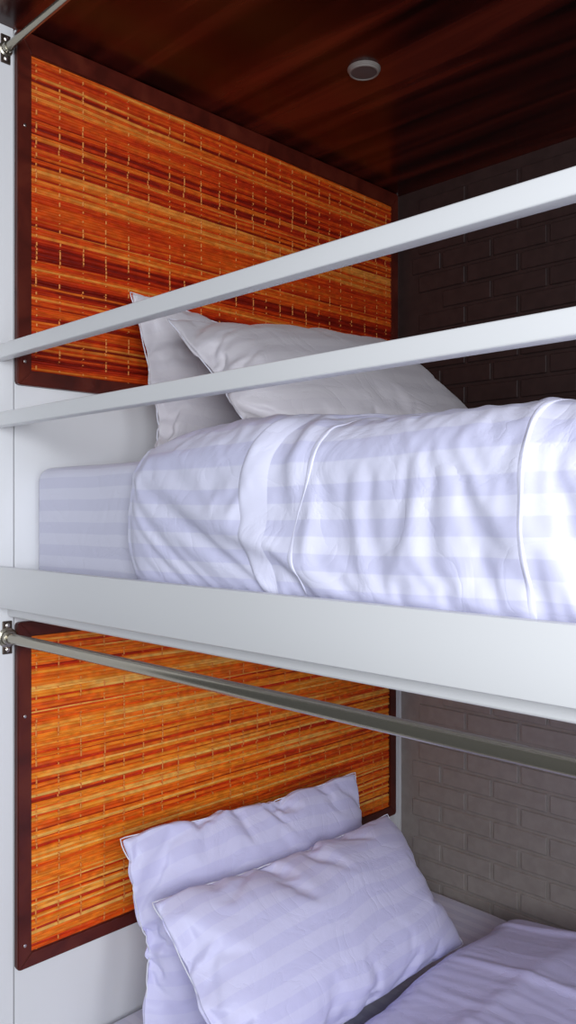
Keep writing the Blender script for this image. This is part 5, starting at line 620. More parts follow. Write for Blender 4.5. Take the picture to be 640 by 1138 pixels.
DUVET_UPPER = [
1384,-1349,0,0,0,0,1,-1,0,0,0,0,0,0,0,0,1,-1,0,0,0,0,0,0,0,0,1,-1,0,0,0,0,0,0,0,0,1,-1,0,0,0,0,0,0,0,0,1,-1,0,0,0,0,0,0,0,0,1,-1,0,0,0,0,0,0,0,0,1,-1,0,0,0,0,0,0,0,0,1,-1,0,0,0,0,0,0,0,0,1,-1,0,0,0,0,0,0,0,0,1,-1,0,0,0,0,0,0,0,0,1,-1,0,0,0,0,
104,-154,33,6,5,3,2,1,0,1,0,-1,1,0,-1,0,1,-1,-1,1,0,-1,0,0,0,-1,1,0,-1,1,2,1,0,-7,0,15,2,-10,-2,-1,1,0,0,0,0,1,-1,1,-1,1,-1,0,0,1,-1,0,1,0,-1,1,0,0,0,0,0,0,0,-1,-2,-6,25,-11,-5,-1,0,0,-1,0,0,0,0,0,0,0,0,0,0,0,1,0,0,0,0,1,0,0,0,0,0,0,0,0,0,0,-1,0,0,0,0,-1,0,0,
-460,460,0,0,0,0,0,0,0,0,0,0,0,0,0,0,0,0,0,0,0,0,0,0,0,0,0,0,0,0,0,0,0,0,0,0,0,0,0,0,0,0,0,0,0,0,0,0,0,0,0,0,0,0,0,0,0,0,0,0,0,0,0,0,0,0,0,0,0,0,0,0,0,0,0,0,0,0,0,0,0,0,0,0,0,0,0,0,0,0,0,0,0,0,0,0,0,0,0,0,0,0,0,0,0,0,0,0,0,0,0,0,
1381,-1346,0,0,0,0,0,1,-1,0,0,0,0,0,0,1,-1,0,0,0,0,0,0,1,-1,0,0,0,0,0,1,-1,0,0,0,0,0,0,1,-1,0,0,0,0,0,0,1,-1,0,0,0,0,0,0,1,-1,0,0,0,0,0,1,-1,0,0,0,0,0,0,1,-1,0,0,0,0,0,0,1,-1,0,0,0,0,0,1,-1,0,0,0,0,0,0,1,-1,0,0,0,0,0,0,1,-1,0,0,0,0,0,0,1,-1,0,0,
104,-156,34,7,4,4,2,1,1,-1,1,0,-1,1,-1,1,-1,0,0,-1,1,-1,0,0,0,0,0,-1,1,0,1,3,0,-6,-5,15,7,-11,-3,0,-1,1,0,0,0,1,-1,1,-1,1,-1,0,1,-1,0,1,-1,1,0,0,0,0,0,0,0,0,0,0,-4,-5,24,-8,-8,1,-1,-1,1,-1,0,0,0,0,-1,1,0,0,0,0,1,0,0,0,0,1,-1,1,0,1,-1,0,0,0,0,0,-1,1,-1,0,-1,1,-1,0,
-424,424,0,0,0,0,0,0,0,0,0,0,0,0,0,0,0,0,0,0,0,0,0,0,0,0,0,0,0,0,0,0,0,0,0,0,0,0,0,0,0,0,0,0,0,0,0,0,0,0,0,0,0,0,0,0,0,0,0,0,0,0,0,0,0,0,0,0,0,0,0,0,0,0,0,0,0,0,0,0,0,0,0,0,0,0,0,0,0,0,0,0,0,0,0,0,0,0,0,0,0,0,0,0,0,0,0,0,0,0,0,0,
1372,-1352,22,-6,0,0,-1,0,1,0,-1,1,-1,0,1,0,-1,0,0,1,0,-3,3,0,-2,2,-2,3,-2,0,0,2,-2,-1,3,-1,-3,3,1,-1,-3,2,0,0,0,1,1,-2,-1,0,2,-1,2,-1,-1,-3,4,0,-1,2,-1,-3,1,2,-1,0,1,-2,1,2,-1,-2,0,1,0,1,1,-2,-2,3,-1,0,0,1,0,-1,-1,1,1,-1,-1,2,0,1,-1,0,-2,-1,2,1,0,-1,1,-3,2,0,1,-1,1,1,-2,-1,
104,-171,62,-10,1,19,-16,21,-18,10,6,-17,19,-18,12,2,-18,22,-19,13,3,-21,17,5,-20,19,-19,15,3,-17,21,-15,14,-23,9,10,17,-24,3,5,-20,20,-16,18,-16,6,2,8,-17,18,-16,13,-8,6,-11,20,-20,13,-11,6,6,7,-25,19,-17,17,-14,19,-23,5,22,0,-28,21,-21,12,1,8,-23,22,-20,20,-20,8,3,10,-24,20,-12,18,-25,10,3,0,3,1,8,-28,26,-17,6,11,-16,20,-24,19,-17,16,-8,0,-10,22,
-388,380,14,-5,-2,3,-5,5,-4,4,-1,-3,4,-4,3,1,-6,7,-6,5,0,-7,8,-1,-5,5,-6,7,-1,-5,6,-5,4,-7,6,0,1,-4,3,1,-8,9,-10,13,-12,4,2,6,-15,17,-14,11,-6,4,-10,16,-14,9,-8,5,3,0,-8,7,-8,9,-8,9,-8,5,-1,0,-4,6,-6,3,1,1,-4,4,-4,4,-4,1,2,1,-5,5,-3,3,-5,2,1,0,1,0,1,-7,9,-8,3,5,-7,8,-8,5,-4,4,-1,-1,-3,5,
1359,-1347,30,-4,-1,-3,2,0,1,-1,-1,1,0,0,0,-2,2,0,-1,2,-4,3,0,-2,2,-1,1,1,-2,1,1,-2,-3,5,-1,0,-1,3,-3,-1,3,-4,3,0,0,0,0,0,-2,0,2,0,0,1,-5,2,2,1,-1,0,-5,4,1,0,0,1,-5,3,1,2,-4,3,-3,2,-2,2,-2,1,0,0,2,-1,-1,1,-1,1,-3,4,-3,1,2,-2,2,-2,2,-3,0,2,0,0,-1,0,1,-2,1,0,2,-2,1,1,-1,-3,
104,-175,57,2,14,-18,22,-12,9,4,-18,19,-12,10,-2,-17,19,-11,15,-7,-18,18,5,-20,17,-16,16,-1,-14,10,3,9,-28,16,10,-19,25,-19,15,-25,14,-15,11,7,-10,12,-14,11,9,-25,21,-15,7,3,15,-32,15,0,5,-1,14,-30,16,-14,13,-4,17,-29,11,0,20,-6,-25,22,-22,17,9,-25,19,-20,13,3,-14,19,-17,14,-22,17,12,-22,5,13,-10,-7,11,11,-28,7,13,-12,17,-22,18,5,-22,19,-9,-11,13,1,-1,14,
-352,344,9,2,-2,-4,5,-2,1,0,-3,3,-1,1,1,-7,7,-2,0,3,-9,9,-1,-5,5,-5,5,0,-4,3,1,-3,-4,7,-2,2,1,-6,5,-7,5,-7,6,5,-9,7,-6,6,-1,-4,6,-5,2,2,-1,-1,1,0,1,-1,3,-6,4,-6,6,-1,-1,-1,3,1,-2,0,-4,5,-6,6,-1,-2,1,0,1,0,-2,0,2,1,-6,5,-1,0,0,-1,1,0,1,0,-5,4,2,-5,4,-4,6,1,-7,6,-4,-4,7,-1,0,1,
1343,-1336,37,-6,-5,4,0,0,-1,-1,2,-1,0,1,-4,4,-1,-1,2,-4,3,0,-1,1,0,0,0,0,1,-1,0,-4,5,-2,2,0,-1,2,-1,-4,4,-5,5,0,-1,1,-5,5,-4,3,1,-1,-1,1,-2,1,1,1,-1,0,-4,3,1,-1,2,-1,-2,0,2,2,-3,4,-6,3,-1,-4,5,1,-1,-2,2,1,-2,2,-2,2,-4,1,3,-1,-1,2,-2,2,-4,3,1,-1,0,-2,0,3,-1,-1,0,2,0,-1,-3,4,-2,1,
104,-178,70,-4,-11,16,0,5,3,-16,15,-5,9,-6,-16,16,-2,13,-13,-15,20,1,-19,17,-15,17,-5,-9,11,1,7,-28,18,9,-6,-15,13,9,-8,-18,11,-11,12,2,5,0,13,-12,-21,13,3,5,7,-18,20,-25,7,8,5,-12,21,-29,4,16,-9,8,6,-29,18,-4,15,-2,-26,22,-18,31,-25,4,5,-19,18,-11,16,-6,-13,10,-15,28,-10,-12,17,-4,-14,4,21,-23,5,-3,-1,22,-29,15,3,6,-20,13,2,-11,21,-16,13,-8,
-316,301,22,-5,-4,3,1,-1,0,-4,4,1,-2,1,-6,6,1,-3,3,-7,7,0,-5,6,-6,5,0,-3,2,1,-2,-7,9,-1,1,0,-2,0,1,-7,4,-6,8,0,1,0,-4,5,-4,3,0,0,-2,4,-2,-1,1,0,0,0,3,-6,0,3,1,-1,-1,-1,3,0,0,-2,-3,5,-5,3,1,0,-1,-1,3,-3,1,0,1,0,-4,3,1,-1,-1,1,-1,2,-1,-1,1,-1,0,1,-4,6,0,1,-6,4,0,-4,5,-1,-1,2,
1327,-1322,39,-11,4,0,0,0,-2,2,0,-1,1,-4,4,-1,-1,2,-4,3,1,-2,2,-2,2,0,-1,1,-2,2,-5,5,-2,3,-1,0,0,0,0,-2,-3,5,0,0,-1,-4,4,-1,2,0,-2,1,0,-2,2,0,0,0,0,1,-2,1,-3,2,1,0,-1,-2,4,0,-2,7,-9,3,1,-9,9,0,-1,-2,3,0,-2,2,-1,-4,5,-2,1,1,-1,0,-1,2,-2,1,1,-2,0,-3,5,0,-1,1,-1,0,1,-1,1,-5,4,1,
104,-180,82,-28,11,10,-4,9,-14,12,-3,10,-8,-17,17,2,11,-16,-13,21,-2,-16,13,-11,15,-7,1,9,1,-9,-17,19,7,-7,-2,3,-10,16,-18,-3,-3,11,4,5,3,9,-9,-19,16,-6,-7,19,-3,-20,23,-16,-5,15,3,-16,18,-1,-26,29,-4,-4,8,-29,22,-5,13,-9,-19,22,-10,26,-26,7,-6,-13,13,6,8,-13,-6,-11,19,12,-19,11,4,-16,-4,11,12,-19,3,-6,23,-31,17,1,2,5,-15,9,1,6,-3,14,-13,-6,
-280,272,8,-1,2,0,0,0,-2,1,1,-1,2,-8,7,1,-3,3,-7,7,0,-5,5,-3,2,0,1,-2,-1,4,-11,10,-1,1,0,0,-1,-1,-3,-1,-5,8,2,0,0,-5,5,-1,-1,2,1,-3,2,2,-1,-2,1,0,0,0,0,0,-3,3,0,0,0,-2,3,0,0,-2,-4,6,-4,2,1,0,-1,-1,2,-1,0,1,-1,-2,2,0,1,-2,0,1,0,1,-1,-1,1,-1,-2,-1,6,-1,1,1,-6,3,0,0,0,2,-1,0,
1312,-1312,45,-11,4,-2,1,-1,1,0,-1,1,-4,4,-1,-1,2,-3,2,1,-2,2,0,0,0,-1,0,0,1,-5,5,-1,1,0,1,-1,1,-3,0,1,1,0,-1,-1,-1,2,1,-1,0,-1,2,-2,1,-2,3,-1,1,-2,2,-3,2,-1,2,-1,-2,2,1,-5,5,0,0,4,-7,3,0,-10,10,0,-1,-1,2,-2,2,-1,-2,2,-1,2,0,-2,2,-2,2,0,-1,0,-1,-1,-2,5,0,0,0,0,0,0,0,0,-1,-3,4,-2,
104,-181,83,-26,14,-3,10,-11,12,-5,12,-9,-15,15,6,7,-17,-10,20,-5,-12,10,-6,10,-2,4,6,-6,-12,-10,21,5,-6,-1,-1,-1,-3,-9,-4,5,9,2,6,6,4,-14,6,-14,16,-21,11,12,-6,-21,10,8,-10,18,-19,22,-5,-23,12,7,10,-4,-10,-18,25,-5,-8,15,-23,14,7,17,-27,5,-9,-8,15,9,-3,-12,-11,7,18,-8,3,8,-15,-9,6,9,6,-15,-6,26,-33,15,2,1,1,1,1,0,1,0,2,12,-16,11,
-244,234,11,-1,1,0,0,-2,2,-1,0,1,-6,6,0,-3,4,-6,6,0,-4,3,-1,1,0,0,-3,3,1,-8,8,-1,1,0,0,0,-2,-5,-4,6,3,1,0,-2,-1,3,0,-1,-2,4,0,-4,3,2,-3,3,-3,1,-1,0,2,-3,3,-1,0,-1,2,-3,3,0,-3,3,-5,3,0,0,1,0,-1,-1,2,-1,0,1,-3,2,0,0,1,-3,2,0,0,1,-1,0,-2,-2,0,5,0,1,-1,0,-1,0,0,0,0,2,-3,3,
1299,-1302,48,-9,0,1,-1,1,0,-1,1,-4,4,0,-2,1,-1,1,1,-1,1,0,0,0,-1,0,1,-1,-3,3,1,0,1,-1,0,0,1,-6,7,-1,-1,0,-2,-3,5,0,0,-2,2,-2,1,0,1,-1,-3,4,-1,1,0,-5,5,-1,1,0,-1,-3,4,-3,3,0,0,4,-5,1,-2,-7,9,0,-2,1,1,-2,2,-2,0,2,0,-2,1,1,-1,0,1,0,0,-3,0,-3,6,0,0,0,0,0,1,-1,0,0,0,0,-5,5,
104,-181,84,-22,0,11,-4,8,-6,17,-13,-14,17,7,5,-20,-6,19,-8,-8,8,-2,8,2,4,-3,-7,-12,-3,23,-2,-5,-1,-3,-2,-3,8,-17,11,6,2,-1,12,5,-15,-1,2,8,-13,-13,24,-3,-3,-11,-10,11,14,-13,9,15,-27,2,8,0,9,5,-18,-15,17,3,-8,17,-23,15,8,13,-25,0,-11,1,16,5,-8,-16,-1,12,7,7,-5,-4,-13,-1,10,4,2,-19,29,-35,20,2,3,-3,0,0,0,-1,1,-3,-2,3,19,-15,
-209,200,10,0,-1,1,-1,1,-1,-1,2,-6,6,-1,-1,2,-4,4,1,-4,4,-2,1,0,-2,1,2,-4,-2,6,-1,1,0,-1,-1,-2,4,-13,11,0,1,-1,0,-3,4,0,0,-4,4,0,-1,1,-1,3,-2,0,0,0,0,-2,2,0,1,-1,0,-1,2,-3,1,2,-3,4,-6,4,0,-2,2,0,-1,0,0,0,0,-1,0,2,-1,-1,1,0,0,0,0,1,-1,-2,-2,-1,6,0,-2,1,0,1,-1,0,1,0,1,-1,-1,1,
1291,-1296,50,-10,1,1,0,-1,0,1,-4,5,-3,1,0,-1,2,0,0,0,0,0,-1,0,1,0,-4,3,1,0,0,0,0,0,0,0,-3,5,-1,1,-3,1,-4,2,1,1,-1,1,0,-2,1,0,1,-2,2,-4,5,-1,-3,1,2,-1,1,0,-1,-3,3,-1,2,0,1,3,-4,0,-4,-4,8,0,-2,2,-1,0,1,-3,2,1,-1,0,1,-1,-1,2,0,0,-1,-3,-2,6,0,0,0,0,1,-1,0,0,0,1,-1,0,-1,-2,
104,-182,87,-26,4,5,6,-7,19,-14,-11,18,8,-2,-18,-4,18,-8,-5,7,1,7,2,-1,-6,-10,-8,9,16,-6,-5,-3,0,-2,2,9,-19,17,3,1,0,-13,24,-4,-7,-4,9,-9,-6,-10,22,3,-8,-16,10,-13,15,0,16,-3,-17,-4,9,5,3,10,-30,2,4,2,5,12,-21,14,11,6,-22,-7,-6,8,15,-2,-14,-11,8,10,6,4,-6,-11,-8,8,8,1,-15,27,-36,27,-3,-1,0,-1,1,-1,-1,1,-1,-1,-1,0,-8,25,
-173,162,15,-3,-1,1,-1,-1,0,2,-6,7,-4,2,0,-2,3,0,-1,1,0,-1,-1,1,1,0,-8,9,-1,1,0,-2,-1,-1,2,4,-11,7,0,-1,0,3,-4,1,1,1,-2,1,2,-1,-1,0,1,1,-2,3,-2,0,-1,0,1,0,1,-1,0,-1,0,1,-2,1,2,0,-4,3,0,-1,0,1,-2,2,-1,0,0,-1,1,0,0,-1,1,0,0,0,0,1,-3,-3,1,3,1,0,0,0,0,0,1,-1,0,2,-1,0,0,1,
1288,-1294,50,-9,2,0,-2,1,0,-2,3,-2,2,-2,1,1,0,0,0,0,-1,1,0,0,-2,-1,2,2,-1,0,-1,1,0,1,-1,1,-2,0,1,3,-3,-1,-2,1,1,0,2,-1,-1,-1,1,0,1,0,0,-5,5,0,-3,2,0,0,1,0,0,-3,2,1,-1,-1,3,3,-3,-2,-6,2,5,-1,0,1,-2,3,-3,0,2,0,-2,1,1,-1,0,1,0,-1,-4,1,3,1,0,0,0,0,1,-1,0,1,-1,-1,1,0,1,-4,
104,-182,88,-29,7,5,-5,23,-19,-6,21,5,-7,-17,1,15,-9,0,7,3,4,-1,-5,-7,-8,-4,21,-4,-5,-1,-4,4,0,3,1,2,10,2,-9,-1,-4,-9,26,-2,-5,-2,-4,-2,-10,-2,22,0,-12,-5,1,-13,13,4,16,-3,-17,-5,11,8,-5,11,-23,4,-6,-4,14,11,-14,13,11,-2,-20,-9,0,14,8,-8,-17,0,11,6,8,-2,-9,-12,0,11,5,-14,26,-35,26,-3,-2,-1,1,-1,-2,1,-1,0,-1,-7,5,2,3,12,
-137,131,6,1,-1,1,-2,-1,2,-3,3,-2,3,-2,-1,4,-2,1,0,-1,-1,0,3,-1,-4,-3,10,-2,-1,-2,-2,2,1,2,0,0,-6,-1,6,-1,2,1,-5,1,0,1,1,-1,2,-1,-1,0,1,0,0,2,-2,0,-1,0,2,-1,0,0,0,-1,1,-2,1,0,1,1,-3,2,-1,1,-1,0,0,1,-2,2,-2,0,2,-1,-1,1,0,0,0,0,0,0,-6,2,3,0,1,0,0,0,1,-1,1,-1,1,-1,1,0,1,-1,
1288,-1294,49,-8,1,-2,3,-2,0,0,1,1,-2,2,0,0,0,0,0,-1,1,0,-1,-2,1,2,0,0,0,-1,2,-1,0,1,-1,-1,0,3,-2,3,-3,-1,-2,1,1,1,0,0,-2,2,-3,3,-1,1,0,-1,-2,3,-3,2,0,0,1,0,-3,3,0,-2,-1,3,1,4,-6,1,-8,5,3,-1,1,-1,-1,2,-3,3,0,0,-2,1,1,-2,2,0,0,-5,0,4,1,1,-1,0,0,0,0,0,1,-1,0,0,0,-1,0,1,
104,-180,84,-27,6,-1,23,-22,2,23,-2,-11,-11,3,10,-4,2,6,3,1,-6,-6,-7,-4,1,15,-4,-5,1,1,2,3,4,0,3,5,-3,-2,-5,-2,-3,-7,25,-1,-5,-3,-3,-4,-12,7,19,-7,-15,5,7,-14,-3,14,15,-3,-19,-4,17,-6,15,-12,-2,-16,1,12,-3,10,8,-6,16,-8,-20,-7,8,13,2,-17,-9,9,7,6,6,-6,-14,-6,8,10,-12,26,-37,28,-9,0,-1,2,3,-7,2,-3,2,1,0,6,-7,-8,21,-11,
-101,97,5,-2,1,0,-2,0,1,-1,1,2,-3,2,1,-1,1,-1,-1,0,2,1,-4,-3,2,6,-2,-2,0,0,2,0,1,0,-2,-4,3,-1,3,0,1,1,-4,0,0,1,0,1,1,-1,-1,0,1,0,0,0,2,-2,-1,1,0,0,0,0,-1,1,0,-2,0,2,0,0,-1,1,-1,1,-1,0,0,1,-2,2,-3,3,-1,0,-1,1,0,-1,2,-1,0,-6,3,0,3,0,0,0,0,0,1,-1,0,1,-1,1,-1,2,-1,0,
1290,-1299,54,-12,1,4,-5,3,-2,3,0,-2,2,0,0,0,0,-1,1,0,-1,-1,0,1,0,1,1,-1,0,0,0,-1,1,0,0,0,0,2,-2,3,-2,-3,-1,1,1,1,0,0,-2,2,-3,3,-1,1,0,0,-4,4,-3,2,0,0,1,0,-2,1,-1,-1,2,2,0,2,-3,-1,-6,5,1,0,1,-2,2,-2,1,1,0,-1,-1,2,-2,1,2,-1,-6,2,3,1,1,-1,0,0,0,0,0,0,0,1,-1,0,0,0,-1,0,
104,-181,86,-31,6,21,-22,8,24,-9,-11,-7,6,5,1,4,4,0,-4,-7,-6,-4,0,4,3,2,0,1,1,6,1,4,-1,-4,7,-5,0,-4,1,-4,-2,-8,25,0,-5,-4,-3,-6,-10,12,16,-12,-12,6,9,-11,-11,16,15,-2,-22,1,10,3,8,-2,-24,0,5,7,0,15,-2,-5,17,-13,-19,-1,12,12,-11,-17,5,8,2,11,0,-13,-11,3,11,-6,23,-35,24,-12,5,0,2,3,-8,-1,-1,3,2,1,0,-4,3,5,-15,19,
-65,60,8,-3,-1,-1,0,2,-5,5,1,-3,2,1,0,-1,-1,0,1,1,-1,-4,1,1,2,1,-1,0,1,0,0,-2,1,1,-3,2,0,-1,2,1,0,1,-4,-1,2,0,0,2,-1,0,-1,0,1,0,0,0,2,-2,-1,1,0,0,0,0,-1,1,-2,0,1,2,-1,-1,1,0,-1,1,-1,0,1,-2,2,-2,1,0,0,-1,1,0,0,0,0,0,-7,5,0,1,1,0,0,0,0,1,-2,2,-1,1,-1,0,1,0,-1,2,
1296,-1309,58,-12,5,-8,7,-3,3,-1,0,1,0,0,0,-1,1,0,0,-3,1,1,1,0,0,0,0,0,0,-2,2,-1,1,0,1,-1,0,3,-3,3,-3,-1,-2,0,3,0,0,-1,-1,2,-2,2,-2,2,0,0,-4,4,-3,2,-1,1,2,-2,-2,2,0,-2,3,0,0,2,-1,-2,-7,8,-2,2,-1,0,0,-1,2,0,0,-3,3,-1,-1,2,0,-6,3,2,1,0,0,0,0,0,0,0,0,0,0,1,-1,0,0,-1,1,-1,
104,-180,80,-25,22,-23,13,25,-16,-9,-1,7,5,2,3,0,-3,-6,-7,-4,1,2,4,1,1,1,2,2,2,10,-6,1,-1,0,-2,0,-1,-4,4,-6,-1,-8,24,2,-7,-4,-3,-8,-7,16,11,-15,-8,6,10,-9,-15,16,17,-5,-22,5,7,8,8,-24,-1,-7,18,-2,-6,23,-10,0,16,-18,-17,6,15,2,-17,-8,15,-5,9,10,-9,-14,-4,9,2,20,-34,22,-13,7,3,2,-6,-7,4,2,0,1,-1,1,0,1,-1,10,-16,13,
-29,26,5,-2,-3,1,2,-5,5,-1,0,2,-1,1,-2,-1,3,0,-2,-2,0,2,1,0,0,0,1,-1,1,-3,2,0,0,0,0,1,-1,0,1,0,1,2,-6,1,1,0,1,0,0,0,-1,1,0,-1,1,0,2,-2,0,-1,1,0,0,0,-1,0,0,-1,2,-1,2,-2,1,1,-3,2,-1,0,0,0,0,-1,1,1,-1,-1,1,0,-1,2,-1,-7,5,0,2,0,-1,1,0,0,0,0,0,1,-1,1,-1,0,0,2,-1,-1,
1304,-1322,64,-7,-11,7,0,2,-1,0,1,0,0,-1,1,0,-1,-1,0,1,1,0,0,0,0,0,0,0,0,-3,2,1,0,0,1,-1,0,2,-2,3,-3,-1,-2,0,3,0,0,-1,-2,2,0,1,-1,1,0,0,-5,5,-3,2,-1,1,1,-3,3,-2,-2,4,0,0,0,1,-1,0,-7,7,-2,2,-3,4,-4,3,0,0,-2,0,2,-2,1,1,-6,3,3,-1,1,-1,1,0,0,0,0,0,0,0,1,-1,0,0,0,0,-2,2,
104,-179,71,4,-25,13,26,-21,-4,5,7,4,2,-1,-2,-7,-5,-5,2,1,3,3,0,2,0,4,-1,1,0,13,-7,-2,1,0,-3,3,-3,-5,2,-7,9,-13,23,2,-8,-10,7,-13,-4,23,-2,-16,0,4,9,-3,-20,15,17,-5,-22,7,6,15,-9,-16,-7,16,6,-6,-7,27,-15,5,12,-22,-12,15,12,-13,-15,11,7,-10,17,2,-16,-9,5,7,19,-33,20,-14,13,2,-5,-6,-3,5,3,-2,1,0,0,0,-1,1,0,-3,15,-13,
7,-6,-1,-3,1,2,-6,6,-1,1,0,-1,0,0,2,0,-2,-2,1,1,0,1,1,-1,0,1,-1,0,0,-1,1,0,0,0,0,0,0,1,0,1,-1,2,-4,0,1,0,1,0,1,-2,0,1,0,0,0,-1,3,-1,-2,0,2,-1,-1,0,1,-1,-1,1,0,2,0,-3,3,-1,-1,0,0,1,-2,1,-1,2,-1,0,-1,0,2,-1,0,0,-7,5,1,0,0,0,2,-1,0,0,0,0,1,-1,0,1,-1,0,1,-2,3,-2,
1313,-1332,65,-14,2,3,-4,3,1,0,-1,0,1,0,0,-2,0,1,1,0,0,0,0,0,-1,0,1,0,0,-1,-2,3,0,0,1,-2,1,3,-4,3,-2,0,-4,2,2,0,-1,-1,1,0,0,-1,2,0,0,-1,-4,5,-2,1,-2,3,0,-4,4,-6,6,0,0,0,-1,2,-1,-2,-3,3,2,-1,-1,1,0,1,-1,1,-4,4,-1,0,1,-7,5,2,-1,-1,2,0,0,0,0,0,0,0,0,0,0,0,0,0,0,0,0,-2,
104,-178,84,-34,8,24,-24,6,10,5,3,-3,-3,-4,-6,-4,1,3,3,2,3,1,3,-8,-2,13,-5,0,-9,14,8,-9,0,1,-3,3,-2,-6,-9,14,-3,-8,23,-4,-11,-5,10,-19,5,16,0,-19,5,5,1,8,-27,16,15,-3,-23,9,7,14,-18,-17,23,-9,11,-8,-7,29,-17,7,9,-31,8,12,3,-22,5,13,-15,11,12,-11,-15,3,6,22,-33,17,-12,18,-6,-6,-4,1,4,-1,1,-1,1,0,0,0,0,0,1,-1,6,7,
43,-41,-5,3,-1,-5,5,0,1,-1,-1,2,0,1,-2,-1,0,1,1,0,-1,0,-1,3,1,-4,2,0,4,-5,0,2,-1,0,0,0,0,1,0,1,0,0,-4,2,0,1,-1,2,-1,-1,0,1,0,0,0,-1,4,-3,-1,0,2,-1,0,-1,0,-2,2,1,-1,2,0,-3,3,-1,-1,0,0,0,0,0,0,-1,2,-1,-2,3,-1,0,0,-7,6,0,0,-1,1,2,-2,1,1,-1,0,0,1,-1,0,0,0,1,-1,0,0,1,
1322,-1343,67,-12,3,-9,9,-1,0,1,0,0,-1,0,-1,2,-1,1,0,0,0,0,-1,0,1,-1,1,0,-2,2,-3,3,0,0,1,-2,1,2,-3,2,-1,0,-4,3,1,-1,1,-3,3,-1,0,-2,3,0,0,-1,-4,4,1,-3,0,3,0,-4,0,4,-1,0,0,1,-1,1,0,-7,7,-1,1,-3,3,-2,1,1,-1,0,-1,1,-1,2,-7,5,2,0,-2,1,1,0,-1,1,0,0,0,0,0,0,0,0,0,0,0,0,-2,2,
104,-176,71,-17,22,-28,16,13,3,-3,-4,-4,-4,-3,0,3,4,2,3,1,0,-2,-9,5,0,12,-6,0,-12,8,16,-7,-2,0,-2,4,-5,-8,-4,19,-15,5,17,-10,-13,6,6,-20,9,10,5,-23,9,6,-5,12,-27,14,10,7,-28,12,6,13,-33,12,13,-15,14,-16,6,24,-22,23,-23,-7,12,9,-18,-5,19,-15,3,13,3,-22,0,5,24,-31,12,-7,18,-10,-7,-1,3,1,0,1,0,0,0,0,1,-1,1,-1,1,1,11,-14,
79,-74,-9,3,-6,5,2,-1,-1,1,1,1,-1,-2,1,0,1,-1,0,-1,0,1,3,-1,0,-3,1,1,4,-3,-1,-1,2,-1,0,0,0,1,0,1,0,0,-4,2,0,1,-1,2,-1,-1,0,2,-2,1,0,-1,4,-3,-1,1,0,0,0,-1,-1,1,-1,2,-1,2,0,-2,1,-3,4,-1,-1,-1,2,-1,-2,3,0,-2,0,2,-1,0,-7,6,0,1,-4,4,0,0,1,-1,0,0,0,1,-1,0,0,0,0,1,-1,0,-2,4,
1329,-1348,63,-6,-13,10,1,1,0,0,-1,0,0,1,-1,1,0,-1,1,0,0,-1,1,-1,0,1,-1,1,-2,0,0,2,0,0,0,0,0,0,1,-1,0,-1,-2,3,-2,2,0,-3,2,1,-1,-2,3,-1,1,-2,-2,3,1,-3,0,3,-1,-1,-3,4,0,0,0,0,1,-1,1,-6,4,2,-2,2,-1,1,-2,0,2,-4,4,-1,0,-5,4,2,-1,-1,2,-1,1,0,-1,1,0,0,0,0,0,0,0,0,-1,1,0,0,-1,0,
104,-176,70,3,-29,17,21,-6,-4,-4,-2,-3,2,2,3,3,1,3,-3,-1,-3,-6,7,6,-14,7,1,4,8,-22,23,-5,2,-3,-1,1,-6,-13,11,16,-17,5,14,-15,-9,10,4,-20,11,7,6,-25,14,4,-8,16,-29,15,4,13,-29,13,6,7,-30,25,2,-17,15,-20,16,19,-20,18,-29,11,12,-16,-3,6,9,-21,18,9,-22,1,0,26,-30,9,-4,18,-14,-5,3,1,1,2,-1,1,-1,0,-1,0,0,0,1,-1,0,1,-8,16,
115,-109,-10,-2,3,3,-4,3,2,-1,-1,0,1,-1,1,-1,-1,-1,1,1,1,1,-1,-1,4,-3,-1,1,1,3,-4,0,0,0,0,0,0,1,1,-1,1,-1,-2,1,0,1,0,0,0,0,-1,1,0,-1,1,0,2,-2,-1,1,1,-2,1,-1,-1,0,0,3,-2,2,0,-2,1,-2,2,0,-2,1,1,-1,-2,3,-1,-2,3,0,-1,-8,8,0,-1,-3,4,0,0,1,-1,-1,1,0,0,0,0,0,0,1,-1,0,1,-1,-2,4,
1335,-1349,55,-15,6,4,1,-1,0,1,0,0,-1,1,0,-1,1,0,0,-1,0,1,-1,1,-1,1,-2,2,-1,-1,1,-2,4,-2,1,0,1,-3,2,0,0,0,-3,2,1,-1,1,-3,3,-1,0,-2,2,1,0,-2,-3,5,-3,3,-4,4,-4,1,3,-3,1,2,-2,2,0,-1,0,-3,2,0,2,-1,1,-2,0,2,-4,3,1,-1,-5,4,2,0,-3,2,1,0,-1,1,0,0,0,0,-1,1,0,0,-1,1,0,0,0,0,-1,0,
104,-175,86,-44,9,32,-14,-5,0,3,1,1,1,3,3,-2,-1,-4,-1,-4,2,6,8,-9,0,-3,-8,15,-9,16,-19,23,-10,4,-2,-5,-4,-14,20,10,-11,-1,10,-22,10,3,3,-20,13,8,-3,-19,20,-11,6,11,-28,12,18,-11,-18,16,15,-31,17,12,-23,17,-18,4,11,17,-18,14,-30,25,-14,-1,1,16,-25,9,18,-22,2,-1,24,-28,6,0,17,-19,0,4,2,-1,-1,1,-2,1,-2,0,0,0,1,0,0,1,-1,1,3,8,
151,-143,-12,1,2,-2,2,0,1,0,0,-1,1,-2,-1,1,1,0,1,0,0,0,-2,2,0,0,4,-5,3,-1,1,-2,0,0,-1,2,-1,1,1,-2,1,0,-2,2,-1,1,0,1,-2,0,1,0,-1,2,-1,-1,3,-1,-5,7,-2,-2,-2,3,-1,-3,5,-2,2,1,-2,-2,2,-3,4,-3,1,1,-1,-3,5,-2,-3,4,0,0,-9,8,0,0,-5,5,1,-1,-1,1,0,1,-1,0,0,0,0,0,0,0,0,0,0,0,0,1,
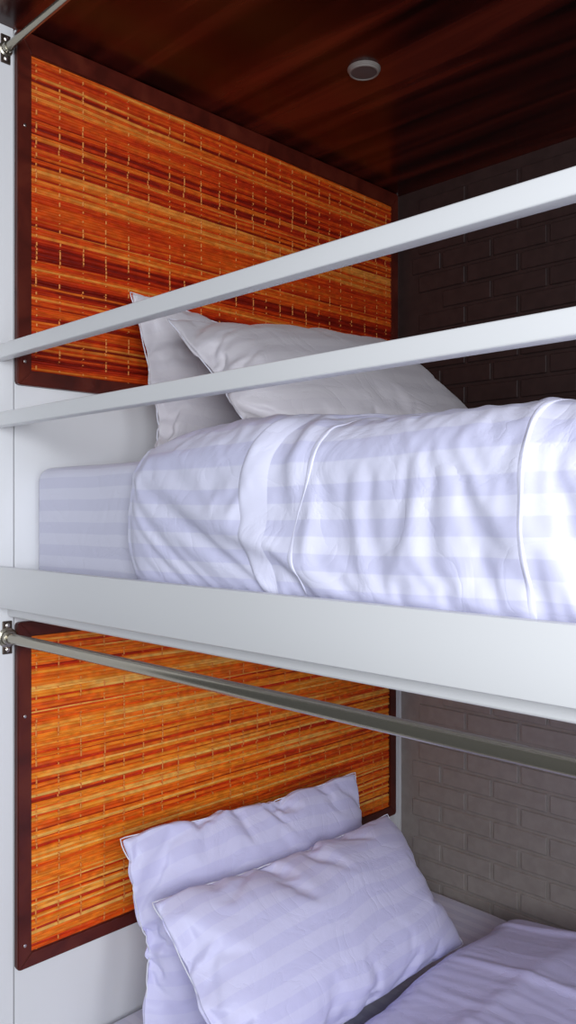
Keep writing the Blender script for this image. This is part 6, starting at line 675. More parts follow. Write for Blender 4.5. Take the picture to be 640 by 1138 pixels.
1336,-1364,69,-4,-1,1,0,0,-1,-1,2,0,-1,1,0,0,-2,2,-1,1,0,-1,0,1,-1,1,-1,-1,1,0,-1,2,0,-1,0,1,-2,2,0,0,-1,0,-1,1,1,-1,-1,2,-1,-1,0,2,-1,0,-1,1,-3,4,-3,0,2,0,-4,5,-3,1,2,-1,0,-2,4,-2,1,-4,4,-1,-1,1,-2,1,2,-3,2,1,-1,-4,3,2,0,-3,1,2,0,-1,1,0,0,0,-1,1,0,0,0,0,-1,1,0,0,0,0,-1,0,
110,-177,52,3,5,4,2,3,5,-16,10,1,1,-2,-2,-3,-5,2,5,0,1,10,-14,10,-8,-2,12,-17,19,-17,19,-14,13,0,-1,-4,-17,0,18,8,-7,1,-18,17,-11,12,-17,14,-13,17,-19,15,-11,13,-18,19,-23,18,9,-27,17,8,-27,19,12,-25,7,6,8,-24,14,20,-18,13,-15,-7,17,-19,23,-25,12,11,-19,10,-10,23,-27,11,-2,14,-21,6,1,-1,1,0,1,-1,1,0,-1,1,-1,1,0,0,0,0,0,1,0,10,
190,-170,-26,10,-4,-2,1,0,-3,6,-3,-1,0,1,1,0,0,0,0,0,0,-1,1,0,0,1,-1,2,-2,3,-4,2,-2,-1,0,1,4,0,-3,-2,1,1,1,-2,3,-2,3,-4,4,-4,3,-3,4,-4,5,-4,4,-4,-2,7,-5,-3,7,-4,-4,6,0,-2,-3,9,-4,-6,4,-1,-1,5,-5,4,-8,9,-3,-5,8,-4,3,-10,10,-3,1,-6,8,-2,0,1,-1,0,0,1,-1,0,1,-1,0,1,-1,0,0,0,1,-1,0,-2,
1336,-1358,63,-4,-2,-3,5,-1,0,1,0,0,-1,0,1,0,-1,1,-1,1,0,-2,2,-2,2,-1,0,-1,1,-1,2,-2,3,-1,-1,0,-1,1,1,0,0,0,-3,2,0,0,0,0,1,-2,0,0,1,0,1,-4,1,2,0,-2,1,-1,2,-1,0,2,-2,1,0,2,-4,3,0,-1,-2,1,2,-4,3,-1,2,-2,1,0,-3,2,1,1,-2,-1,3,0,0,0,0,-1,1,0,-1,1,0,0,0,0,-1,1,0,0,0,-1,1,-1,
122,-186,75,-22,-1,-4,21,-5,-9,11,-2,0,-3,-4,2,0,2,8,-10,8,-4,-7,14,-14,8,8,-16,19,-18,16,-15,18,-8,4,-1,2,-24,5,17,7,-11,-3,11,-18,15,-16,14,-11,10,-14,17,-18,17,-13,11,-18,24,-18,14,-20,25,-26,13,13,-20,6,13,-17,14,-9,-13,32,-16,-3,15,-24,13,10,-21,17,-13,12,-17,8,15,-26,13,-1,10,-22,10,2,0,0,0,2,-5,0,1,1,-1,0,0,1,-1,0,1,0,-1,2,-1,10,
227,-197,-49,25,1,0,-10,3,2,-4,1,1,0,0,1,-1,0,-2,3,-2,1,3,-5,4,-1,-3,5,-6,7,-6,5,-7,3,-2,1,-1,8,0,-7,-3,5,1,-6,9,-6,7,-7,5,-5,8,-10,9,-7,5,-5,10,-13,10,-5,6,-11,9,-3,-7,11,-5,-6,10,-5,1,9,-17,8,2,-6,7,-3,-8,12,-10,9,-7,8,-3,-12,16,-7,2,-7,11,-4,0,0,-1,1,-2,3,1,-1,-1,1,0,0,0,-1,1,0,-1,1,-1,1,-5,
1333,-1348,53,-9,6,1,1,-1,1,0,0,-1,1,0,0,0,-1,0,0,0,1,0,-2,2,-1,-1,1,-1,1,0,1,-1,1,-1,0,1,0,-4,4,0,0,0,0,-2,0,0,1,-1,0,2,-1,0,-1,-1,0,2,1,-1,-2,2,0,-2,-1,4,-1,-2,2,-2,3,0,1,-3,2,-2,1,-3,3,1,-3,2,0,0,1,-4,1,3,0,-2,0,2,-1,1,-1,1,0,0,0,-1,1,0,0,0,0,0,-1,1,0,0,0,-1,1,-1,
141,-196,69,-35,8,7,1,1,0,0,0,0,2,1,0,0,8,-13,9,-10,6,5,-12,10,6,-17,17,-15,16,-16,9,5,2,0,2,-12,4,-21,22,8,-9,-2,2,5,-17,19,-18,18,-19,14,-13,14,-14,19,-25,15,1,4,-18,19,-13,16,-23,13,1,11,-11,-13,11,-3,6,16,-15,4,-11,14,-15,7,7,-17,15,-14,8,10,-21,12,-1,7,-19,12,3,-7,5,-3,-2,1,1,0,2,-1,-2,1,-1,1,-1,1,0,-1,0,-1,-1,11,
261,-225,-51,28,-5,-4,-3,0,0,-1,1,-1,0,0,0,-1,-3,7,-5,6,-4,-2,6,-5,-3,10,-11,11,-10,10,-7,-3,0,-1,-1,7,-4,14,-12,-5,4,3,-3,-2,11,-12,12,-13,12,-8,8,-11,13,-15,16,-7,-3,0,10,-14,11,-17,22,-11,0,-10,12,6,-7,2,-1,-14,11,-5,14,-20,19,-7,-10,16,-10,9,-6,-11,19,-10,2,-7,15,-9,-3,7,-4,3,2,-2,-1,0,0,0,0,1,0,1,-1,0,0,0,0,1,1,-7,
1327,-1341,52,-9,9,-2,1,0,-1,1,0,0,-3,3,0,0,-3,3,-1,1,-1,0,1,-2,1,1,-2,0,-1,3,0,-2,3,-1,0,-1,1,-4,4,0,0,-1,1,-1,-1,0,0,1,0,0,-1,0,0,-1,3,-3,1,2,-1,0,-3,1,3,-1,1,-2,-1,3,-1,-1,2,0,-1,-1,2,-3,1,0,1,0,1,0,-4,2,2,0,-2,0,2,-1,0,1,0,0,0,0,0,-1,1,0,0,0,0,-1,1,0,0,0,0,0,0,-1,
165,-209,59,-35,17,-3,1,1,0,1,-1,1,-7,13,-3,-1,-8,13,-10,8,-10,6,2,10,-14,7,-11,17,-18,9,5,6,-7,4,-1,-1,-3,-20,17,11,-6,1,-6,-4,13,-16,16,-13,7,-10,15,-17,16,-17,9,11,-17,5,8,-12,15,-19,14,-8,4,9,-19,14,-1,-12,9,15,-8,0,-11,13,-16,15,-17,10,0,0,8,-18,9,2,5,-15,9,4,-9,6,-5,2,0,1,0,-1,-2,1,0,0,0,0,0,1,-1,1,0,0,1,6,
291,-250,-53,28,-17,3,0,0,-1,-1,0,1,9,-14,2,3,8,-12,8,-8,9,-4,-2,-8,12,-6,9,-13,15,-8,-5,-4,5,-3,1,0,3,16,-13,-10,4,0,6,5,-15,19,-17,14,-10,10,-15,18,-17,18,-10,-10,19,-5,-11,14,-20,22,-14,9,-3,-10,17,-13,0,15,-8,-17,8,-1,14,-17,19,-18,16,-7,0,-2,-12,23,-10,-1,-6,14,-9,-4,12,-7,4,0,-2,0,-1,2,2,-1,0,0,0,-1,1,0,-1,0,1,-2,0,-6,
1318,-1326,47,-4,-8,9,1,0,0,0,1,-1,0,-4,3,1,-1,-1,2,0,-2,2,0,-2,0,0,1,1,-2,0,2,0,0,-1,1,-1,1,-3,3,0,-1,1,-1,1,0,-2,0,-1,0,1,1,0,-2,3,-3,1,2,-2,2,-2,-2,4,0,-2,-1,3,-1,-1,0,2,0,-1,1,-2,2,-2,1,0,-1,1,1,-3,1,2,-2,2,-1,-1,2,-1,1,0,0,0,0,0,0,0,0,0,0,0,0,0,0,0,0,0,0,0,0,-1,
195,-229,30,12,-24,8,4,1,1,0,1,0,-1,-9,17,-11,7,-11,7,3,3,-8,6,-9,15,-16,3,7,8,-18,11,2,3,0,0,-2,-6,-13,12,10,-1,-11,4,0,2,4,-14,17,-21,18,-10,8,-13,7,8,-11,8,-9,8,2,-15,11,1,3,-13,8,2,5,-13,3,1,16,-9,2,-10,9,-13,10,1,-8,5,5,-12,7,3,-8,3,6,-5,-5,4,1,-1,0,1,-1,0,0,1,-1,0,0,0,0,0,-1,1,0,0,-1,1,5,
316,-271,-39,-17,31,-15,-4,0,-1,0,-1,0,1,13,-19,10,-6,13,-9,-4,-6,14,-9,13,-16,14,-3,-6,-8,19,-13,-2,-3,-1,0,2,9,12,-12,-14,2,14,-3,-1,-2,-6,20,-20,20,-20,13,-13,21,-10,-16,25,-15,12,-11,-8,25,-17,0,-6,21,-11,-6,-7,21,-5,0,-22,12,-2,13,-14,17,-13,-8,20,-8,-14,23,-11,-8,18,-7,-13,12,7,-6,0,-1,1,0,0,0,0,0,0,-1,1,0,1,-1,1,-1,1,0,0,-1,-7,
1310,-1311,40,-12,11,-3,-4,5,1,0,0,0,1,-3,-3,5,0,0,-2,0,1,1,1,-1,-5,5,0,-5,4,1,0,0,-1,1,-1,0,1,0,0,-1,1,0,-2,1,0,1,-2,-2,2,-1,1,0,2,0,-4,1,3,-2,2,-3,3,-1,-1,0,2,-2,1,1,-1,1,-4,5,-1,0,-1,1,-5,5,-1,1,-3,2,1,-1,0,1,-2,1,1,0,0,0,0,1,-1,0,0,0,0,0,0,0,0,0,0,0,1,-1,0,-1,1,0,
228,-251,26,-9,2,1,-5,2,1,1,1,0,1,8,-14,7,0,5,-11,13,-10,3,2,-1,-9,7,1,11,-14,2,4,3,1,1,1,-2,-9,-4,4,12,-6,-2,5,-6,-2,3,4,-8,5,-4,7,-10,3,2,8,-13,5,5,-2,-11,11,-5,7,-10,5,3,-4,1,3,-4,-5,16,-6,-2,2,-5,3,1,-7,4,4,-7,3,3,-6,3,2,-4,1,1,1,-1,-1,1,-1,1,-1,1,-1,1,-1,0,0,0,0,0,0,0,0,-1,0,4,
335,-289,-61,40,-21,-16,32,-13,-1,-2,-2,-1,1,-13,28,-16,0,-7,16,-20,16,-4,-3,0,17,-14,-1,-15,24,-7,-6,-3,-4,-1,-1,3,17,2,-7,-18,10,1,-9,18,3,-7,-13,29,-30,26,-24,21,-5,-3,-17,30,-12,-13,8,15,-19,12,-17,22,-9,-14,22,-11,-7,11,13,-34,14,4,-7,12,-22,15,10,-6,-16,23,-11,-9,19,-8,-11,17,-4,-4,-1,4,0,-1,1,0,0,0,0,1,-1,1,0,0,0,0,-1,1,1,1,-1,-9,
1302,-1297,30,-7,10,-3,2,-4,2,1,1,0,0,1,-5,0,4,0,-3,1,2,0,0,-3,3,0,-1,-2,1,0,2,0,-2,4,-4,2,-1,2,0,0,-2,-4,5,-2,2,-4,4,0,-2,-4,6,1,-1,-2,-3,5,-2,-1,3,-2,2,-1,-2,3,-3,2,1,-2,2,-3,3,0,0,0,0,-4,4,0,0,-3,2,1,-1,0,1,-1,0,2,-2,1,1,-1,0,0,0,0,0,0,1,-1,0,0,0,0,0,1,-1,0,0,0,0,0,
264,-278,20,-10,2,-7,8,-5,1,-1,2,0,2,1,10,-14,3,0,7,-10,2,5,1,-10,6,2,0,-3,9,-11,3,5,3,-5,5,-3,-9,3,0,5,2,-1,-1,-6,2,7,-6,1,2,-7,4,0,1,1,-5,7,-2,-4,3,0,0,0,-5,5,1,-2,1,0,0,-6,4,8,-4,0,-3,2,-2,0,0,1,-2,2,0,-4,4,0,-2,1,0,0,0,0,-1,1,-1,1,-1,1,-1,1,-1,0,1,-1,0,0,1,-1,0,1,-1,1,
349,-305,-62,43,-31,17,-16,22,-4,-2,-4,-1,-4,-1,-17,32,-12,-1,-15,24,-7,-7,-3,16,-7,-9,-5,25,-26,21,-9,-9,-8,11,-10,7,17,-2,-4,-13,-2,-7,18,13,-7,-20,21,-2,-16,31,-18,0,-4,-9,30,-22,-7,28,-15,-13,16,-13,23,-16,-15,25,-8,-11,14,11,-9,-26,15,-1,9,-20,23,-3,-4,-13,23,-11,-9,21,-13,-6,15,-7,-3,5,-1,1,0,0,1,0,-1,1,-1,1,0,1,-1,1,-1,1,-1,0,0,-1,0,-7,
1297,-1285,26,-2,-14,14,2,-1,0,-3,3,0,-5,4,1,-4,0,5,-1,-2,-3,5,0,0,-1,-2,-1,4,-1,1,0,-3,5,-5,5,-1,-1,-1,1,-1,2,-6,3,2,0,0,-5,4,1,-4,3,1,-1,1,-6,2,2,2,0,1,-3,-2,4,-4,3,1,-1,0,1,-1,-2,5,-2,0,-3,3,0,0,-3,2,2,-3,2,0,-1,1,0,0,0,0,0,1,-1,0,0,0,1,-1,0,0,0,1,-1,0,0,1,-1,0,0,0,0,0,
303,-309,5,0,2,-9,7,1,-5,1,-1,2,4,-3,0,11,-14,5,-1,5,-11,6,0,1,3,-1,-6,4,0,1,0,3,-4,4,-2,0,-6,7,-4,2,1,2,-6,3,-1,0,7,-6,1,-6,5,-1,1,1,-4,5,-3,1,0,-1,2,-5,4,-1,0,2,-1,-3,2,-1,2,2,-2,1,-1,1,-2,-1,1,0,0,1,-3,2,0,0,0,0,0,0,0,0,0,0,0,-1,1,0,0,-1,1,0,-1,1,0,-1,1,0,-1,1,-1,-1,
355,-314,-40,-14,43,-21,-12,-2,13,9,-24,15,12,-10,-2,-22,30,-16,1,-11,29,-14,-4,-3,-6,-8,32,-9,-1,-7,-3,-13,18,-20,13,0,10,-18,25,-27,16,-19,30,-11,4,-5,-18,27,-12,21,-26,16,-14,0,27,-38,29,-6,-4,-2,-11,28,-15,-18,27,-9,-10,19,-5,-17,29,-35,15,3,-14,10,9,-3,-18,23,-6,-12,20,-14,-2,12,-8,-1,6,-2,1,0,0,0,0,0,0,0,0,0,0,1,0,0,1,-1,0,0,0,0,4,-10,
1296,-1278,19,-5,-1,5,-6,7,1,-2,2,-7,7,-1,-3,-3,2,4,-5,4,0,1,-1,0,-1,1,1,-1,-2,0,4,-2,3,-4,5,-2,-1,-7,8,-1,-1,1,-2,0,2,1,-3,-2,0,4,-2,1,1,-1,-4,-1,6,0,0,-1,-4,5,-1,-1,0,2,-1,1,-2,2,-3,5,-2,0,-2,2,0,-3,3,-1,0,1,-1,1,0,0,0,0,0,1,-1,0,0,1,-1,0,0,0,1,-1,0,0,0,0,1,-1,0,1,-1,0,1,-2,
340,-342,1,0,1,-7,5,3,-3,-2,0,0,6,-5,4,0,3,-6,3,-3,1,-2,4,-1,3,-7,6,-3,3,-3,1,5,-6,4,-5,3,-5,10,-5,-4,7,-7,8,-6,2,-1,4,1,-6,0,2,-1,1,1,-4,6,-4,0,2,-4,2,1,0,-1,0,2,-4,3,-2,1,1,1,-1,0,1,-2,0,-1,2,-2,1,0,-1,1,0,0,0,0,0,0,0,0,0,0,0,0,0,0,0,0,-1,1,-1,1,0,-1,1,0,-1,1,0,-2,
356,-319,-27,-28,39,-12,14,-32,7,13,-15,26,-26,8,11,6,-36,7,25,-8,-17,3,16,-2,-22,20,-11,-5,25,-30,10,12,-9,-17,21,-10,10,-26,17,17,-25,14,-11,24,-13,1,-14,-3,32,-10,-17,20,-10,-9,30,-40,29,-13,6,-11,29,-17,-12,-3,25,-17,12,-7,-12,6,23,-35,19,-4,-12,15,4,-20,12,12,-18,14,-15,7,7,-8,2,2,0,0,0,0,1,0,1,-1,0,1,1,0,0,0,1,0,-1,0,-1,1,-2,1,-3,-8,
1296,-1270,6,4,0,-15,14,3,-1,-1,-3,4,-1,1,1,-3,-5,7,-5,4,-2,3,-2,2,-3,2,-5,5,0,2,-1,-3,4,-1,3,-1,-2,-1,-5,8,-4,2,-6,6,-2,-2,4,-1,1,-3,3,-3,3,-8,8,-4,4,0,0,0,-6,6,-2,1,-2,4,-1,0,-3,3,-4,6,-1,-1,-2,2,0,-3,2,0,1,-1,1,0,0,0,0,1,-1,0,0,1,-1,0,0,0,1,-1,0,0,0,1,-1,0,1,-1,0,1,-1,0,0,0,
376,-377,1,-6,3,2,-1,0,-1,3,-8,8,-1,0,2,-5,9,-8,7,-7,6,-7,5,-3,7,-8,4,0,1,-6,5,3,-6,4,-2,-2,3,-2,9,-12,3,0,10,-10,1,-2,8,0,-8,3,-1,-4,7,-2,1,1,-3,0,1,-1,0,1,-1,1,-1,1,-1,0,-1,1,1,1,-1,0,1,-2,0,-1,1,0,0,-1,1,0,0,0,0,0,0,1,-1,0,0,-1,1,0,0,0,-1,1,0,0,-1,1,0,-1,1,-1,1,-1,0,0,
356,-325,-9,-31,-1,41,-17,-5,-8,-15,32,-8,3,-18,0,15,14,-28,-17,27,13,-19,-15,19,14,-19,-23,32,3,-8,-10,-10,11,21,-13,-4,-3,-7,-10,16,24,-21,-17,16,17,-30,13,-4,8,14,-15,-15,17,22,-18,-23,14,2,3,-2,24,-22,-15,7,23,-14,-5,3,-14,13,20,-36,20,-3,-13,18,-9,-11,24,-15,9,-14,9,3,-5,2,1,1,0,0,1,1,-1,2,-1,1,0,-1,1,0,0,-1,0,0,-1,0,0,-1,0,1,-7,9,
1308,-1273,-12,9,-2,2,6,-1,-6,5,2,1,-2,-9,9,-2,3,-7,6,-5,5,-5,6,-4,3,-4,5,-6,4,0,1,2,-9,9,1,-2,-1,2,-3,-7,9,-5,5,-9,7,1,-1,1,-5,5,-1,0,1,-1,-10,12,-3,2,0,0,-1,-5,6,-4,4,-2,2,-3,3,0,-4,6,-2,-1,0,2,-7,6,0,0,-1,1,0,-1,1,1,-1,0,0,0,0,0,0,1,-1,0,0,0,0,0,1,-1,0,0,0,1,-1,0,0,1,-2,1,
412,-418,14,-17,6,2,-2,-6,15,-9,-4,4,-2,14,-14,7,-8,13,-14,14,-11,8,-7,6,-6,7,-10,12,-8,2,2,-4,7,-6,-3,8,-3,-3,-4,18,-14,2,-2,12,-10,-4,3,3,8,-9,-2,-4,9,-6,10,-11,5,0,0,-2,-6,13,-9,5,-5,5,-4,0,1,1,0,1,-2,2,0,-3,-1,3,-1,1,-2,1,0,0,0,0,0,0,1,-1,0,0,0,-1,1,0,0,0,-1,1,0,0,-1,1,0,-1,1,-1,1,-1,-1,1,
356,-338,11,-50,43,-3,-14,-14,33,-13,-19,7,7,22,-21,-25,20,22,-20,-29,24,25,-20,-23,17,23,-22,-23,24,16,-7,-10,-27,21,5,13,-4,-7,-4,-24,22,27,-23,-21,15,13,9,-18,-15,11,3,16,-21,15,24,-33,-9,6,3,1,6,19,-23,-18,19,16,-15,-15,7,8,18,-37,12,16,-17,10,-23,25,-5,0,-10,8,-1,-1,3,0,1,1,0,1,-1,1,0,1,-1,0,0,0,0,-1,1,-1,0,1,-1,-1,1,0,-1,1,6,-14,
1361,-1340,12,-4,6,1,1,1,-2,-8,8,0,0,0,-5,7,-5,3,-6,7,-5,5,-4,4,-6,6,-3,2,-4,4,3,-5,4,-3,2,0,2,-3,-3,4,-8,7,-4,5,-5,5,0,-4,3,1,-6,6,-3,-2,4,-6,6,1,1,-1,-8,8,-6,6,-5,5,-1,1,-5,3,4,0,-8,6,-2,-3,5,0,-1,-1,1,0,1,0,-1,1,-1,1,0,-1,1,-1,1,0,-1,1,-1,1,0,-1,1,0,0,0,-1,1,0,0,0,0,-1,0,
447,-437,-19,6,-1,-6,7,-3,-1,19,-20,1,13,-14,15,-13,10,-11,15,-14,13,-12,10,-10,11,-8,3,-5,11,-13,4,11,-14,11,-7,-1,0,-4,16,-16,18,-17,11,-8,9,-10,-1,10,-10,5,12,-18,-1,15,-15,16,-11,-1,0,2,8,-12,12,-11,7,-6,4,-4,5,-2,-1,-3,8,-6,5,-5,0,1,1,-2,1,0,0,0,0,0,0,0,0,0,-1,1,-1,1,-1,1,-1,1,-1,1,-1,1,0,-1,1,0,1,-1,0,0,-1,-2,
356,-320,-53,40,-4,-29,14,3,3,17,-17,0,-27,21,19,-18,-25,21,25,-24,-23,19,23,-18,-25,21,22,-21,-21,16,6,18,-23,-15,10,3,4,1,25,-26,-21,16,27,-24,-14,13,5,20,-22,-8,-8,15,25,-42,19,24,-20,-7,5,-4,-21,23,22,-20,-21,19,14,-16,-16,34,-5,-13,-17,16,16,-28,9,5,10,-18,11,-7,4,1,1,2,0,0,1,0,0,0,0,0,0,0,0,-1,0,0,0,0,-1,0,-1,0,0,-1,1,-1,-2,-7,
1449,-1432,16,2,1,-2,-6,7,2,0,-6,4,1,-2,3,-10,8,-1,-1,3,-1,-3,3,-5,5,-2,2,2,-1,-8,10,1,-7,4,1,-2,4,-7,3,-2,2,-9,9,-3,3,1,1,-3,-3,5,-1,-3,1,4,-11,10,-3,2,1,-3,3,-5,5,-5,5,-5,5,1,-3,-1,7,-7,3,-9,9,-2,3,-4,3,0,-1,1,0,0,0,-1,1,0,-1,1,0,0,0,0,0,-1,1,0,0,0,0,0,0,0,0,0,0,0,0,-1,1,0,
483,-459,-46,15,-4,9,6,-7,-1,-2,8,-8,0,10,-13,26,-23,2,8,-10,1,16,-19,21,-19,7,-1,-4,-2,23,-24,3,15,-15,0,-3,7,11,-16,10,-9,17,-19,17,-14,1,-2,3,12,-14,1,11,-14,2,14,-16,12,-10,0,10,-8,5,-8,13,-12,9,-8,0,-3,14,-14,10,-8,12,-12,5,-4,5,-5,2,0,0,-1,1,0,-1,1,-1,1,-1,1,0,-1,1,0,0,0,0,-1,1,-1,1,-1,0,0,1,-1,1,0,1,-1,-2,
356,-319,-28,0,-19,22,14,-14,-22,18,15,-13,-6,-22,19,23,-23,-19,37,-12,-10,-20,23,24,-24,-21,36,-11,-7,-23,22,4,21,-21,-2,1,-5,-15,20,22,-28,-18,20,25,-18,-7,-7,-1,33,-15,-7,-16,37,-26,-21,31,12,-23,0,26,-19,-21,21,22,-18,-25,20,6,13,-36,14,23,-20,-22,17,20,-14,-15,13,10,-15,7,2,1,1,0,1,0,-1,0,0,0,-1,0,0,-1,0,-1,0,-1,1,-1,-1,0,0,1,0,0,0,1,-2,5,
1563,-1536,-2,11,-6,-1,6,-6,5,1,1,-3,-2,3,-1,2,-3,0,2,-6,7,0,-5,4,-1,1,0,-1,3,0,-5,4,0,-4,6,-7,6,0,-3,-5,5,1,-7,8,-4,2,2,1,-2,0,-5,6,-11,10,-2,4,-5,3,1,1,-4,2,-3,5,-9,7,0,-1,8,-6,-9,9,-2,1,-5,6,-2,2,-3,3,0,-1,1,0,0,0,0,-1,1,0,0,0,0,0,0,0,-1,1,0,0,0,0,0,-1,1,0,0,0,0,0,-1,1,
519,-529,19,-22,17,-1,-13,20,-12,-3,-3,3,10,-8,0,-1,7,-5,-4,20,-18,-1,10,-10,10,-11,3,13,-13,-1,11,-11,3,-2,0,16,-17,1,4,-1,9,-14,14,-13,12,-10,1,-2,1,2,8,-8,8,-8,1,-3,4,-1,-5,1,10,-10,7,-7,14,-15,8,-7,0,0,15,-15,7,-7,11,-10,4,-5,7,-5,-1,1,1,0,-1,1,-1,1,0,-1,1,0,0,-1,0,1,-1,1,-1,0,1,-1,1,0,0,0,0,-1,1,0,0,-2,
356,-333,2,-34,28,-1,-21,26,-14,-2,-4,-12,29,-11,-27,23,12,-37,21,24,-29,4,-21,20,21,-32,1,33,-32,10,-22,24,13,-36,22,21,-21,-3,-14,-3,35,-20,-21,24,21,-33,2,10,5,1,17,-20,-32,21,28,-20,-19,17,4,-1,18,-19,-19,23,20,-21,-17,29,-12,-5,-24,24,19,-20,-19,19,20,-17,-15,13,11,-8,3,0,0,-1,1,-1,0,-1,0,-1,0,0,-1,0,0,0,-1,1,0,1,0,0,1,1,0,0,0,-1,-1,-6,
1696,-1684,18,2,0,1,2,-2,-5,5,0,-2,3,0,-2,-3,5,-3,-1,3,-3,3,1,-5,6,-1,-1,0,-2,4,-2,-4,5,-3,-2,5,0,-10,10,-1,1,-4,2,-3,4,-5,5,2,-1,-6,4,0,1,-7,7,-1,1,-4,5,0,1,-2,-2,-1,4,-6,7,-3,1,0,0,-5,5,0,0,-6,7,-2,1,0,1,-1,0,1,-1,1,0,-1,1,0,0,-1,1,0,-1,1,0,-1,1,0,-1,1,0,-1,1,0,-1,1,-1,1,0,-1,
555,-527,-33,-2,10,-12,-6,8,22,-21,-1,8,-3,-6,3,14,-15,3,4,-6,15,-15,0,8,-7,11,-11,-1,10,-12,3,16,-13,0,5,-5,3,1,-3,-2,-2,13,-13,12,-11,11,-11,0,-1,14,-13,7,-10,17,-15,9,-10,14,-11,-4,6,-1,-1,10,-13,15,-14,5,-3,6,-7,11,-10,4,-6,14,-12,4,-4,5,-5,1,0,1,0,0,0,-2,2,-1,0,0,1,-1,0,0,1,-1,0,1,0,0,0,0,0,0,0,0,-1,1,0,-2,
356,-330,-9,-5,5,-9,-15,14,14,-14,-21,34,-16,-8,5,21,-30,21,-34,21,20,-24,4,-23,21,22,-40,17,25,-19,-9,-19,20,26,-42,18,20,-46,20,12,-7,24,-20,-23,22,24,-19,-4,4,-28,19,23,-21,-22,26,18,-20,-20,18,6,-4,13,0,-32,22,22,-24,-24,20,20,-19,-20,20,19,-18,-21,21,20,-19,-12,15,4,-3,-1,0,-2,1,-2,1,-1,0,-1,0,1,-1,1,0,1,-1,1,1,0,0,0,1,-1,1,-1,0,0,-2,4,
1837,-1823,18,0,-1,-3,3,2,-2,-6,7,1,-4,2,0,0,-5,7,-2,-2,3,1,-1,1,-1,-3,5,-6,5,-4,3,1,-5,3,1,-10,10,0,-5,5,2,-2,-5,5,-3,2,-3,6,-1,-2,-7,9,-4,3,-5,6,-4,3,-3,3,-4,6,-2,2,-7,9,-6,2,-6,7,-3,2,-5,5,-1,1,-5,5,-3,4,0,-1,1,0,-1,0,0,1,-1,0,1,0,-1,0,1,-1,1,-1,0,1,-1,0,0,1,-1,0,1,-1,0,1,-1,0,
591,-564,-41,-3,16,14,-14,-12,10,22,-27,-2,15,-2,-9,2,15,-20,5,4,-3,9,-9,-2,0,9,-9,7,-8,18,-16,1,7,-6,0,16,-16,-2,12,-10,-3,2,9,-9,8,-8,10,-9,-2,0,14,-14,8,-8,12,-11,7,-6,9,-10,4,-3,-2,1,11,-13,12,-13,13,-9,6,-8,12,-10,3,-4,13,-13,7,-5,0,0,1,-2,2,-1,1,-1,0,0,0,0,0,1,-1,1,-1,1,0,-1,1,0,0,0,-1,1,0,0,-1,1,0,-2,
356,-327,-25,-5,14,6,-5,-25,22,9,-11,-23,35,-7,-33,27,17,-37,17,-27,20,20,-28,4,4,25,-22,-26,24,22,-28,4,-17,39,-25,-21,17,28,-41,20,3,2,22,-26,-19,22,21,-22,1,-8,-19,27,21,-23,-22,23,20,-20,-19,19,22,-17,-7,3,-25,22,20,-20,-22,22,20,-22,-19,22,20,-21,-19,19,20,-16,-10,11,-2,-1,-1,-1,0,0,0,0,1,1,-1,0,1,1,0,0,1,0,1,-1,1,0,-1,0,-1,1,-1,-1,-1,-7,
1980,-1965,15,1,0,-6,6,1,-1,-9,8,2,-2,-8,10,-5,2,1,1,1,-1,0,-4,4,-1,1,-4,4,-4,3,-2,5,-2,-9,9,1,-6,3,3,-6,3,3,-2,-5,7,-6,5,1,-6,2,3,-3,3,-3,3,-3,1,-1,3,-4,5,-4,4,4,-5,-7,7,-3,2,-4,5,-2,3,-5,4,-2,2,-6,6,-2,4,-2,0,0,0,0,1,-2,2,-1,0,0,0,0,0,1,-1,0,-1,1,1,-1,0,0,0,0,0,0,-1,1,0,0,
627,-599,-34,-7,5,23,-20,-6,5,27,-23,-11,10,25,-29,1,2,16,-20,2,2,-3,16,-11,-4,2,14,-13,2,-1,10,-12,0,11,-10,2,2,1,-5,9,-8,-1,-2,17,-16,6,-3,2,-3,8,-10,5,-4,4,-3,8,-7,4,-4,7,-11,11,-12,3,1,5,-4,7,-10,12,-10,4,-7,11,-8,4,-3,9,-10,5,-3,-3,3,-1,-1,1,0,1,-1,0,1,-1,1,-1,1,-1,1,-1,1,0,-1,1,-1,1,-1,1,0,-1,1,0,-1,0,
356,-329,-14,-25,19,14,-12,-10,9,11,-6,-29,25,12,-15,-29,27,15,-28,9,-11,10,24,-22,-21,17,21,-17,-24,22,20,-19,-1,-26,26,6,-29,45,-20,-22,34,-16,-7,31,-21,-22,25,13,-42,45,-17,-22,18,23,-20,-22,22,22,-23,-20,21,21,-26,1,-4,-17,25,19,-22,-20,19,21,-19,-19,21,16,-19,-20,22,15,-15,-5,2,0,1,0,1,0,0,2,-1,1,0,-1,2,-2,1,1,-2,1,0,1,-1,0,0,0,0,0,0,-1,-1,3,
2115,-2099,15,-4,3,1,-9,6,1,0,-5,6,2,-13,12,-3,2,-5,2,3,-2,2,1,-3,-4,6,-4,4,0,-6,5,1,-1,0,-7,8,0,-1,-3,5,-10,9,0,0,-6,6,-6,6,0,0,-4,3,0,-4,5,0,-4,4,-5,7,-8,10,-4,-6,7,-3,-1,3,-3,2,-5,7,-3,2,-2,1,-3,3,-3,4,0,0,0,0,0,0,0,0,0,0,-1,1,0,-1,1,0,0,0,-1,1,0,0,0,0,0,-1,1,0,0,-1,1,-1,
663,-637,-37,11,-8,3,21,-14,-13,10,12,-16,-2,27,-27,-1,0,18,-3,-14,6,-6,2,9,-3,-6,15,-14,-2,9,-5,7,-10,1,15,-14,-2,2,11,-11,5,-3,-4,1,17,-18,11,-7,-3,-1,11,-11,5,6,-10,1,9,-10,10,-11,13,-13,6,0,-3,0,6,-6,6,-6,9,-9,0,2,1,-3,8,-6,6,-8,0,3,-2,0,1,-1,-1,2,-1,0,0,0,0,0,0,0,0,0,1,0,-1,1,0,-1,1,0,0,1,-1,0,-1,0,
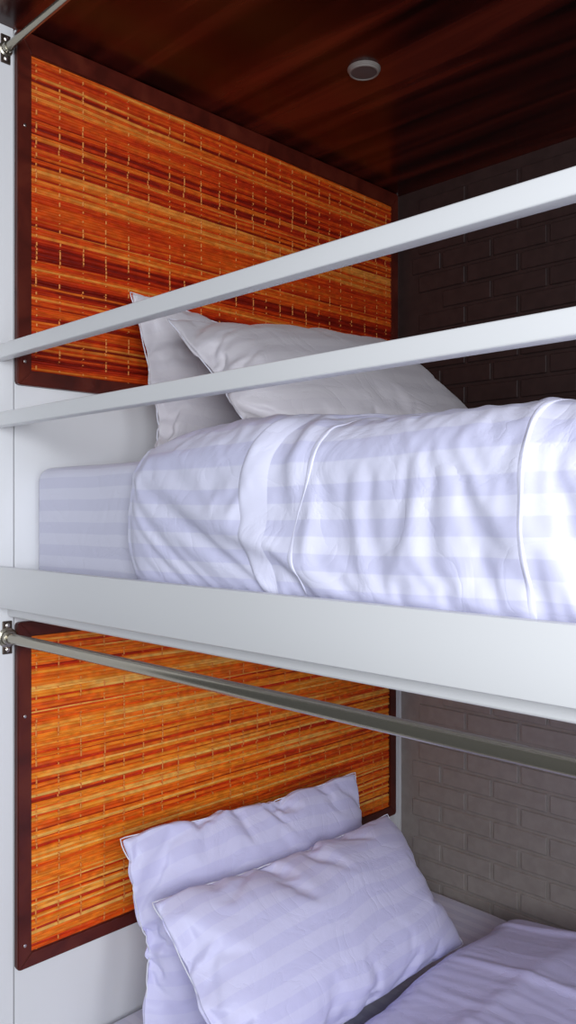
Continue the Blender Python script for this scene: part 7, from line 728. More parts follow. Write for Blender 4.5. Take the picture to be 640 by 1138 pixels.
356,-330,-36,27,-9,-6,20,-10,-30,31,5,-23,0,29,-29,-14,20,18,1,-22,-19,19,0,21,-42,23,20,-20,-1,-22,22,17,-19,-2,-20,24,2,-1,24,-25,-27,25,5,0,19,-21,-23,21,4,-1,20,-22,-19,41,-19,-2,-20,21,20,-18,-28,24,13,-32,17,21,-36,17,20,-23,-16,18,19,-17,-14,7,26,-22,-17,19,-1,2,0,0,1,-1,1,1,0,0,1,0,-1,1,-1,-1,1,-1,0,0,0,0,0,-1,1,-1,0,-1,1,-1,-1,-6,
2235,-2220,17,-3,-10,10,3,-11,8,2,-12,9,1,-1,-7,8,-2,3,-6,4,-3,3,-2,3,0,-4,3,-2,2,1,-8,7,1,-3,3,-3,-1,5,-7,7,-5,-2,6,0,1,-6,5,-5,6,-2,-4,5,-2,2,-6,6,0,-5,3,6,-5,-3,2,1,-2,2,1,-7,6,-2,2,2,-1,-9,9,0,0,-5,4,2,-2,1,-1,1,0,-1,2,-2,1,0,0,-1,1,0,-1,1,0,0,-1,1,0,-1,1,0,-1,1,-1,1,0,-1,1,-1,
699,-667,-47,11,23,-29,2,21,-19,-2,24,-19,-1,0,13,-15,5,-6,20,-18,4,-3,9,-11,-1,10,-7,11,-11,-1,11,-8,-2,10,-9,5,-2,-3,9,-9,-3,17,-16,0,2,12,-14,12,-12,1,9,-8,2,-3,14,-14,0,8,0,-5,-5,8,2,-7,6,-8,3,11,-11,4,-2,-2,1,7,-5,-3,0,9,-9,-1,4,-2,1,-1,1,-1,0,0,0,1,-1,0,1,-1,1,-1,1,-1,1,-1,1,0,-1,1,0,0,-1,1,0,0,0,-1,
356,-331,-40,30,4,-16,-11,34,-25,-10,35,-19,-26,30,15,-27,-24,25,21,-21,-22,22,20,-19,0,-23,23,19,-24,3,-23,20,2,22,-22,-16,39,-25,-17,21,21,-43,23,-2,0,21,-20,-21,19,4,19,-21,-19,21,20,-23,-1,-20,43,-21,-4,-18,43,-22,-15,33,-19,-20,19,21,-17,-3,0,-23,21,6,-1,18,-17,-3,-10,13,-1,0,0,0,-1,1,1,-1,0,0,0,-1,1,-1,0,0,-1,1,-1,0,0,1,-1,0,0,0,0,0,-1,4,
2331,-2310,5,6,-15,10,3,-5,-11,16,2,-10,5,-1,3,-7,6,-4,5,-4,2,-4,5,-5,5,1,-6,4,-3,4,-1,-5,5,2,-5,5,-3,-2,4,-2,-4,5,-5,6,2,-2,-5,4,1,-2,2,-5,4,-3,5,-4,2,3,-1,-5,3,-3,4,-6,7,-3,2,-1,-8,9,0,-2,3,-3,-6,10,-2,-1,2,-7,7,-1,0,1,-2,1,0,0,0,0,0,0,-1,1,0,-1,1,0,0,0,0,-1,1,0,-1,1,0,0,-1,1,0,-1,
735,-709,-33,-5,33,-28,2,8,11,-20,5,9,-20,14,-9,14,-10,4,-6,10,-12,11,-9,14,-15,-2,14,-12,16,-16,0,16,-15,1,10,-10,-1,12,-12,10,-9,4,8,-11,-3,6,4,-6,-1,2,-2,11,-12,5,-4,10,-12,5,-4,13,-12,2,-3,13,-13,2,3,-4,13,-13,1,6,-6,-1,14,-12,-2,-1,4,7,-9,0,3,-3,2,-1,0,1,0,-2,2,-1,2,-2,0,1,-1,1,-1,1,-1,1,0,-1,1,0,-1,1,0,0,-1,0,
356,-328,-24,-9,30,-16,-24,32,18,-54,23,20,-27,-19,20,22,-21,-20,25,17,-25,-17,25,17,-23,0,-21,21,22,-23,0,-20,22,0,21,-27,-1,30,-25,-17,45,-32,-14,18,2,2,20,-19,-5,-17,20,23,-25,-17,19,21,-29,-8,16,19,-24,-16,22,21,-24,-10,25,-17,-20,23,2,14,-13,-8,-17,24,-3,3,4,13,-17,-1,1,-1,0,1,-1,0,0,0,1,-2,1,0,0,-1,1,0,-1,1,-1,1,0,0,0,1,-1,1,-1,0,-1,-6,
2394,-2367,-7,9,0,-21,18,4,-3,3,-2,0,-8,6,-4,5,-6,7,-5,5,-5,5,-6,6,-5,5,1,-9,9,-8,7,-2,-4,7,-1,-3,-2,5,-9,10,-4,1,1,-7,8,0,-2,3,-7,5,-3,4,-6,5,-2,5,-2,-1,-7,9,-6,3,-3,4,0,-3,4,-5,4,-1,-4,6,0,-7,5,2,0,-4,4,-2,1,1,-1,0,1,-1,0,0,1,-1,0,0,1,-1,0,0,0,0,0,1,-1,0,0,0,0,1,-1,0,0,0,0,0,
771,-755,-11,-10,1,24,-24,11,-13,-2,7,-5,18,-23,18,-13,14,-13,7,-4,5,-9,9,-7,10,-12,1,10,-10,13,-15,7,6,-13,6,4,-8,4,8,-11,1,5,-4,11,-12,1,-2,-1,11,-8,3,-5,11,-10,5,-6,9,-12,13,-9,9,-10,6,-5,7,-9,5,5,-8,3,4,-5,2,0,-5,5,-1,4,-3,-1,-2,2,0,-1,1,0,-1,1,0,-1,0,1,-1,1,-1,1,0,0,-1,1,0,0,-1,1,0,-1,1,-1,1,0,-1,0,
356,-338,4,-33,22,16,-16,-23,29,-17,-9,15,14,-24,-19,26,20,-26,-18,23,18,-21,-21,24,16,-18,-3,-21,26,19,-22,-4,-15,18,3,17,-36,21,21,-22,-21,33,-17,-17,20,-5,5,3,16,-21,-17,21,18,-23,-15,21,14,-21,-18,20,21,-19,-19,17,14,-25,15,17,-19,-9,-7,11,11,13,-18,-7,4,-10,5,3,6,1,-2,1,-1,0,0,0,0,-1,0,-1,1,-1,2,-1,0,0,1,-1,0,1,-1,0,0,0,1,-1,0,0,-2,4,
2416,-2390,-3,-1,9,-4,-20,23,-3,4,-8,2,2,-8,8,-4,4,-2,3,-4,3,-3,2,-5,5,1,-3,3,-5,5,-2,1,0,0,0,2,-6,0,5,-2,2,0,-5,4,1,0,-1,-2,4,-7,6,-5,5,-3,3,1,2,-6,2,-2,3,-3,3,-6,5,0,1,0,-4,3,1,-4,3,1,-2,0,2,0,-1,1,-1,0,1,0,0,0,0,0,0,0,0,0,0,0,0,0,0,0,-1,1,0,0,0,0,0,0,0,0,0,0,0,-1,
807,-794,-8,-6,0,2,6,-10,4,-4,7,-6,-1,8,-7,4,-5,5,-4,1,-1,4,-5,4,-4,2,3,-4,4,-5,5,-3,-4,6,1,-2,-4,7,-6,5,-5,2,4,-4,0,-1,2,1,-4,7,-6,4,-3,4,-5,4,-3,1,-4,7,-1,-2,-3,5,-1,-1,-3,2,4,-3,-2,6,-1,-8,5,2,-3,0,0,2,1,1,-3,0,0,-1,0,1,-1,1,0,-1,1,-1,1,0,-1,1,-1,1,0,-1,1,-1,1,-1,1,0,0,-1,1,-1,
356,-340,-3,4,-13,10,22,-32,-4,1,-25,15,7,26,-21,-22,16,17,-12,-17,13,20,-17,-22,15,10,11,-12,-23,18,16,-5,-6,-12,-3,8,22,-36,15,14,-23,13,19,-15,-9,1,-5,-5,10,22,-15,-23,17,19,-14,-18,13,17,-14,-17,12,17,-15,-17,14,14,-18,11,13,-7,-10,-14,8,7,12,-2,-5,-2,-6,-2,-1,1,3,1,1,-1,1,1,0,1,0,0,1,0,1,0,-1,0,0,-1,0,0,0,-1,1,-1,0,0,-1,0,-1,-6,
2416,-2409,17,5,-3,1,3,-3,0,3,-6,1,-3,4,-4,4,-2,3,-1,1,-2,2,-4,4,-6,5,1,-3,3,-3,2,1,-5,3,1,-1,2,-1,-4,4,0,0,0,-2,2,1,0,-1,-2,2,-3,3,-3,4,-3,6,-2,-1,-2,1,-5,5,1,0,-6,5,1,-1,1,-3,1,1,0,-1,0,1,1,-1,0,0,1,0,0,0,-1,1,0,-1,1,0,0,-1,1,0,0,0,0,0,0,0,0,-1,1,0,0,0,0,-1,1,-1,1,0,
843,-842,3,1,-5,4,-3,-1,1,-2,6,-6,-1,0,6,-2,-3,0,1,1,-4,0,5,-4,1,0,1,0,0,0,-1,-3,4,1,-4,7,-7,1,4,0,-3,0,-1,3,0,-3,1,-1,4,-2,0,-1,4,-3,1,-1,0,0,-3,2,8,-8,-1,1,4,-4,0,-1,1,3,-2,0,-1,2,1,-3,1,1,-1,0,-1,0,0,1,0,0,1,0,0,0,-1,1,-1,-1,1,-1,0,0,0,0,1,-1,1,0,-1,1,0,0,0,0,0,-1,
356,-319,-20,-10,1,2,-18,20,-9,-6,14,-20,-9,19,16,-12,-19,9,12,-3,-11,2,20,-12,-22,17,2,15,-14,-13,6,9,12,-5,-8,-13,14,-2,-18,10,15,-16,7,14,-6,-6,-1,-4,-10,8,20,-7,-21,7,20,-8,-12,5,11,-4,-22,14,5,-1,-18,15,5,-9,6,12,-3,-2,-10,-8,1,8,7,2,-2,0,-3,-2,-2,0,0,0,-2,1,0,1,0,0,0,1,0,1,1,-1,0,1,0,0,0,-1,1,0,-1,1,-1,-1,0,3,
2416,-2399,11,-2,-2,-8,14,-3,0,-1,0,1,-2,-2,3,0,0,-2,3,-2,2,0,-1,-3,3,-4,4,0,-2,3,0,-4,4,-1,-4,3,2,-1,-1,-2,3,1,-1,0,0,-1,1,1,-1,-2,2,-2,1,2,-6,7,0,-1,0,-1,1,-6,5,0,1,-6,6,-1,1,-1,0,-2,1,2,-1,-2,1,2,-1,1,-1,0,0,1,0,0,-1,1,0,0,0,-1,1,0,0,-1,1,0,0,-1,1,0,0,-1,1,0,0,0,0,-1,1,-1,
878,-876,-6,7,2,4,-11,3,-2,4,0,-2,-7,8,-1,1,1,-4,1,-3,2,0,-1,4,-5,4,-2,0,3,-4,-1,3,-3,2,2,1,-3,0,1,3,-4,0,-1,1,1,1,-1,-2,1,3,-3,1,0,-1,5,-2,-3,0,0,0,0,7,-7,0,-1,6,-5,-1,1,-1,2,2,-1,-3,2,3,-3,-1,0,1,1,0,-2,1,-1,1,-2,2,-1,0,1,0,1,-1,0,1,-1,0,0,0,0,-1,1,0,0,0,0,0,0,0,0,-2,
356,-327,-32,15,4,8,-16,1,-2,-24,12,2,12,-22,8,9,3,-18,16,-11,4,2,5,9,-17,-13,16,6,6,-12,-2,-11,12,7,9,-4,-14,0,-5,-6,14,0,-6,2,10,4,-4,-6,-3,-10,8,18,-4,-16,-8,28,-9,-2,-1,0,3,-20,10,4,4,-18,11,3,0,1,10,1,1,-8,-9,-6,4,7,4,1,1,1,-2,-1,-1,0,-1,-1,0,-1,-1,0,1,-1,0,0,0,1,-1,1,1,1,-1,1,-1,1,-1,0,0,0,-2,-7,
2416,-2395,6,-14,14,2,1,-4,1,-5,5,-1,1,-6,5,-2,2,1,-1,1,-1,1,-1,1,-4,4,-8,8,0,-3,2,1,-4,3,0,-1,-2,4,-1,0,-3,3,1,-1,1,-1,0,-1,1,0,-1,1,0,-3,3,-2,4,-2,0,0,1,-1,-4,5,-1,0,-3,2,2,-1,1,-1,-1,-1,2,0,0,-2,2,0,1,-1,1,0,-1,1,-1,0,1,-1,1,0,-1,1,0,0,-1,1,0,-1,1,-1,1,0,0,-1,1,0,-1,1,0,-1,
914,-911,-7,2,11,-4,-4,-2,2,-3,2,0,3,0,-4,6,-4,0,-2,0,-2,2,0,0,1,-4,9,-7,1,1,-1,-2,2,0,-2,4,3,-5,0,0,5,-5,-1,1,0,-2,4,1,-3,0,2,-2,-1,5,-5,8,-8,2,1,-2,0,1,4,-6,2,-2,6,-5,0,-1,0,2,0,2,-2,-1,1,3,-3,-1,0,0,0,0,0,1,1,0,0,-1,-1,1,-1,1,0,-1,1,0,1,0,0,-1,0,0,0,0,-1,1,0,-1,1,-1,
356,-331,-21,22,-26,6,7,-4,-4,14,-21,1,-4,-12,19,-15,10,0,3,1,5,-8,0,4,11,-13,-18,17,4,8,-6,-9,-9,20,-9,12,3,-11,-5,-3,-8,10,1,1,-4,7,6,3,-5,-4,-13,5,13,9,-18,-16,19,8,-2,-1,-2,2,-19,14,-7,6,-13,6,5,-1,3,6,5,1,-3,-7,-9,-3,3,6,2,2,1,-2,1,1,1,3,-4,0,0,-1,0,-1,-1,0,-1,-1,0,-1,-2,2,1,0,0,0,1,-1,1,-1,-1,5,
2416,-2389,-18,13,0,8,0,-4,3,-2,-1,-3,4,-1,0,1,-2,1,0,1,-1,0,1,0,-1,-5,3,2,0,1,-3,3,-1,-3,4,0,-2,-3,3,2,0,-4,3,0,1,-1,0,1,-2,0,1,0,-1,3,-7,9,-7,3,0,0,-1,1,0,-2,3,-1,0,-3,2,2,-1,0,1,-1,-2,1,0,2,-1,-2,2,0,1,-1,0,1,-1,1,0,-1,1,-1,1,-1,0,1,-1,1,0,-1,1,0,0,0,-1,1,0,-1,1,0,-1,-1,
950,-947,-10,9,-1,0,2,-1,1,0,-3,-1,4,0,-3,0,-7,10,1,-3,0,-2,0,0,-1,-1,6,-3,0,-2,2,-2,-1,3,-3,1,2,5,-4,-2,0,3,-2,-1,-1,0,1,0,2,0,-1,-1,1,-3,7,-5,6,-7,1,2,-1,1,0,-1,-2,1,1,3,-3,-1,-1,1,0,0,3,0,-3,0,1,3,-3,-1,0,0,0,0,1,-1,0,0,0,2,0,1,-1,-1,0,0,0,0,-1,1,-1,1,0,0,0,0,0,1,-1,0,
356,-340,10,-9,1,-7,-2,-2,-5,3,-5,-15,12,0,3,1,4,-10,-1,2,0,2,0,2,1,16,-29,5,2,4,11,-6,-6,-11,11,3,6,8,-7,-7,-5,-8,6,1,0,5,-7,9,7,0,-3,-11,-5,9,17,-18,-16,12,10,4,0,-2,1,-18,15,-8,-3,-6,4,4,0,2,5,5,4,0,-4,-9,-6,-3,4,3,4,6,-1,-10,3,2,2,0,0,2,0,2,-2,0,-1,-1,0,-1,-1,-1,-1,1,-1,0,-1,1,-1,0,-1,-8,
2416,-2405,15,1,-2,-2,7,-4,2,-1,-1,0,-3,3,1,-1,1,-1,1,0,-1,1,-1,-1,2,0,-5,4,0,-3,3,1,-3,2,-1,1,0,1,-2,-3,4,0,1,-1,0,-1,1,-1,2,-1,0,-2,3,0,-2,0,3,-5,1,3,-1,-1,0,0,0,2,0,-1,-1,-2,4,0,-2,2,-1,-1,0,-1,3,-1,-1,1,-1,2,-1,-1,2,-1,1,-1,0,1,-1,1,0,-1,1,-1,1,-1,0,1,-1,1,0,-1,0,0,1,-1,0,1,
986,-989,3,0,0,4,-5,2,1,1,0,-1,-6,4,-1,0,0,1,-1,1,1,1,0,2,-5,0,-4,5,1,4,-5,-2,0,-1,3,-2,1,-2,6,2,-5,-1,-1,1,1,1,-3,2,-1,0,1,3,-5,1,0,6,-6,3,-3,-1,2,2,0,0,-4,1,0,0,2,0,-2,-1,3,-3,1,2,0,1,-4,1,3,-1,0,-2,-1,2,-2,3,-2,0,1,-1,1,-1,1,0,0,0,1,2,-3,0,0,0,0,0,-1,1,0,0,0,1,
356,-326,-18,-5,8,8,-31,11,1,0,0,0,12,-14,-1,0,-3,2,-2,-1,-1,0,-1,-2,5,2,14,-21,-1,-3,3,9,11,-14,-8,8,-4,7,9,4,-8,-4,-6,-2,-1,-2,7,-8,7,8,1,5,-8,-8,-5,27,-19,-13,4,11,6,3,1,-2,-16,11,-3,-6,-4,-2,10,-1,-6,7,5,7,0,1,-7,-7,-6,0,1,5,6,6,-8,-7,2,4,7,-12,5,0,2,1,-1,1,2,1,-3,-1,0,-1,-2,-6,2,0,1,0,0,3,
2416,-2404,16,-3,2,3,-5,-3,3,1,0,0,0,1,0,-1,1,-1,0,0,1,0,-1,1,0,-1,-2,1,2,-1,0,-2,2,-1,1,-2,3,-1,-1,1,-3,2,1,0,1,-1,0,0,-2,2,1,-1,0,0,-5,7,0,-1,-3,0,2,1,-2,-1,1,0,2,-1,1,-1,-3,4,-1,0,0,1,-1,-1,-2,3,1,-1,0,-1,0,2,-2,1,1,-1,0,0,0,0,1,-1,1,-1,0,1,0,-1,1,-1,0,1,0,-1,1,-1,0,-1,
1022,-1024,1,2,-1,-1,4,-2,3,-2,0,-1,-2,0,0,-1,2,-1,0,3,-2,1,-1,0,0,0,-1,1,-1,0,2,4,-7,-1,1,3,-3,0,2,0,5,-4,-3,2,-1,0,0,1,1,-2,0,0,1,2,-3,4,-2,-2,1,1,-3,0,4,1,0,-6,2,1,-1,0,3,-3,-1,3,-2,0,0,1,3,-3,-1,1,0,2,-2,-1,0,0,1,0,-1,1,0,-1,1,0,0,0,0,0,0,0,1,-1,2,-1,-2,0,0,2,-1,1,
356,-327,-25,11,-3,0,6,-33,27,-5,0,0,-4,-1,-2,-4,6,-3,-6,13,-3,-1,-2,-1,-1,-1,-9,20,-8,-4,-4,-4,12,8,-14,-6,11,1,-10,16,7,-4,-14,10,-7,0,-4,-1,-4,4,9,1,4,4,-28,29,-7,-4,-13,0,8,7,6,1,0,-18,7,7,-8,-3,-8,8,7,-11,4,3,8,2,5,-6,-3,-9,-1,-4,3,4,12,-3,-10,-1,1,12,-14,9,-7,9,-8,10,-11,3,3,0,1,0,3,-3,-3,-1,-3,-1,0,-5,
2416,-2402,14,-2,2,2,-2,-5,-2,6,0,-2,0,1,0,0,0,1,-1,0,0,0,0,1,0,-2,1,0,1,-4,2,2,0,0,-1,0,-2,2,1,-4,4,-2,-2,3,-1,2,-1,1,-1,-1,0,1,1,0,-1,-1,-1,2,0,0,-2,2,1,-2,0,-1,2,0,0,0,1,-3,2,1,-2,2,-2,2,-1,-3,4,-3,3,0,-1,0,-2,3,-3,3,0,-2,1,0,0,0,0,1,-2,1,1,0,-1,1,0,-1,1,-1,0,-1,0,2,
1058,-1059,0,1,0,-1,1,2,1,-5,1,3,2,-6,5,-3,-3,4,-2,-1,3,1,0,-2,1,-1,-1,0,1,-3,7,-3,-3,1,-1,2,0,-2,0,3,-2,1,6,-9,5,-4,3,-2,-1,3,-1,-1,0,1,-1,1,5,-6,3,-3,1,-2,0,3,2,1,-7,1,4,-3,0,2,-2,-1,2,-1,2,-2,0,4,-4,3,-3,0,1,0,2,-4,2,-1,0,2,-1,0,0,0,0,0,0,0,0,-1,1,0,0,0,1,-1,1,-1,0,1,
356,-328,-27,10,1,1,-2,2,-31,19,3,3,3,-11,9,-6,-8,11,-6,-7,10,4,-1,-2,-2,-11,4,7,4,-17,18,-4,-2,-1,-2,-5,-4,11,2,-15,15,5,8,-21,15,-13,8,-6,0,-7,1,15,-7,5,3,-25,33,-18,10,-14,-3,4,3,11,2,2,-19,3,12,-6,-3,-10,5,11,-13,6,-7,12,1,9,-10,7,-10,-1,-6,1,-5,14,7,-10,-2,-7,17,-15,12,-11,11,-10,12,-12,3,0,2,1,0,2,0,1,2,-17,4,4,
2416,-2400,12,-4,4,1,-2,0,0,-5,4,0,1,-3,3,-2,1,-1,2,-1,-1,2,-1,0,0,-1,2,0,-1,0,-4,4,1,0,0,-1,0,0,-2,3,-3,2,0,-2,2,-1,1,0,0,0,0,0,-1,2,-1,-1,3,-4,1,0,2,-1,0,-1,2,-2,-2,3,0,-1,2,-1,0,-1,1,0,1,-2,1,0,-1,2,-3,2,0,1,-1,-1,1,-1,1,0,0,0,-1,2,-2,2,-1,-1,1,1,0,-1,0,0,0,0,1,0,-1,-2,
1094,-1094,-1,1,0,-1,1,2,-2,1,-2,-1,2,4,-7,7,-3,-4,5,-3,-1,2,1,3,-6,7,-6,0,0,-1,0,1,1,0,0,3,-4,0,-2,4,0,-2,0,5,-7,6,-5,3,-2,1,0,-1,1,0,-1,1,0,4,-6,5,-4,-1,1,0,1,1,4,-7,0,4,-3,2,-2,0,1,-1,0,2,-2,1,1,-2,4,-5,3,-2,0,3,-3,1,-1,1,1,-1,-1,1,0,0,0,1,-1,-1,1,0,0,1,-1,1,0,-2,0,2,
356,-329,-27,16,-4,3,-6,-6,-2,-17,21,-10,8,7,-13,13,-6,-12,13,-4,-10,10,3,4,-10,10,-9,-1,0,-4,-10,16,0,1,2,3,-9,-2,-7,17,-16,18,-13,17,-18,15,-14,12,-12,9,-9,-2,18,-13,11,-26,16,14,-19,16,-11,-3,0,-5,15,1,8,-18,-2,15,-11,8,-11,-4,16,-13,5,-9,17,-11,14,-9,11,-17,11,-9,0,-8,9,12,-14,7,-12,17,-15,12,-12,13,-13,16,-15,7,-1,-6,12,-8,10,-6,0,-3,-5,-5,
2416,-2397,8,1,-5,6,-2,0,-1,1,-4,3,0,0,-1,2,-1,-1,0,2,-1,-1,2,-1,-1,2,-2,1,0,1,-1,-3,4,-2,2,-1,0,-2,3,-1,0,-1,1,0,-1,1,-1,1,0,0,0,0,0,-1,2,0,-2,-1,2,0,-1,2,-2,2,-2,1,0,-2,3,-2,0,2,-2,2,-2,1,0,0,0,0,0,-1,1,-1,1,0,0,0,0,0,-1,1,0,0,-1,1,0,0,0,0,-1,2,-2,2,-1,-1,2,-1,0,0,-2,3,
1130,-1129,-2,0,2,-2,1,0,1,0,-3,2,0,0,1,-2,1,3,-6,4,0,-3,2,1,2,-5,7,-7,-1,4,-2,-1,2,1,-2,2,1,-5,3,0,1,-2,1,0,1,-2,3,-4,4,-4,4,-3,0,2,-1,-1,1,2,-2,-2,5,-4,-1,2,0,0,0,4,-6,0,4,-3,3,-3,-1,3,-2,1,0,0,0,0,0,1,-2,2,-2,2,-2,1,0,0,0,0,0,0,0,0,0,0,1,-2,1,0,0,1,-1,-1,1,1,-2,2,
356,-332,-18,-1,16,-6,-11,-10,10,-3,-16,17,5,-13,16,-15,10,2,-16,12,2,-15,12,1,5,-13,13,-10,-5,9,-6,-9,14,6,-12,7,4,-18,7,7,4,-16,15,-11,15,-16,14,-14,14,-14,14,-10,-2,18,-12,-15,0,25,-12,-5,16,-13,-5,10,-9,15,-8,12,-15,-4,16,-13,11,-9,-6,16,-15,11,-12,15,-12,14,-11,12,-16,13,-13,11,-10,-3,18,-17,12,-13,15,-14,13,-14,14,-13,16,-11,-5,11,-10,15,-9,-7,8,6,-18,10,
2416,-2390,0,-1,1,0,0,0,-1,1,0,0,0,-1,1,0,0,0,-1,1,0,0,0,-1,1,0,0,0,-1,1,0,0,0,-1,1,0,0,0,-1,1,0,0,0,-1,1,0,0,0,-1,1,0,0,0,-1,1,0,0,0,0,-1,1,0,0,0,-1,1,0,0,0,-1,1,0,0,0,-1,1,0,0,0,-1,1,0,0,0,-1,1,0,0,0,-1,1,0,0,0,-1,1,0,0,0,-1,1,0,0,0,-1,1,0,0,0,-1,1,0,
1166,-1166,0,0,0,0,0,0,0,0,0,0,0,0,0,0,0,0,0,0,0,0,0,0,0,0,0,0,0,0,0,0,0,0,0,0,0,0,0,0,0,0,0,0,0,0,0,0,0,0,0,0,0,0,0,0,0,0,0,0,0,0,0,0,0,0,0,0,0,0,0,0,0,0,0,0,0,0,0,0,0,0,0,0,0,0,0,0,0,0,0,0,0,0,0,0,0,0,0,0,0,0,0,0,0,0,0,0,0,0,0,0,
356,-343,-6,4,6,0,-13,-8,1,2,1,0,1,0,-1,1,-1,0,0,0,0,0,0,0,-1,1,-1,1,-1,0,1,-1,0,0,0,0,0,1,-1,0,0,0,1,-1,0,1,0,-1,1,0,0,0,1,6,-3,-18,5,8,1,1,-1,0,0,0,0,1,0,-1,1,0,0,0,0,0,0,0,0,0,0,0,0,0,-1,1,0,-1,0,1,-1,0,0,0,-1,1,-1,1,-1,1,-1,0,0,1,-1,0,1,-1,1,-1,1,0,-1,1,
]
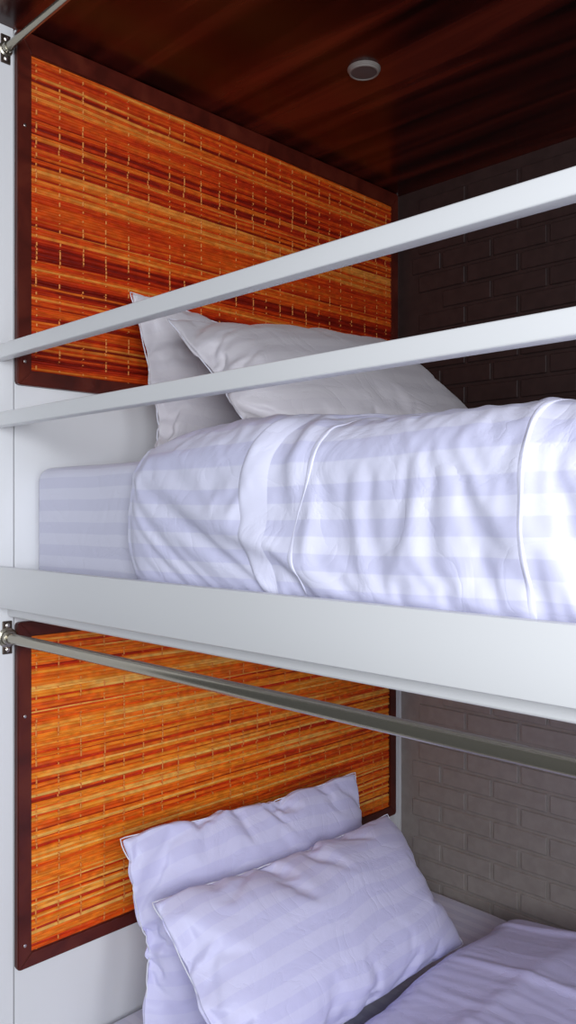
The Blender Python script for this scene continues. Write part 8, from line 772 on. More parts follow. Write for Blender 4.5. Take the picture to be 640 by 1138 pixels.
DUVET_LOWER = [
1721,-1707,6,3,2,1,2,1,1,1,1,1,1,0,1,0,1,1,0,1,0,0,2,-1,1,1,0,0,0,1,1,0,0,0,1,0,0,1,0,0,1,0,0,0,1,0,0,0,1,0,0,1,0,-1,2,-1,1,-1,2,-1,0,1,
800,-800,0,0,0,0,0,0,0,0,0,0,0,0,0,0,0,0,0,0,0,0,0,0,0,0,0,0,0,0,0,0,0,0,0,0,0,0,0,0,0,0,0,0,0,0,0,0,0,0,0,0,0,0,0,0,0,0,0,0,0,0,
-3664,3786,-60,-15,-10,-6,-7,-4,-6,-4,-6,1,1,0,0,1,0,1,3,5,-7,-13,5,4,0,-1,0,-1,-1,-2,0,-1,-1,1,-1,0,0,0,-1,1,0,0,0,1,0,0,0,1,0,1,0,0,1,-1,1,-1,1,-2,1,0,1,0,
1720,-1722,17,10,3,4,-2,1,3,-4,3,-1,1,2,1,-1,0,2,2,-3,4,-1,-2,4,-2,2,1,-1,1,-1,2,0,0,1,0,-1,2,0,-1,2,0,0,0,0,1,-1,2,0,0,0,0,0,2,-1,-1,1,1,0,0,0,1,0,
851,-852,0,0,2,0,-1,1,-1,0,0,0,0,0,0,1,-2,2,-1,0,0,0,-1,2,-2,1,1,-1,-1,1,1,-1,-1,2,-2,2,-2,1,1,-2,1,1,-2,1,1,-2,1,0,1,-2,2,-2,2,-1,-1,2,-1,-1,2,-2,2,-2,
-3664,3792,-63,-17,-11,-10,-2,-9,-7,4,-13,10,-1,-6,-3,10,4,-9,0,17,-17,-10,19,-17,13,-6,-7,9,-13,17,-12,-5,13,-14,13,-14,17,-11,-7,17,-12,-3,17,-13,-6,20,-13,1,-5,18,-20,17,-8,-4,18,-25,15,4,-17,20,-19,11,
1720,-1723,22,13,-5,-1,0,7,-5,5,-2,2,2,-1,0,1,3,-1,-1,3,1,-5,5,-1,2,0,1,0,-2,3,0,-1,1,1,0,0,1,-1,1,0,1,0,1,-1,0,2,-1,1,0,0,0,1,0,-1,2,-1,1,0,0,0,1,0,
902,-904,2,0,1,0,-1,0,0,0,0,1,-2,2,-2,2,-2,2,-1,0,0,-2,3,-1,0,1,-1,-1,1,1,-2,1,1,-1,-1,1,0,0,0,0,1,-2,1,0,0,0,0,1,-3,3,0,-1,0,-2,3,0,-1,-1,2,-2,1,0,
-3664,3789,-60,-23,-4,-7,-4,-14,6,-15,8,-7,-7,7,9,-6,-7,4,11,-1,-14,16,-19,10,-5,-3,0,-7,19,-13,-6,15,-14,10,-13,17,-7,-13,18,-13,2,14,-13,-6,18,-13,-1,7,9,-10,-9,16,-11,17,-10,-14,18,-3,-13,21,-12,-8,
1720,-1729,41,-9,0,3,8,-6,0,5,0,0,0,1,1,2,-1,1,0,3,-6,5,1,0,1,0,1,-2,2,1,-1,1,0,1,0,0,-1,3,-2,2,0,0,0,1,0,0,0,1,1,-2,2,0,-1,1,1,-1,1,0,0,0,1,0,
952,-953,1,0,1,0,-1,1,-2,2,-2,1,0,0,0,0,1,-1,0,1,-4,3,1,-1,-1,1,1,-1,1,-2,1,1,-1,-1,2,-2,1,0,0,1,-3,3,-1,0,0,0,-1,1,1,-1,2,-3,-1,2,0,1,0,-1,0,0,-1,0,
-3664,3790,-67,-11,-8,-9,-13,4,-4,-13,-4,4,4,1,-8,-1,6,4,0,1,10,-16,-7,-2,-1,2,5,10,-13,-5,15,-14,7,-12,14,1,-17,16,-14,7,11,-13,-6,16,-12,2,13,-6,-6,-6,11,2,8,-21,8,12,-16,12,-16,19,-20,13,
1721,-1733,47,-16,7,5,-6,5,2,0,-3,4,1,1,1,-1,0,1,0,2,3,-3,2,0,1,0,0,1,0,-1,2,0,0,1,0,-1,2,-1,2,-1,1,0,0,1,0,0,1,-1,2,-2,2,0,-1,2,0,0,-1,2,-2,2,-1,1,
1003,-1004,1,0,0,1,0,0,-2,2,-2,1,0,0,0,0,1,-1,-1,0,1,-3,4,-1,1,0,0,-1,0,0,0,1,-2,1,0,0,0,0,0,-1,2,-1,0,0,0,-1,1,0,1,-3,3,-1,0,1,-2,2,0,-1,1,-2,-2,4,
-3664,3792,-71,-8,-11,-11,1,-9,-12,2,4,-6,-5,-4,6,6,2,1,1,2,-13,-13,9,1,4,4,1,-8,-4,14,-10,0,-10,14,2,-18,15,-12,10,5,-11,-6,14,-9,3,11,-10,-7,8,12,-9,-2,-10,7,8,-9,13,-9,-11,11,10,-20,
1722,-1735,40,-3,9,-8,2,6,-5,1,3,2,0,0,0,0,0,3,1,2,1,-4,3,0,1,0,1,-1,0,2,0,-1,1,1,-1,1,1,0,0,1,0,0,0,1,0,0,0,1,0,0,0,2,-1,0,0,1,0,1,-1,-1,2,0,
1053,-1053,-1,1,1,0,0,-1,0,0,0,-1,1,1,-2,1,0,0,1,-3,-1,4,0,-1,1,0,-1,1,-1,0,0,0,0,0,-1,2,-1,-1,1,0,1,-1,0,0,-1,1,0,0,-1,1,0,0,1,-1,0,1,-1,1,-1,-3,3,0,
-3664,3792,-67,-14,-15,0,-6,-14,6,-3,-12,-7,7,7,1,3,-2,-1,-4,-5,-8,17,-17,12,0,-2,-4,3,9,-9,-3,-8,16,-2,-17,13,-7,12,-4,-10,3,0,10,-12,14,-15,3,10,1,-16,8,1,1,8,-12,8,-12,8,2,10,-16,-6,
1723,-1735,44,-7,-5,13,-5,-4,6,3,-1,0,-1,2,2,0,2,1,0,3,-4,2,1,0,1,0,0,0,1,1,-1,0,2,-2,3,-1,0,2,-1,0,2,-1,0,1,-1,2,-1,1,-1,2,-1,1,0,1,-1,1,0,0,0,0,1,0,
1104,-1102,-5,3,0,2,-2,0,0,-1,1,1,-3,2,0,1,0,-2,-2,3,0,1,-1,1,0,-1,1,-1,1,-1,0,-1,1,0,0,0,-1,2,-1,0,1,-2,2,-2,1,0,-2,3,-2,1,1,-1,-1,3,-2,1,-1,0,-2,2,-1,2,
-3664,3792,-70,-11,-6,-18,1,1,-10,-14,0,10,3,-4,-1,-2,-3,-3,-4,7,12,-9,-13,9,0,1,4,3,-7,-5,-4,16,-6,-15,6,5,8,-9,-6,0,5,7,-9,9,-16,9,10,-8,-10,13,-4,0,9,-9,-6,10,-7,9,5,-20,1,11,
1725,-1737,42,-5,-7,10,1,2,1,-1,-4,5,2,0,2,0,1,1,-1,0,3,0,-1,2,-1,0,1,1,0,1,-2,2,0,1,0,0,0,1,1,0,-1,2,-1,0,1,0,1,0,-1,2,-1,1,0,0,1,0,-1,1,0,1,0,0,
1154,-1155,2,-1,0,1,-1,0,0,1,-4,3,0,1,-2,0,0,1,0,0,1,-1,1,0,-1,1,-1,1,-2,2,-2,1,0,0,1,-2,1,0,1,-1,-1,1,1,-2,1,-1,1,0,-1,2,0,-2,1,1,0,-1,0,-1,1,0,-2,3,
-3664,3792,-69,-12,-5,-13,-6,-6,-12,5,8,-7,-7,-1,-2,-1,1,0,8,9,-9,-10,2,2,4,2,-1,-4,-9,7,11,-11,-11,7,5,5,-11,-4,5,4,4,-4,-4,-8,12,6,-15,4,11,-13,6,8,-7,-9,10,-2,5,2,-18,5,8,-6,
1727,-1727,6,17,14,-7,-2,0,-5,8,1,1,1,1,0,1,1,-1,-1,5,1,-4,3,0,0,1,1,0,-1,0,2,0,0,1,0,0,0,2,-1,1,0,-1,2,-1,1,0,1,-1,2,-1,0,1,0,-1,2,0,0,0,1,0,0,-1,
1204,-1208,7,-4,2,0,0,-1,-2,3,-2,-1,2,0,0,0,0,0,0,0,1,-1,1,0,0,-1,1,-1,0,-1,1,0,1,-2,2,-2,1,1,-2,2,-1,0,0,-1,1,0,0,-1,1,0,0,0,1,-2,2,-1,0,0,0,-1,0,2,
-3664,3792,-62,-18,-22,1,-4,-3,5,-16,-4,-10,7,1,0,0,2,6,5,-12,6,1,-9,-3,10,-4,-1,-6,10,4,-14,-6,9,6,-3,-10,1,7,3,-3,-2,-8,6,10,-6,-11,9,7,-10,8,-2,-3,-6,18,-9,-1,-1,-2,-1,0,3,-12,
1726,-1724,12,-4,28,-12,0,2,6,-3,0,0,3,1,0,1,-2,3,1,1,0,0,0,2,0,0,0,-1,1,2,0,0,0,1,-1,2,-1,2,-1,1,-1,2,-1,1,-1,2,-1,1,0,1,-1,1,-1,1,1,0,0,0,1,0,0,-1,
1253,-1253,-1,1,1,-1,0,1,-4,4,-1,-1,1,0,0,0,-1,2,-1,1,-1,1,0,0,-1,0,1,-2,1,0,0,0,0,1,-2,2,-2,2,-1,0,0,0,-1,1,0,0,-1,2,-1,0,-1,2,-2,1,0,0,0,0,0,0,0,-1,
-3664,3790,-59,-15,-27,5,-3,-8,-16,5,-1,6,-14,-1,4,6,5,-5,-7,11,2,-6,-6,0,-3,5,2,7,-4,-12,-3,9,4,-6,-8,6,7,-3,-4,0,-6,9,7,-12,-4,9,4,-10,3,4,3,-13,16,-16,7,1,-1,0,2,-1,7,-17,
1722,-1731,19,17,3,-1,4,-3,-5,5,2,1,2,-1,1,-1,3,1,-1,1,3,-3,2,0,1,0,-1,1,1,1,-1,1,1,0,0,0,1,0,1,0,-1,1,0,2,-1,0,1,0,0,0,0,1,0,1,-1,1,0,1,0,-1,2,-2,
1303,-1307,4,3,-2,-1,0,0,-2,2,0,0,0,0,0,-1,1,1,-1,1,-1,1,-1,1,0,-1,0,0,0,0,0,0,1,-2,1,0,1,-2,2,-1,-1,1,0,0,0,0,0,0,0,-1,2,-2,1,0,0,0,-1,1,0,0,1,-2,
-3664,3792,-63,-18,-13,-6,-13,3,3,-10,-5,-10,3,5,5,2,-10,1,7,6,-6,0,-12,7,2,2,3,-3,-9,-4,13,-5,-4,-5,9,3,-8,-2,2,3,8,-8,-9,8,5,-3,-7,5,4,2,-14,16,-14,6,2,0,1,0,-1,0,-3,-10,
1715,-1736,48,9,-9,-1,-7,10,2,0,2,0,0,1,1,2,0,0,0,1,2,-1,-1,2,1,0,1,0,1,-2,2,1,0,-1,2,-1,1,1,-1,1,0,0,0,2,-1,0,1,0,0,0,1,0,1,-1,1,0,1,-1,1,0,-1,2,
1352,-1358,9,-1,-1,0,-3,2,0,0,-1,2,-1,-1,1,0,0,1,-1,1,-1,1,-2,1,1,0,0,-1,0,-1,2,-1,0,0,0,0,0,1,-2,1,-1,2,-2,2,-1,0,0,-1,1,0,0,0,0,-1,1,0,0,0,0,0,0,-1,
-3664,3793,-70,-19,-4,-5,0,-12,-6,-5,-12,8,2,3,-3,-8,3,6,3,1,6,-13,7,-5,-1,0,-1,-4,-3,13,-13,2,2,4,-3,-7,4,4,2,-2,-11,8,7,-6,-1,-6,10,2,-2,-13,15,-9,3,6,-5,0,-1,1,-1,-1,-9,11,
1707,-1734,69,-17,-3,1,7,3,-7,6,-2,3,1,1,1,0,1,-1,1,1,2,0,-1,2,0,1,0,0,-1,2,0,0,1,0,1,-1,1,1,0,-1,1,1,0,0,1,-1,1,1,-1,0,1,1,-1,1,0,0,1,0,0,0,0,0,
1402,-1408,9,-2,-1,0,0,0,0,0,-1,1,1,-1,-1,1,1,-1,0,1,0,-1,-1,1,1,0,0,-1,0,0,1,-2,2,-1,0,0,-1,2,-1,-1,1,0,0,0,1,-2,0,2,-2,1,0,1,-1,-1,1,-1,1,0,0,0,0,0,
-3664,3792,-76,-4,-8,-7,-12,-8,7,-19,14,-10,-2,-2,-4,5,6,3,0,1,1,-3,-4,-9,4,2,1,1,6,-11,0,4,-2,-2,-5,10,0,-4,-3,-5,14,-7,-4,4,2,6,-4,-3,-8,14,-6,-2,0,-6,6,1,0,0,1,-1,8,-17,
1698,-1726,70,-16,-1,-4,13,-10,8,-4,4,1,2,0,1,0,1,0,1,1,1,0,-2,2,1,0,1,0,1,0,0,1,0,0,0,1,1,-1,1,0,0,1,0,0,1,0,0,0,1,0,0,1,-1,1,1,-1,1,0,0,1,-2,2,
1451,-1460,16,-6,-1,0,0,-1,2,-3,2,0,0,0,1,-1,0,0,0,1,-1,1,-1,0,0,1,-1,1,0,-1,0,0,0,1,-2,1,0,0,0,0,-1,2,-1,-1,1,0,0,-1,2,-2,1,1,-1,-1,1,-1,1,0,0,0,0,0,
-3664,3791,-74,-6,-8,-5,-19,10,-17,9,-10,-9,1,2,3,1,1,1,1,2,3,0,0,-18,11,1,-1,1,-4,-1,-2,-1,-1,3,7,-6,-5,-1,2,9,-13,7,3,3,-2,-5,-2,-5,13,-12,7,-1,0,2,0,3,-3,-1,-1,1,-12,9,
1690,-1720,64,-6,-2,7,-11,7,0,3,1,1,0,0,2,0,1,1,1,0,-1,1,2,-1,2,0,-1,1,1,0,1,0,-1,2,0,0,0,1,0,0,0,1,0,1,0,0,0,1,0,0,0,1,0,0,0,1,0,0,1,-1,1,-1,
1500,-1506,8,0,-2,2,-4,2,-1,2,-2,2,-1,-1,1,1,-1,1,-1,0,0,1,0,-1,0,0,1,-1,1,-1,0,1,-2,1,0,0,0,0,0,0,-1,1,0,1,-1,-1,1,0,0,-1,1,-1,2,-1,0,0,-1,1,0,0,0,0,
-3664,3792,-70,-12,-8,-15,6,-8,-6,-9,-8,4,3,3,-2,-1,0,0,-3,7,8,0,-16,1,-1,4,5,-9,2,0,-1,-1,7,-5,-5,-4,5,2,5,-12,15,-4,-4,0,-3,-2,2,7,-8,8,1,-5,0,-1,-1,0,0,1,-1,-2,6,-14,
1683,-1714,77,-20,-2,-5,11,2,-7,8,-1,1,1,2,0,0,2,-1,1,1,1,1,-3,3,0,1,1,-1,0,1,1,0,0,0,1,1,-1,1,0,0,1,0,0,1,0,0,1,0,-1,2,-1,1,0,0,1,0,0,1,-1,0,1,0,
1548,-1551,3,2,-1,-2,1,0,0,0,0,-1,1,1,-1,0,0,1,-1,1,-1,0,0,1,-1,1,-1,1,-1,0,0,0,1,-2,1,0,0,1,-2,1,-1,1,0,0,1,-1,-1,1,0,-1,1,-1,1,0,-1,1,0,0,0,1,-2,1,
-3664,3790,-74,-5,-8,-3,-14,-8,7,-21,7,1,-4,-2,-1,2,2,3,0,0,1,7,-2,-14,-1,7,-4,4,2,-3,-2,-1,-3,-4,4,6,-3,-2,-5,13,-3,-11,4,2,2,0,5,-9,8,-4,-5,-2,2,2,-1,1,1,0,0,7,-15,9,
1678,-1707,75,-28,4,11,-5,-5,8,0,1,2,1,0,2,-1,2,-1,2,-1,1,1,1,-1,2,0,-1,2,0,0,1,0,0,1,0,0,1,0,0,0,0,2,-1,1,0,0,1,0,0,1,-1,1,0,1,-1,1,1,-1,1,-1,1,0,
1597,-1601,5,0,-1,1,-1,-1,2,-2,1,0,0,1,-1,0,0,1,-1,1,-1,0,0,1,0,-1,0,1,-1,0,0,0,0,0,0,1,-2,2,-2,1,-1,1,0,0,0,0,0,0,0,-1,0,1,0,0,0,0,-1,1,0,1,-2,1,
-3664,3791,-78,2,-10,-17,0,2,-12,-6,-1,-5,-2,0,2,2,1,2,1,0,7,3,-14,2,-5,0,8,-3,-1,-1,-3,-3,0,8,-5,-1,-4,5,7,-5,-11,9,2,3,-3,-1,-1,0,-3,-3,1,2,2,1,0,-1,0,1,0,-7,11,-11,
1677,-1708,79,-31,6,4,-1,7,-2,-1,1,3,1,0,1,1,-1,1,1,1,2,-1,0,1,0,1,0,1,0,0,1,0,0,1,0,0,1,0,0,0,1,0,1,-1,2,-1,1,0,0,0,1,0,0,1,-1,1,0,1,-1,1,0,0,
1645,-1646,1,0,0,0,0,0,0,0,0,0,0,1,-1,0,0,0,1,-1,1,-1,0,1,0,-1,0,1,-1,0,0,0,0,0,0,0,0,0,0,-1,1,0,0,0,-1,1,0,1,-2,1,0,-1,1,0,0,0,0,0,0,-1,1,-1,
-3664,3790,-76,1,-11,-10,-4,-14,0,0,0,-17,6,2,1,2,4,-1,-1,1,-4,12,-7,-12,3,5,1,-1,-2,-6,4,0,4,-6,-3,4,5,-2,-3,-10,14,-2,-1,-2,-2,1,2,3,-8,3,3,-3,1,-1,-2,5,0,0,-1,1,-5,-6,
1679,-1711,76,-24,13,-7,-1,-1,7,0,2,1,0,1,1,1,0,1,0,1,-1,4,-1,-2,3,0,0,1,0,0,0,1,0,1,0,0,1,0,0,0,1,0,1,0,0,0,0,1,1,-1,1,0,0,0,1,0,0,0,1,-1,1,0,
1694,-1697,4,0,-2,1,0,0,1,-1,0,0,0,0,0,1,-1,0,0,0,2,-2,0,1,-1,1,-1,0,1,-1,-1,2,-1,0,0,0,0,0,-1,0,1,0,0,0,0,0,0,0,0,0,-1,1,0,0,-1,1,0,-1,1,1,-2,1,
-3664,3789,-73,-2,-18,-1,-3,-3,-12,-2,-14,7,-1,1,1,0,1,-4,5,3,5,-2,-9,5,-12,5,3,0,-1,1,2,-5,-5,3,6,-4,-2,-1,-5,12,-10,5,0,1,0,2,-7,1,3,-1,0,-2,1,-1,1,0,0,2,2,3,-14,7,
1681,-1715,80,-19,-5,2,2,6,-1,-1,1,2,2,0,1,1,0,1,0,1,0,3,-5,3,2,0,0,1,-1,2,-1,1,1,-1,2,-1,0,1,0,1,-1,1,1,0,0,0,1,0,0,1,-1,1,0,1,-1,1,0,1,-1,1,-1,1,
1742,-1745,5,-2,-1,1,1,-2,1,0,1,-1,0,1,-1,0,0,0,1,-1,0,1,-1,1,0,-1,0,0,1,-1,0,0,1,-1,-1,0,1,1,-2,1,-1,1,0,-1,2,-1,0,0,0,0,0,0,0,-1,1,0,-1,1,0,1,-2,0,
-3664,3788,-73,-4,-7,-8,-4,-17,3,-3,2,-20,10,0,0,2,0,1,1,1,3,2,5,-12,-3,1,0,0,1,-1,-3,0,-1,1,-3,-3,6,0,4,-4,8,-7,-1,1,-2,1,-2,0,0,0,0,-1,0,0,0,0,1,0,9,-7,-5,-5,
1680,-1714,78,-15,-10,9,3,-7,6,0,3,1,0,1,2,-1,2,0,0,1,-2,4,-1,1,1,0,0,0,1,0,1,0,0,1,0,0,0,1,1,-1,1,0,1,-1,1,1,-1,1,1,-1,1,0,0,0,1,0,0,0,0,1,0,0,
1790,-1792,4,-3,1,0,-1,1,0,0,1,-1,0,1,-1,0,1,-1,0,0,0,1,0,-1,0,0,1,-1,0,1,-2,1,1,-1,0,0,-1,1,0,0,-1,0,1,0,-1,1,0,0,0,0,0,1,-1,0,0,0,0,0,-2,2,0,0,
-3664,3788,-72,-6,-5,-10,-12,6,-10,-2,-15,9,-4,-1,1,0,0,2,2,1,9,-3,-5,-12,6,0,1,0,1,1,-9,4,0,1,-1,6,-1,-3,-2,-1,-5,2,6,0,-8,4,1,0,-1,0,1,-1,0,0,1,0,0,9,-17,6,0,3,
1677,-1711,67,-4,5,-5,-7,9,-5,5,2,1,1,0,1,0,1,1,0,1,1,-2,4,-1,0,1,0,1,0,0,0,1,1,-1,2,-1,1,0,0,1,0,0,1,-1,1,1,-1,1,1,-1,1,0,0,1,0,0,0,0,1,-1,1,0,
1837,-1833,-10,6,2,-2,-1,1,0,0,0,2,-2,0,0,1,-1,0,0,0,0,1,0,-1,0,1,-1,0,0,1,-2,1,0,0,1,-1,0,-2,1,1,0,0,0,-1,1,0,0,0,0,0,0,1,-1,0,0,0,0,-2,2,0,0,-1,
-3664,3789,-66,-14,-14,-2,1,-13,3,-10,-5,-8,4,3,0,1,2,-1,1,-1,4,10,-18,2,-2,1,0,0,0,0,5,-3,-2,-2,0,-1,-1,-4,2,3,1,4,-4,-5,6,2,-1,-2,0,-2,1,-1,0,0,0,0,-1,-5,8,6,-8,-7,
1672,-1700,49,12,-7,3,0,0,4,-2,2,-1,3,0,1,1,0,1,0,0,2,1,-2,2,0,1,1,-1,2,-1,1,0,1,-1,2,-1,1,0,1,-1,2,-1,1,-1,2,-1,1,0,0,1,0,0,0,1,0,0,0,1,-1,1,0,0,
1885,-1883,-7,6,-2,1,1,-1,1,-1,0,1,0,-1,0,1,-1,0,0,0,0,1,-1,-1,2,-1,0,1,-1,1,-1,0,-1,1,-1,1,0,1,-2,1,0,0,0,0,-1,1,0,0,0,-1,1,0,0,0,0,0,1,-1,-1,1,-2,3,
-3664,3789,-61,-22,-4,-8,-6,-4,-13,1,-1,3,-11,1,4,1,0,2,2,1,-1,-1,11,-12,-5,0,1,-1,0,0,-1,-2,-2,0,2,0,2,0,1,3,-4,-4,3,4,1,-4,-2,1,-3,0,0,1,1,0,1,-1,1,2,5,-8,-7,10,
1666,-1677,8,38,2,-13,9,-4,-3,5,2,1,1,1,0,1,0,1,1,0,0,0,2,0,0,1,1,-1,2,-1,1,1,-1,1,0,1,0,0,1,0,0,0,1,0,0,1,0,0,1,-1,1,1,-1,1,0,0,0,1,-1,2,-1,0,
1932,-1932,-3,4,-1,0,1,-1,0,-1,2,1,-1,-1,0,1,-1,0,0,0,0,0,1,-3,2,0,1,-1,0,1,-1,0,0,0,0,0,0,0,0,0,0,0,0,0,-1,1,0,-1,1,0,0,0,0,0,0,0,0,0,-1,1,-1,1,
-3664,3790,-57,-27,-16,8,-15,1,1,-10,-5,-9,5,2,0,0,1,0,1,2,1,6,1,-20,6,-1,1,0,0,-1,0,-1,1,0,2,2,-3,-2,0,-4,3,3,4,-2,-4,-1,-2,-1,3,1,0,1,1,-2,0,0,1,-1,-7,7,6,-11,
1658,-1671,13,40,-4,-16,9,4,-3,-3,5,2,1,1,0,1,1,0,1,0,1,-1,4,-4,2,1,1,0,0,1,0,1,0,0,0,1,0,1,-1,1,1,-1,1,0,1,0,0,0,1,-1,2,-1,1,-1,2,-1,1,-1,1,0,1,-1,
1979,-1976,-9,8,-2,0,0,1,-1,-1,1,1,-1,1,-1,1,-1,1,-1,0,1,-1,-1,0,1,0,0,1,-1,0,1,-1,1,-1,0,0,-1,1,0,0,0,0,0,0,-1,1,0,0,0,0,0,-1,1,0,0,0,0,1,-2,0,1,-1,
-3664,3792,-61,-31,-6,6,-11,-12,3,2,-8,-6,-1,1,-1,1,0,0,0,0,0,12,-12,12,-11,-5,2,-1,1,-1,0,-1,0,0,-1,-1,-2,3,1,3,2,-1,-2,-4,-2,3,0,3,0,-1,-1,-2,-2,3,0,1,1,0,4,0,-5,-10,
1650,-1685,71,2,-21,17,-8,-2,7,0,3,0,1,1,0,1,1,0,1,0,1,0,2,-3,3,0,1,0,0,1,0,1,0,0,1,0,0,1,-1,2,-1,1,0,0,1,0,0,1,-1,1,1,-1,1,0,0,1,-1,1,1,-1,0,1,
2026,-2036,17,-5,-4,4,-2,-1,2,0,-2,1,1,-1,1,-1,1,0,-1,1,-1,0,0,-2,2,0,0,0,0,0,0,1,-1,1,-1,0,1,-1,0,0,0,0,-1,0,2,-1,-1,1,0,0,0,0,0,0,-1,1,0,0,0,-1,0,1,
-3664,3790,-69,-18,4,-17,1,-1,-10,-6,-11,4,0,1,0,1,0,0,1,1,0,2,3,4,-20,2,2,1,-1,1,0,-1,0,0,0,0,2,1,2,-4,0,-2,-2,1,3,1,2,-3,-2,-2,1,1,1,1,2,1,-1,-1,-2,-3,-6,11,
1642,-1677,82,-28,6,2,1,2,-1,5,-2,1,2,1,0,1,1,0,1,0,0,2,2,-2,1,0,1,0,1,0,0,1,0,0,1,0,1,0,0,0,1,0,0,0,1,0,1,-1,1,0,1,-1,1,1,-1,1,0,0,0,1,-1,1,
2073,-2081,13,-5,0,0,1,0,-1,1,-2,1,0,0,0,0,0,1,-1,0,1,-1,1,0,-2,1,0,0,0,0,1,-1,0,1,-1,1,-1,0,-1,1,0,0,0,0,0,0,0,-1,1,0,0,0,0,0,0,-1,1,-1,1,0,-1,1,
-3664,3789,-76,2,-10,-10,-4,-7,-2,-16,8,-3,-3,2,0,0,0,0,1,-1,2,-1,1,-1,-16,9,0,1,2,0,-2,-1,0,0,0,0,0,0,-3,2,1,1,1,3,-2,-3,-1,-3,3,0,3,1,0,-2,0,-2,-1,-1,2,1,7,-12,
1634,-1673,87,-26,10,-12,12,-2,0,-3,6,2,0,1,0,2,0,1,0,0,1,1,1,0,-2,3,0,0,1,0,0,1,0,1,0,0,1,0,0,0,1,0,1,-1,1,0,1,0,0,0,1,0,0,0,1,0,0,0,0,1,0,0,
2119,-2125,10,-4,1,-1,0,1,-1,-1,1,0,1,-1,0,0,0,0,1,-1,0,0,1,0,-3,3,-1,1,-1,0,0,0,1,-1,0,1,-1,0,0,0,0,0,0,0,0,-1,1,0,0,0,0,0,0,-1,1,0,0,-1,0,1,0,-1,
-3664,3789,-76,2,-16,2,-15,-2,-3,3,-14,-2,0,0,0,0,-1,0,2,0,1,1,2,0,4,-16,1,1,0,-4,4,0,0,1,0,0,1,-1,1,2,0,1,-2,-3,-1,-1,3,1,0,3,-2,-1,-2,-2,2,0,2,3,1,-1,-6,-6,
1627,-1663,74,0,-22,16,-9,6,1,3,1,0,1,1,1,0,1,1,0,1,0,0,1,0,2,-1,1,1,0,0,0,1,1,-1,1,1,0,0,0,1,0,0,1,-1,2,-1,1,0,0,0,1,0,1,-1,1,0,0,0,1,0,0,0,
2166,-2173,9,2,-6,4,-3,1,0,1,-1,0,0,1,-1,0,0,1,-1,0,0,0,0,0,0,0,1,-1,1,-1,0,0,0,0,1,-1,0,1,-1,0,0,0,-1,1,0,0,0,0,0,0,0,-1,1,0,0,-1,1,-1,1,-1,1,0,
-3664,3789,-68,-18,6,-17,4,-11,-2,-16,3,-1,-1,1,-1,0,1,0,0,1,0,1,7,0,-15,-4,3,1,0,1,1,1,-1,-1,1,-1,1,0,0,0,-1,-2,-1,2,1,3,0,-1,-1,-3,0,2,0,2,0,2,0,-1,-2,-5,-2,6,
1620,-1660,92,-32,3,4,6,-3,0,-2,5,1,2,0,1,1,0,1,0,1,0,1,1,-1,1,1,0,0,1,1,-1,1,1,0,0,0,1,1,-1,1,0,0,1,0,0,1,0,0,0,1,0,0,0,1,-1,2,-1,1,-1,1,0,1,
2212,-2212,-4,5,0,-1,1,-1,0,-1,1,0,0,1,-1,0,1,-1,0,1,-1,0,1,-1,0,0,0,1,-1,0,1,-1,0,0,0,0,0,0,0,1,-1,0,0,0,0,0,0,-1,1,0,0,0,-1,0,1,0,0,0,-1,1,-1,1,
-3664,3787,-73,2,-11,-7,-13,0,-2,0,-13,-1,0,-1,1,-1,0,1,-1,0,0,2,0,12,-16,-9,5,1,1,0,-1,-1,1,-1,1,1,0,1,0,0,0,-1,1,1,1,-2,-3,2,0,1,2,0,2,-1,-2,0,-2,-1,-3,-1,9,-7,
1615,-1656,94,-28,-3,7,-6,7,-1,5,-1,2,0,1,1,1,0,1,0,1,0,1,1,-1,1,1,0,1,0,0,1,0,1,0,0,1,-1,2,-1,1,0,1,0,0,0,1,0,0,1,-1,1,0,1,0,0,0,0,1,0,0,0,1,
2257,-2267,17,-6,0,-1,0,0,0,0,0,0,1,-1,0,1,-1,0,1,-1,1,-1,0,0,0,0,1,-1,1,-1,0,0,0,0,0,0,0,0,0,1,-1,0,0,0,0,0,0,0,-1,1,-1,1,0,0,0,-1,1,0,0,-1,1,-2,
-3664,3791,-82,4,-6,-11,0,-10,-3,-15,2,-1,0,-1,1,0,0,1,-1,0,1,0,1,11,-19,5,-11,4,0,1,1,0,0,1,0,1,2,-2,1,-1,0,0,-1,-1,-1,1,3,0,3,0,-3,0,-1,-2,-1,-1,3,0,1,1,-4,3,
1611,-1650,92,-32,7,-7,12,-5,-2,6,2,0,2,0,2,-1,1,1,1,0,0,1,0,3,-4,4,-1,0,1,1,0,0,1,0,0,1,0,0,1,0,0,0,1,1,-1,1,-1,2,-1,1,0,1,-1,1,0,1,-1,1,0,0,0,1,
2303,-2305,2,1,0,-2,1,0,0,0,0,0,0,1,-1,1,-1,1,-1,1,-1,0,1,-1,-1,1,0,1,-1,0,0,1,-1,0,0,0,0,0,0,1,-1,0,0,0,0,0,-1,1,0,0,0,-1,1,0,0,-1,0,1,-1,1,0,-1,
-3664,3789,-80,8,-15,0,-15,1,0,-14,-2,-4,-1,0,1,0,1,0,0,0,1,0,0,3,7,-16,-3,0,1,0,0,0,1,-1,1,0,-2,3,0,1,0,0,0,0,1,2,0,-1,-2,-1,-2,0,1,2,1,1,2,-1,-1,-2,-4,-4,
1609,-1649,95,-37,6,7,-6,2,6,-1,0,2,2,0,1,0,1,1,1,-1,2,-1,2,1,0,0,0,0,2,-1,1,0,1,0,1,-1,1,1,-1,1,1,-1,1,0,1,0,0,0,1,0,0,0,1,0,0,0,1,0,0,0,0,1,
2348,-2351,5,-2,1,-1,0,-1,2,-1,-1,2,-1,0,1,-1,0,0,1,-1,0,0,1,-1,1,-1,0,0,0,0,1,-1,0,1,-1,0,0,0,0,0,0,0,0,0,1,-1,-1,1,0,0,-1,1,-1,1,0,-1,1,0,-1,1,-1,0,
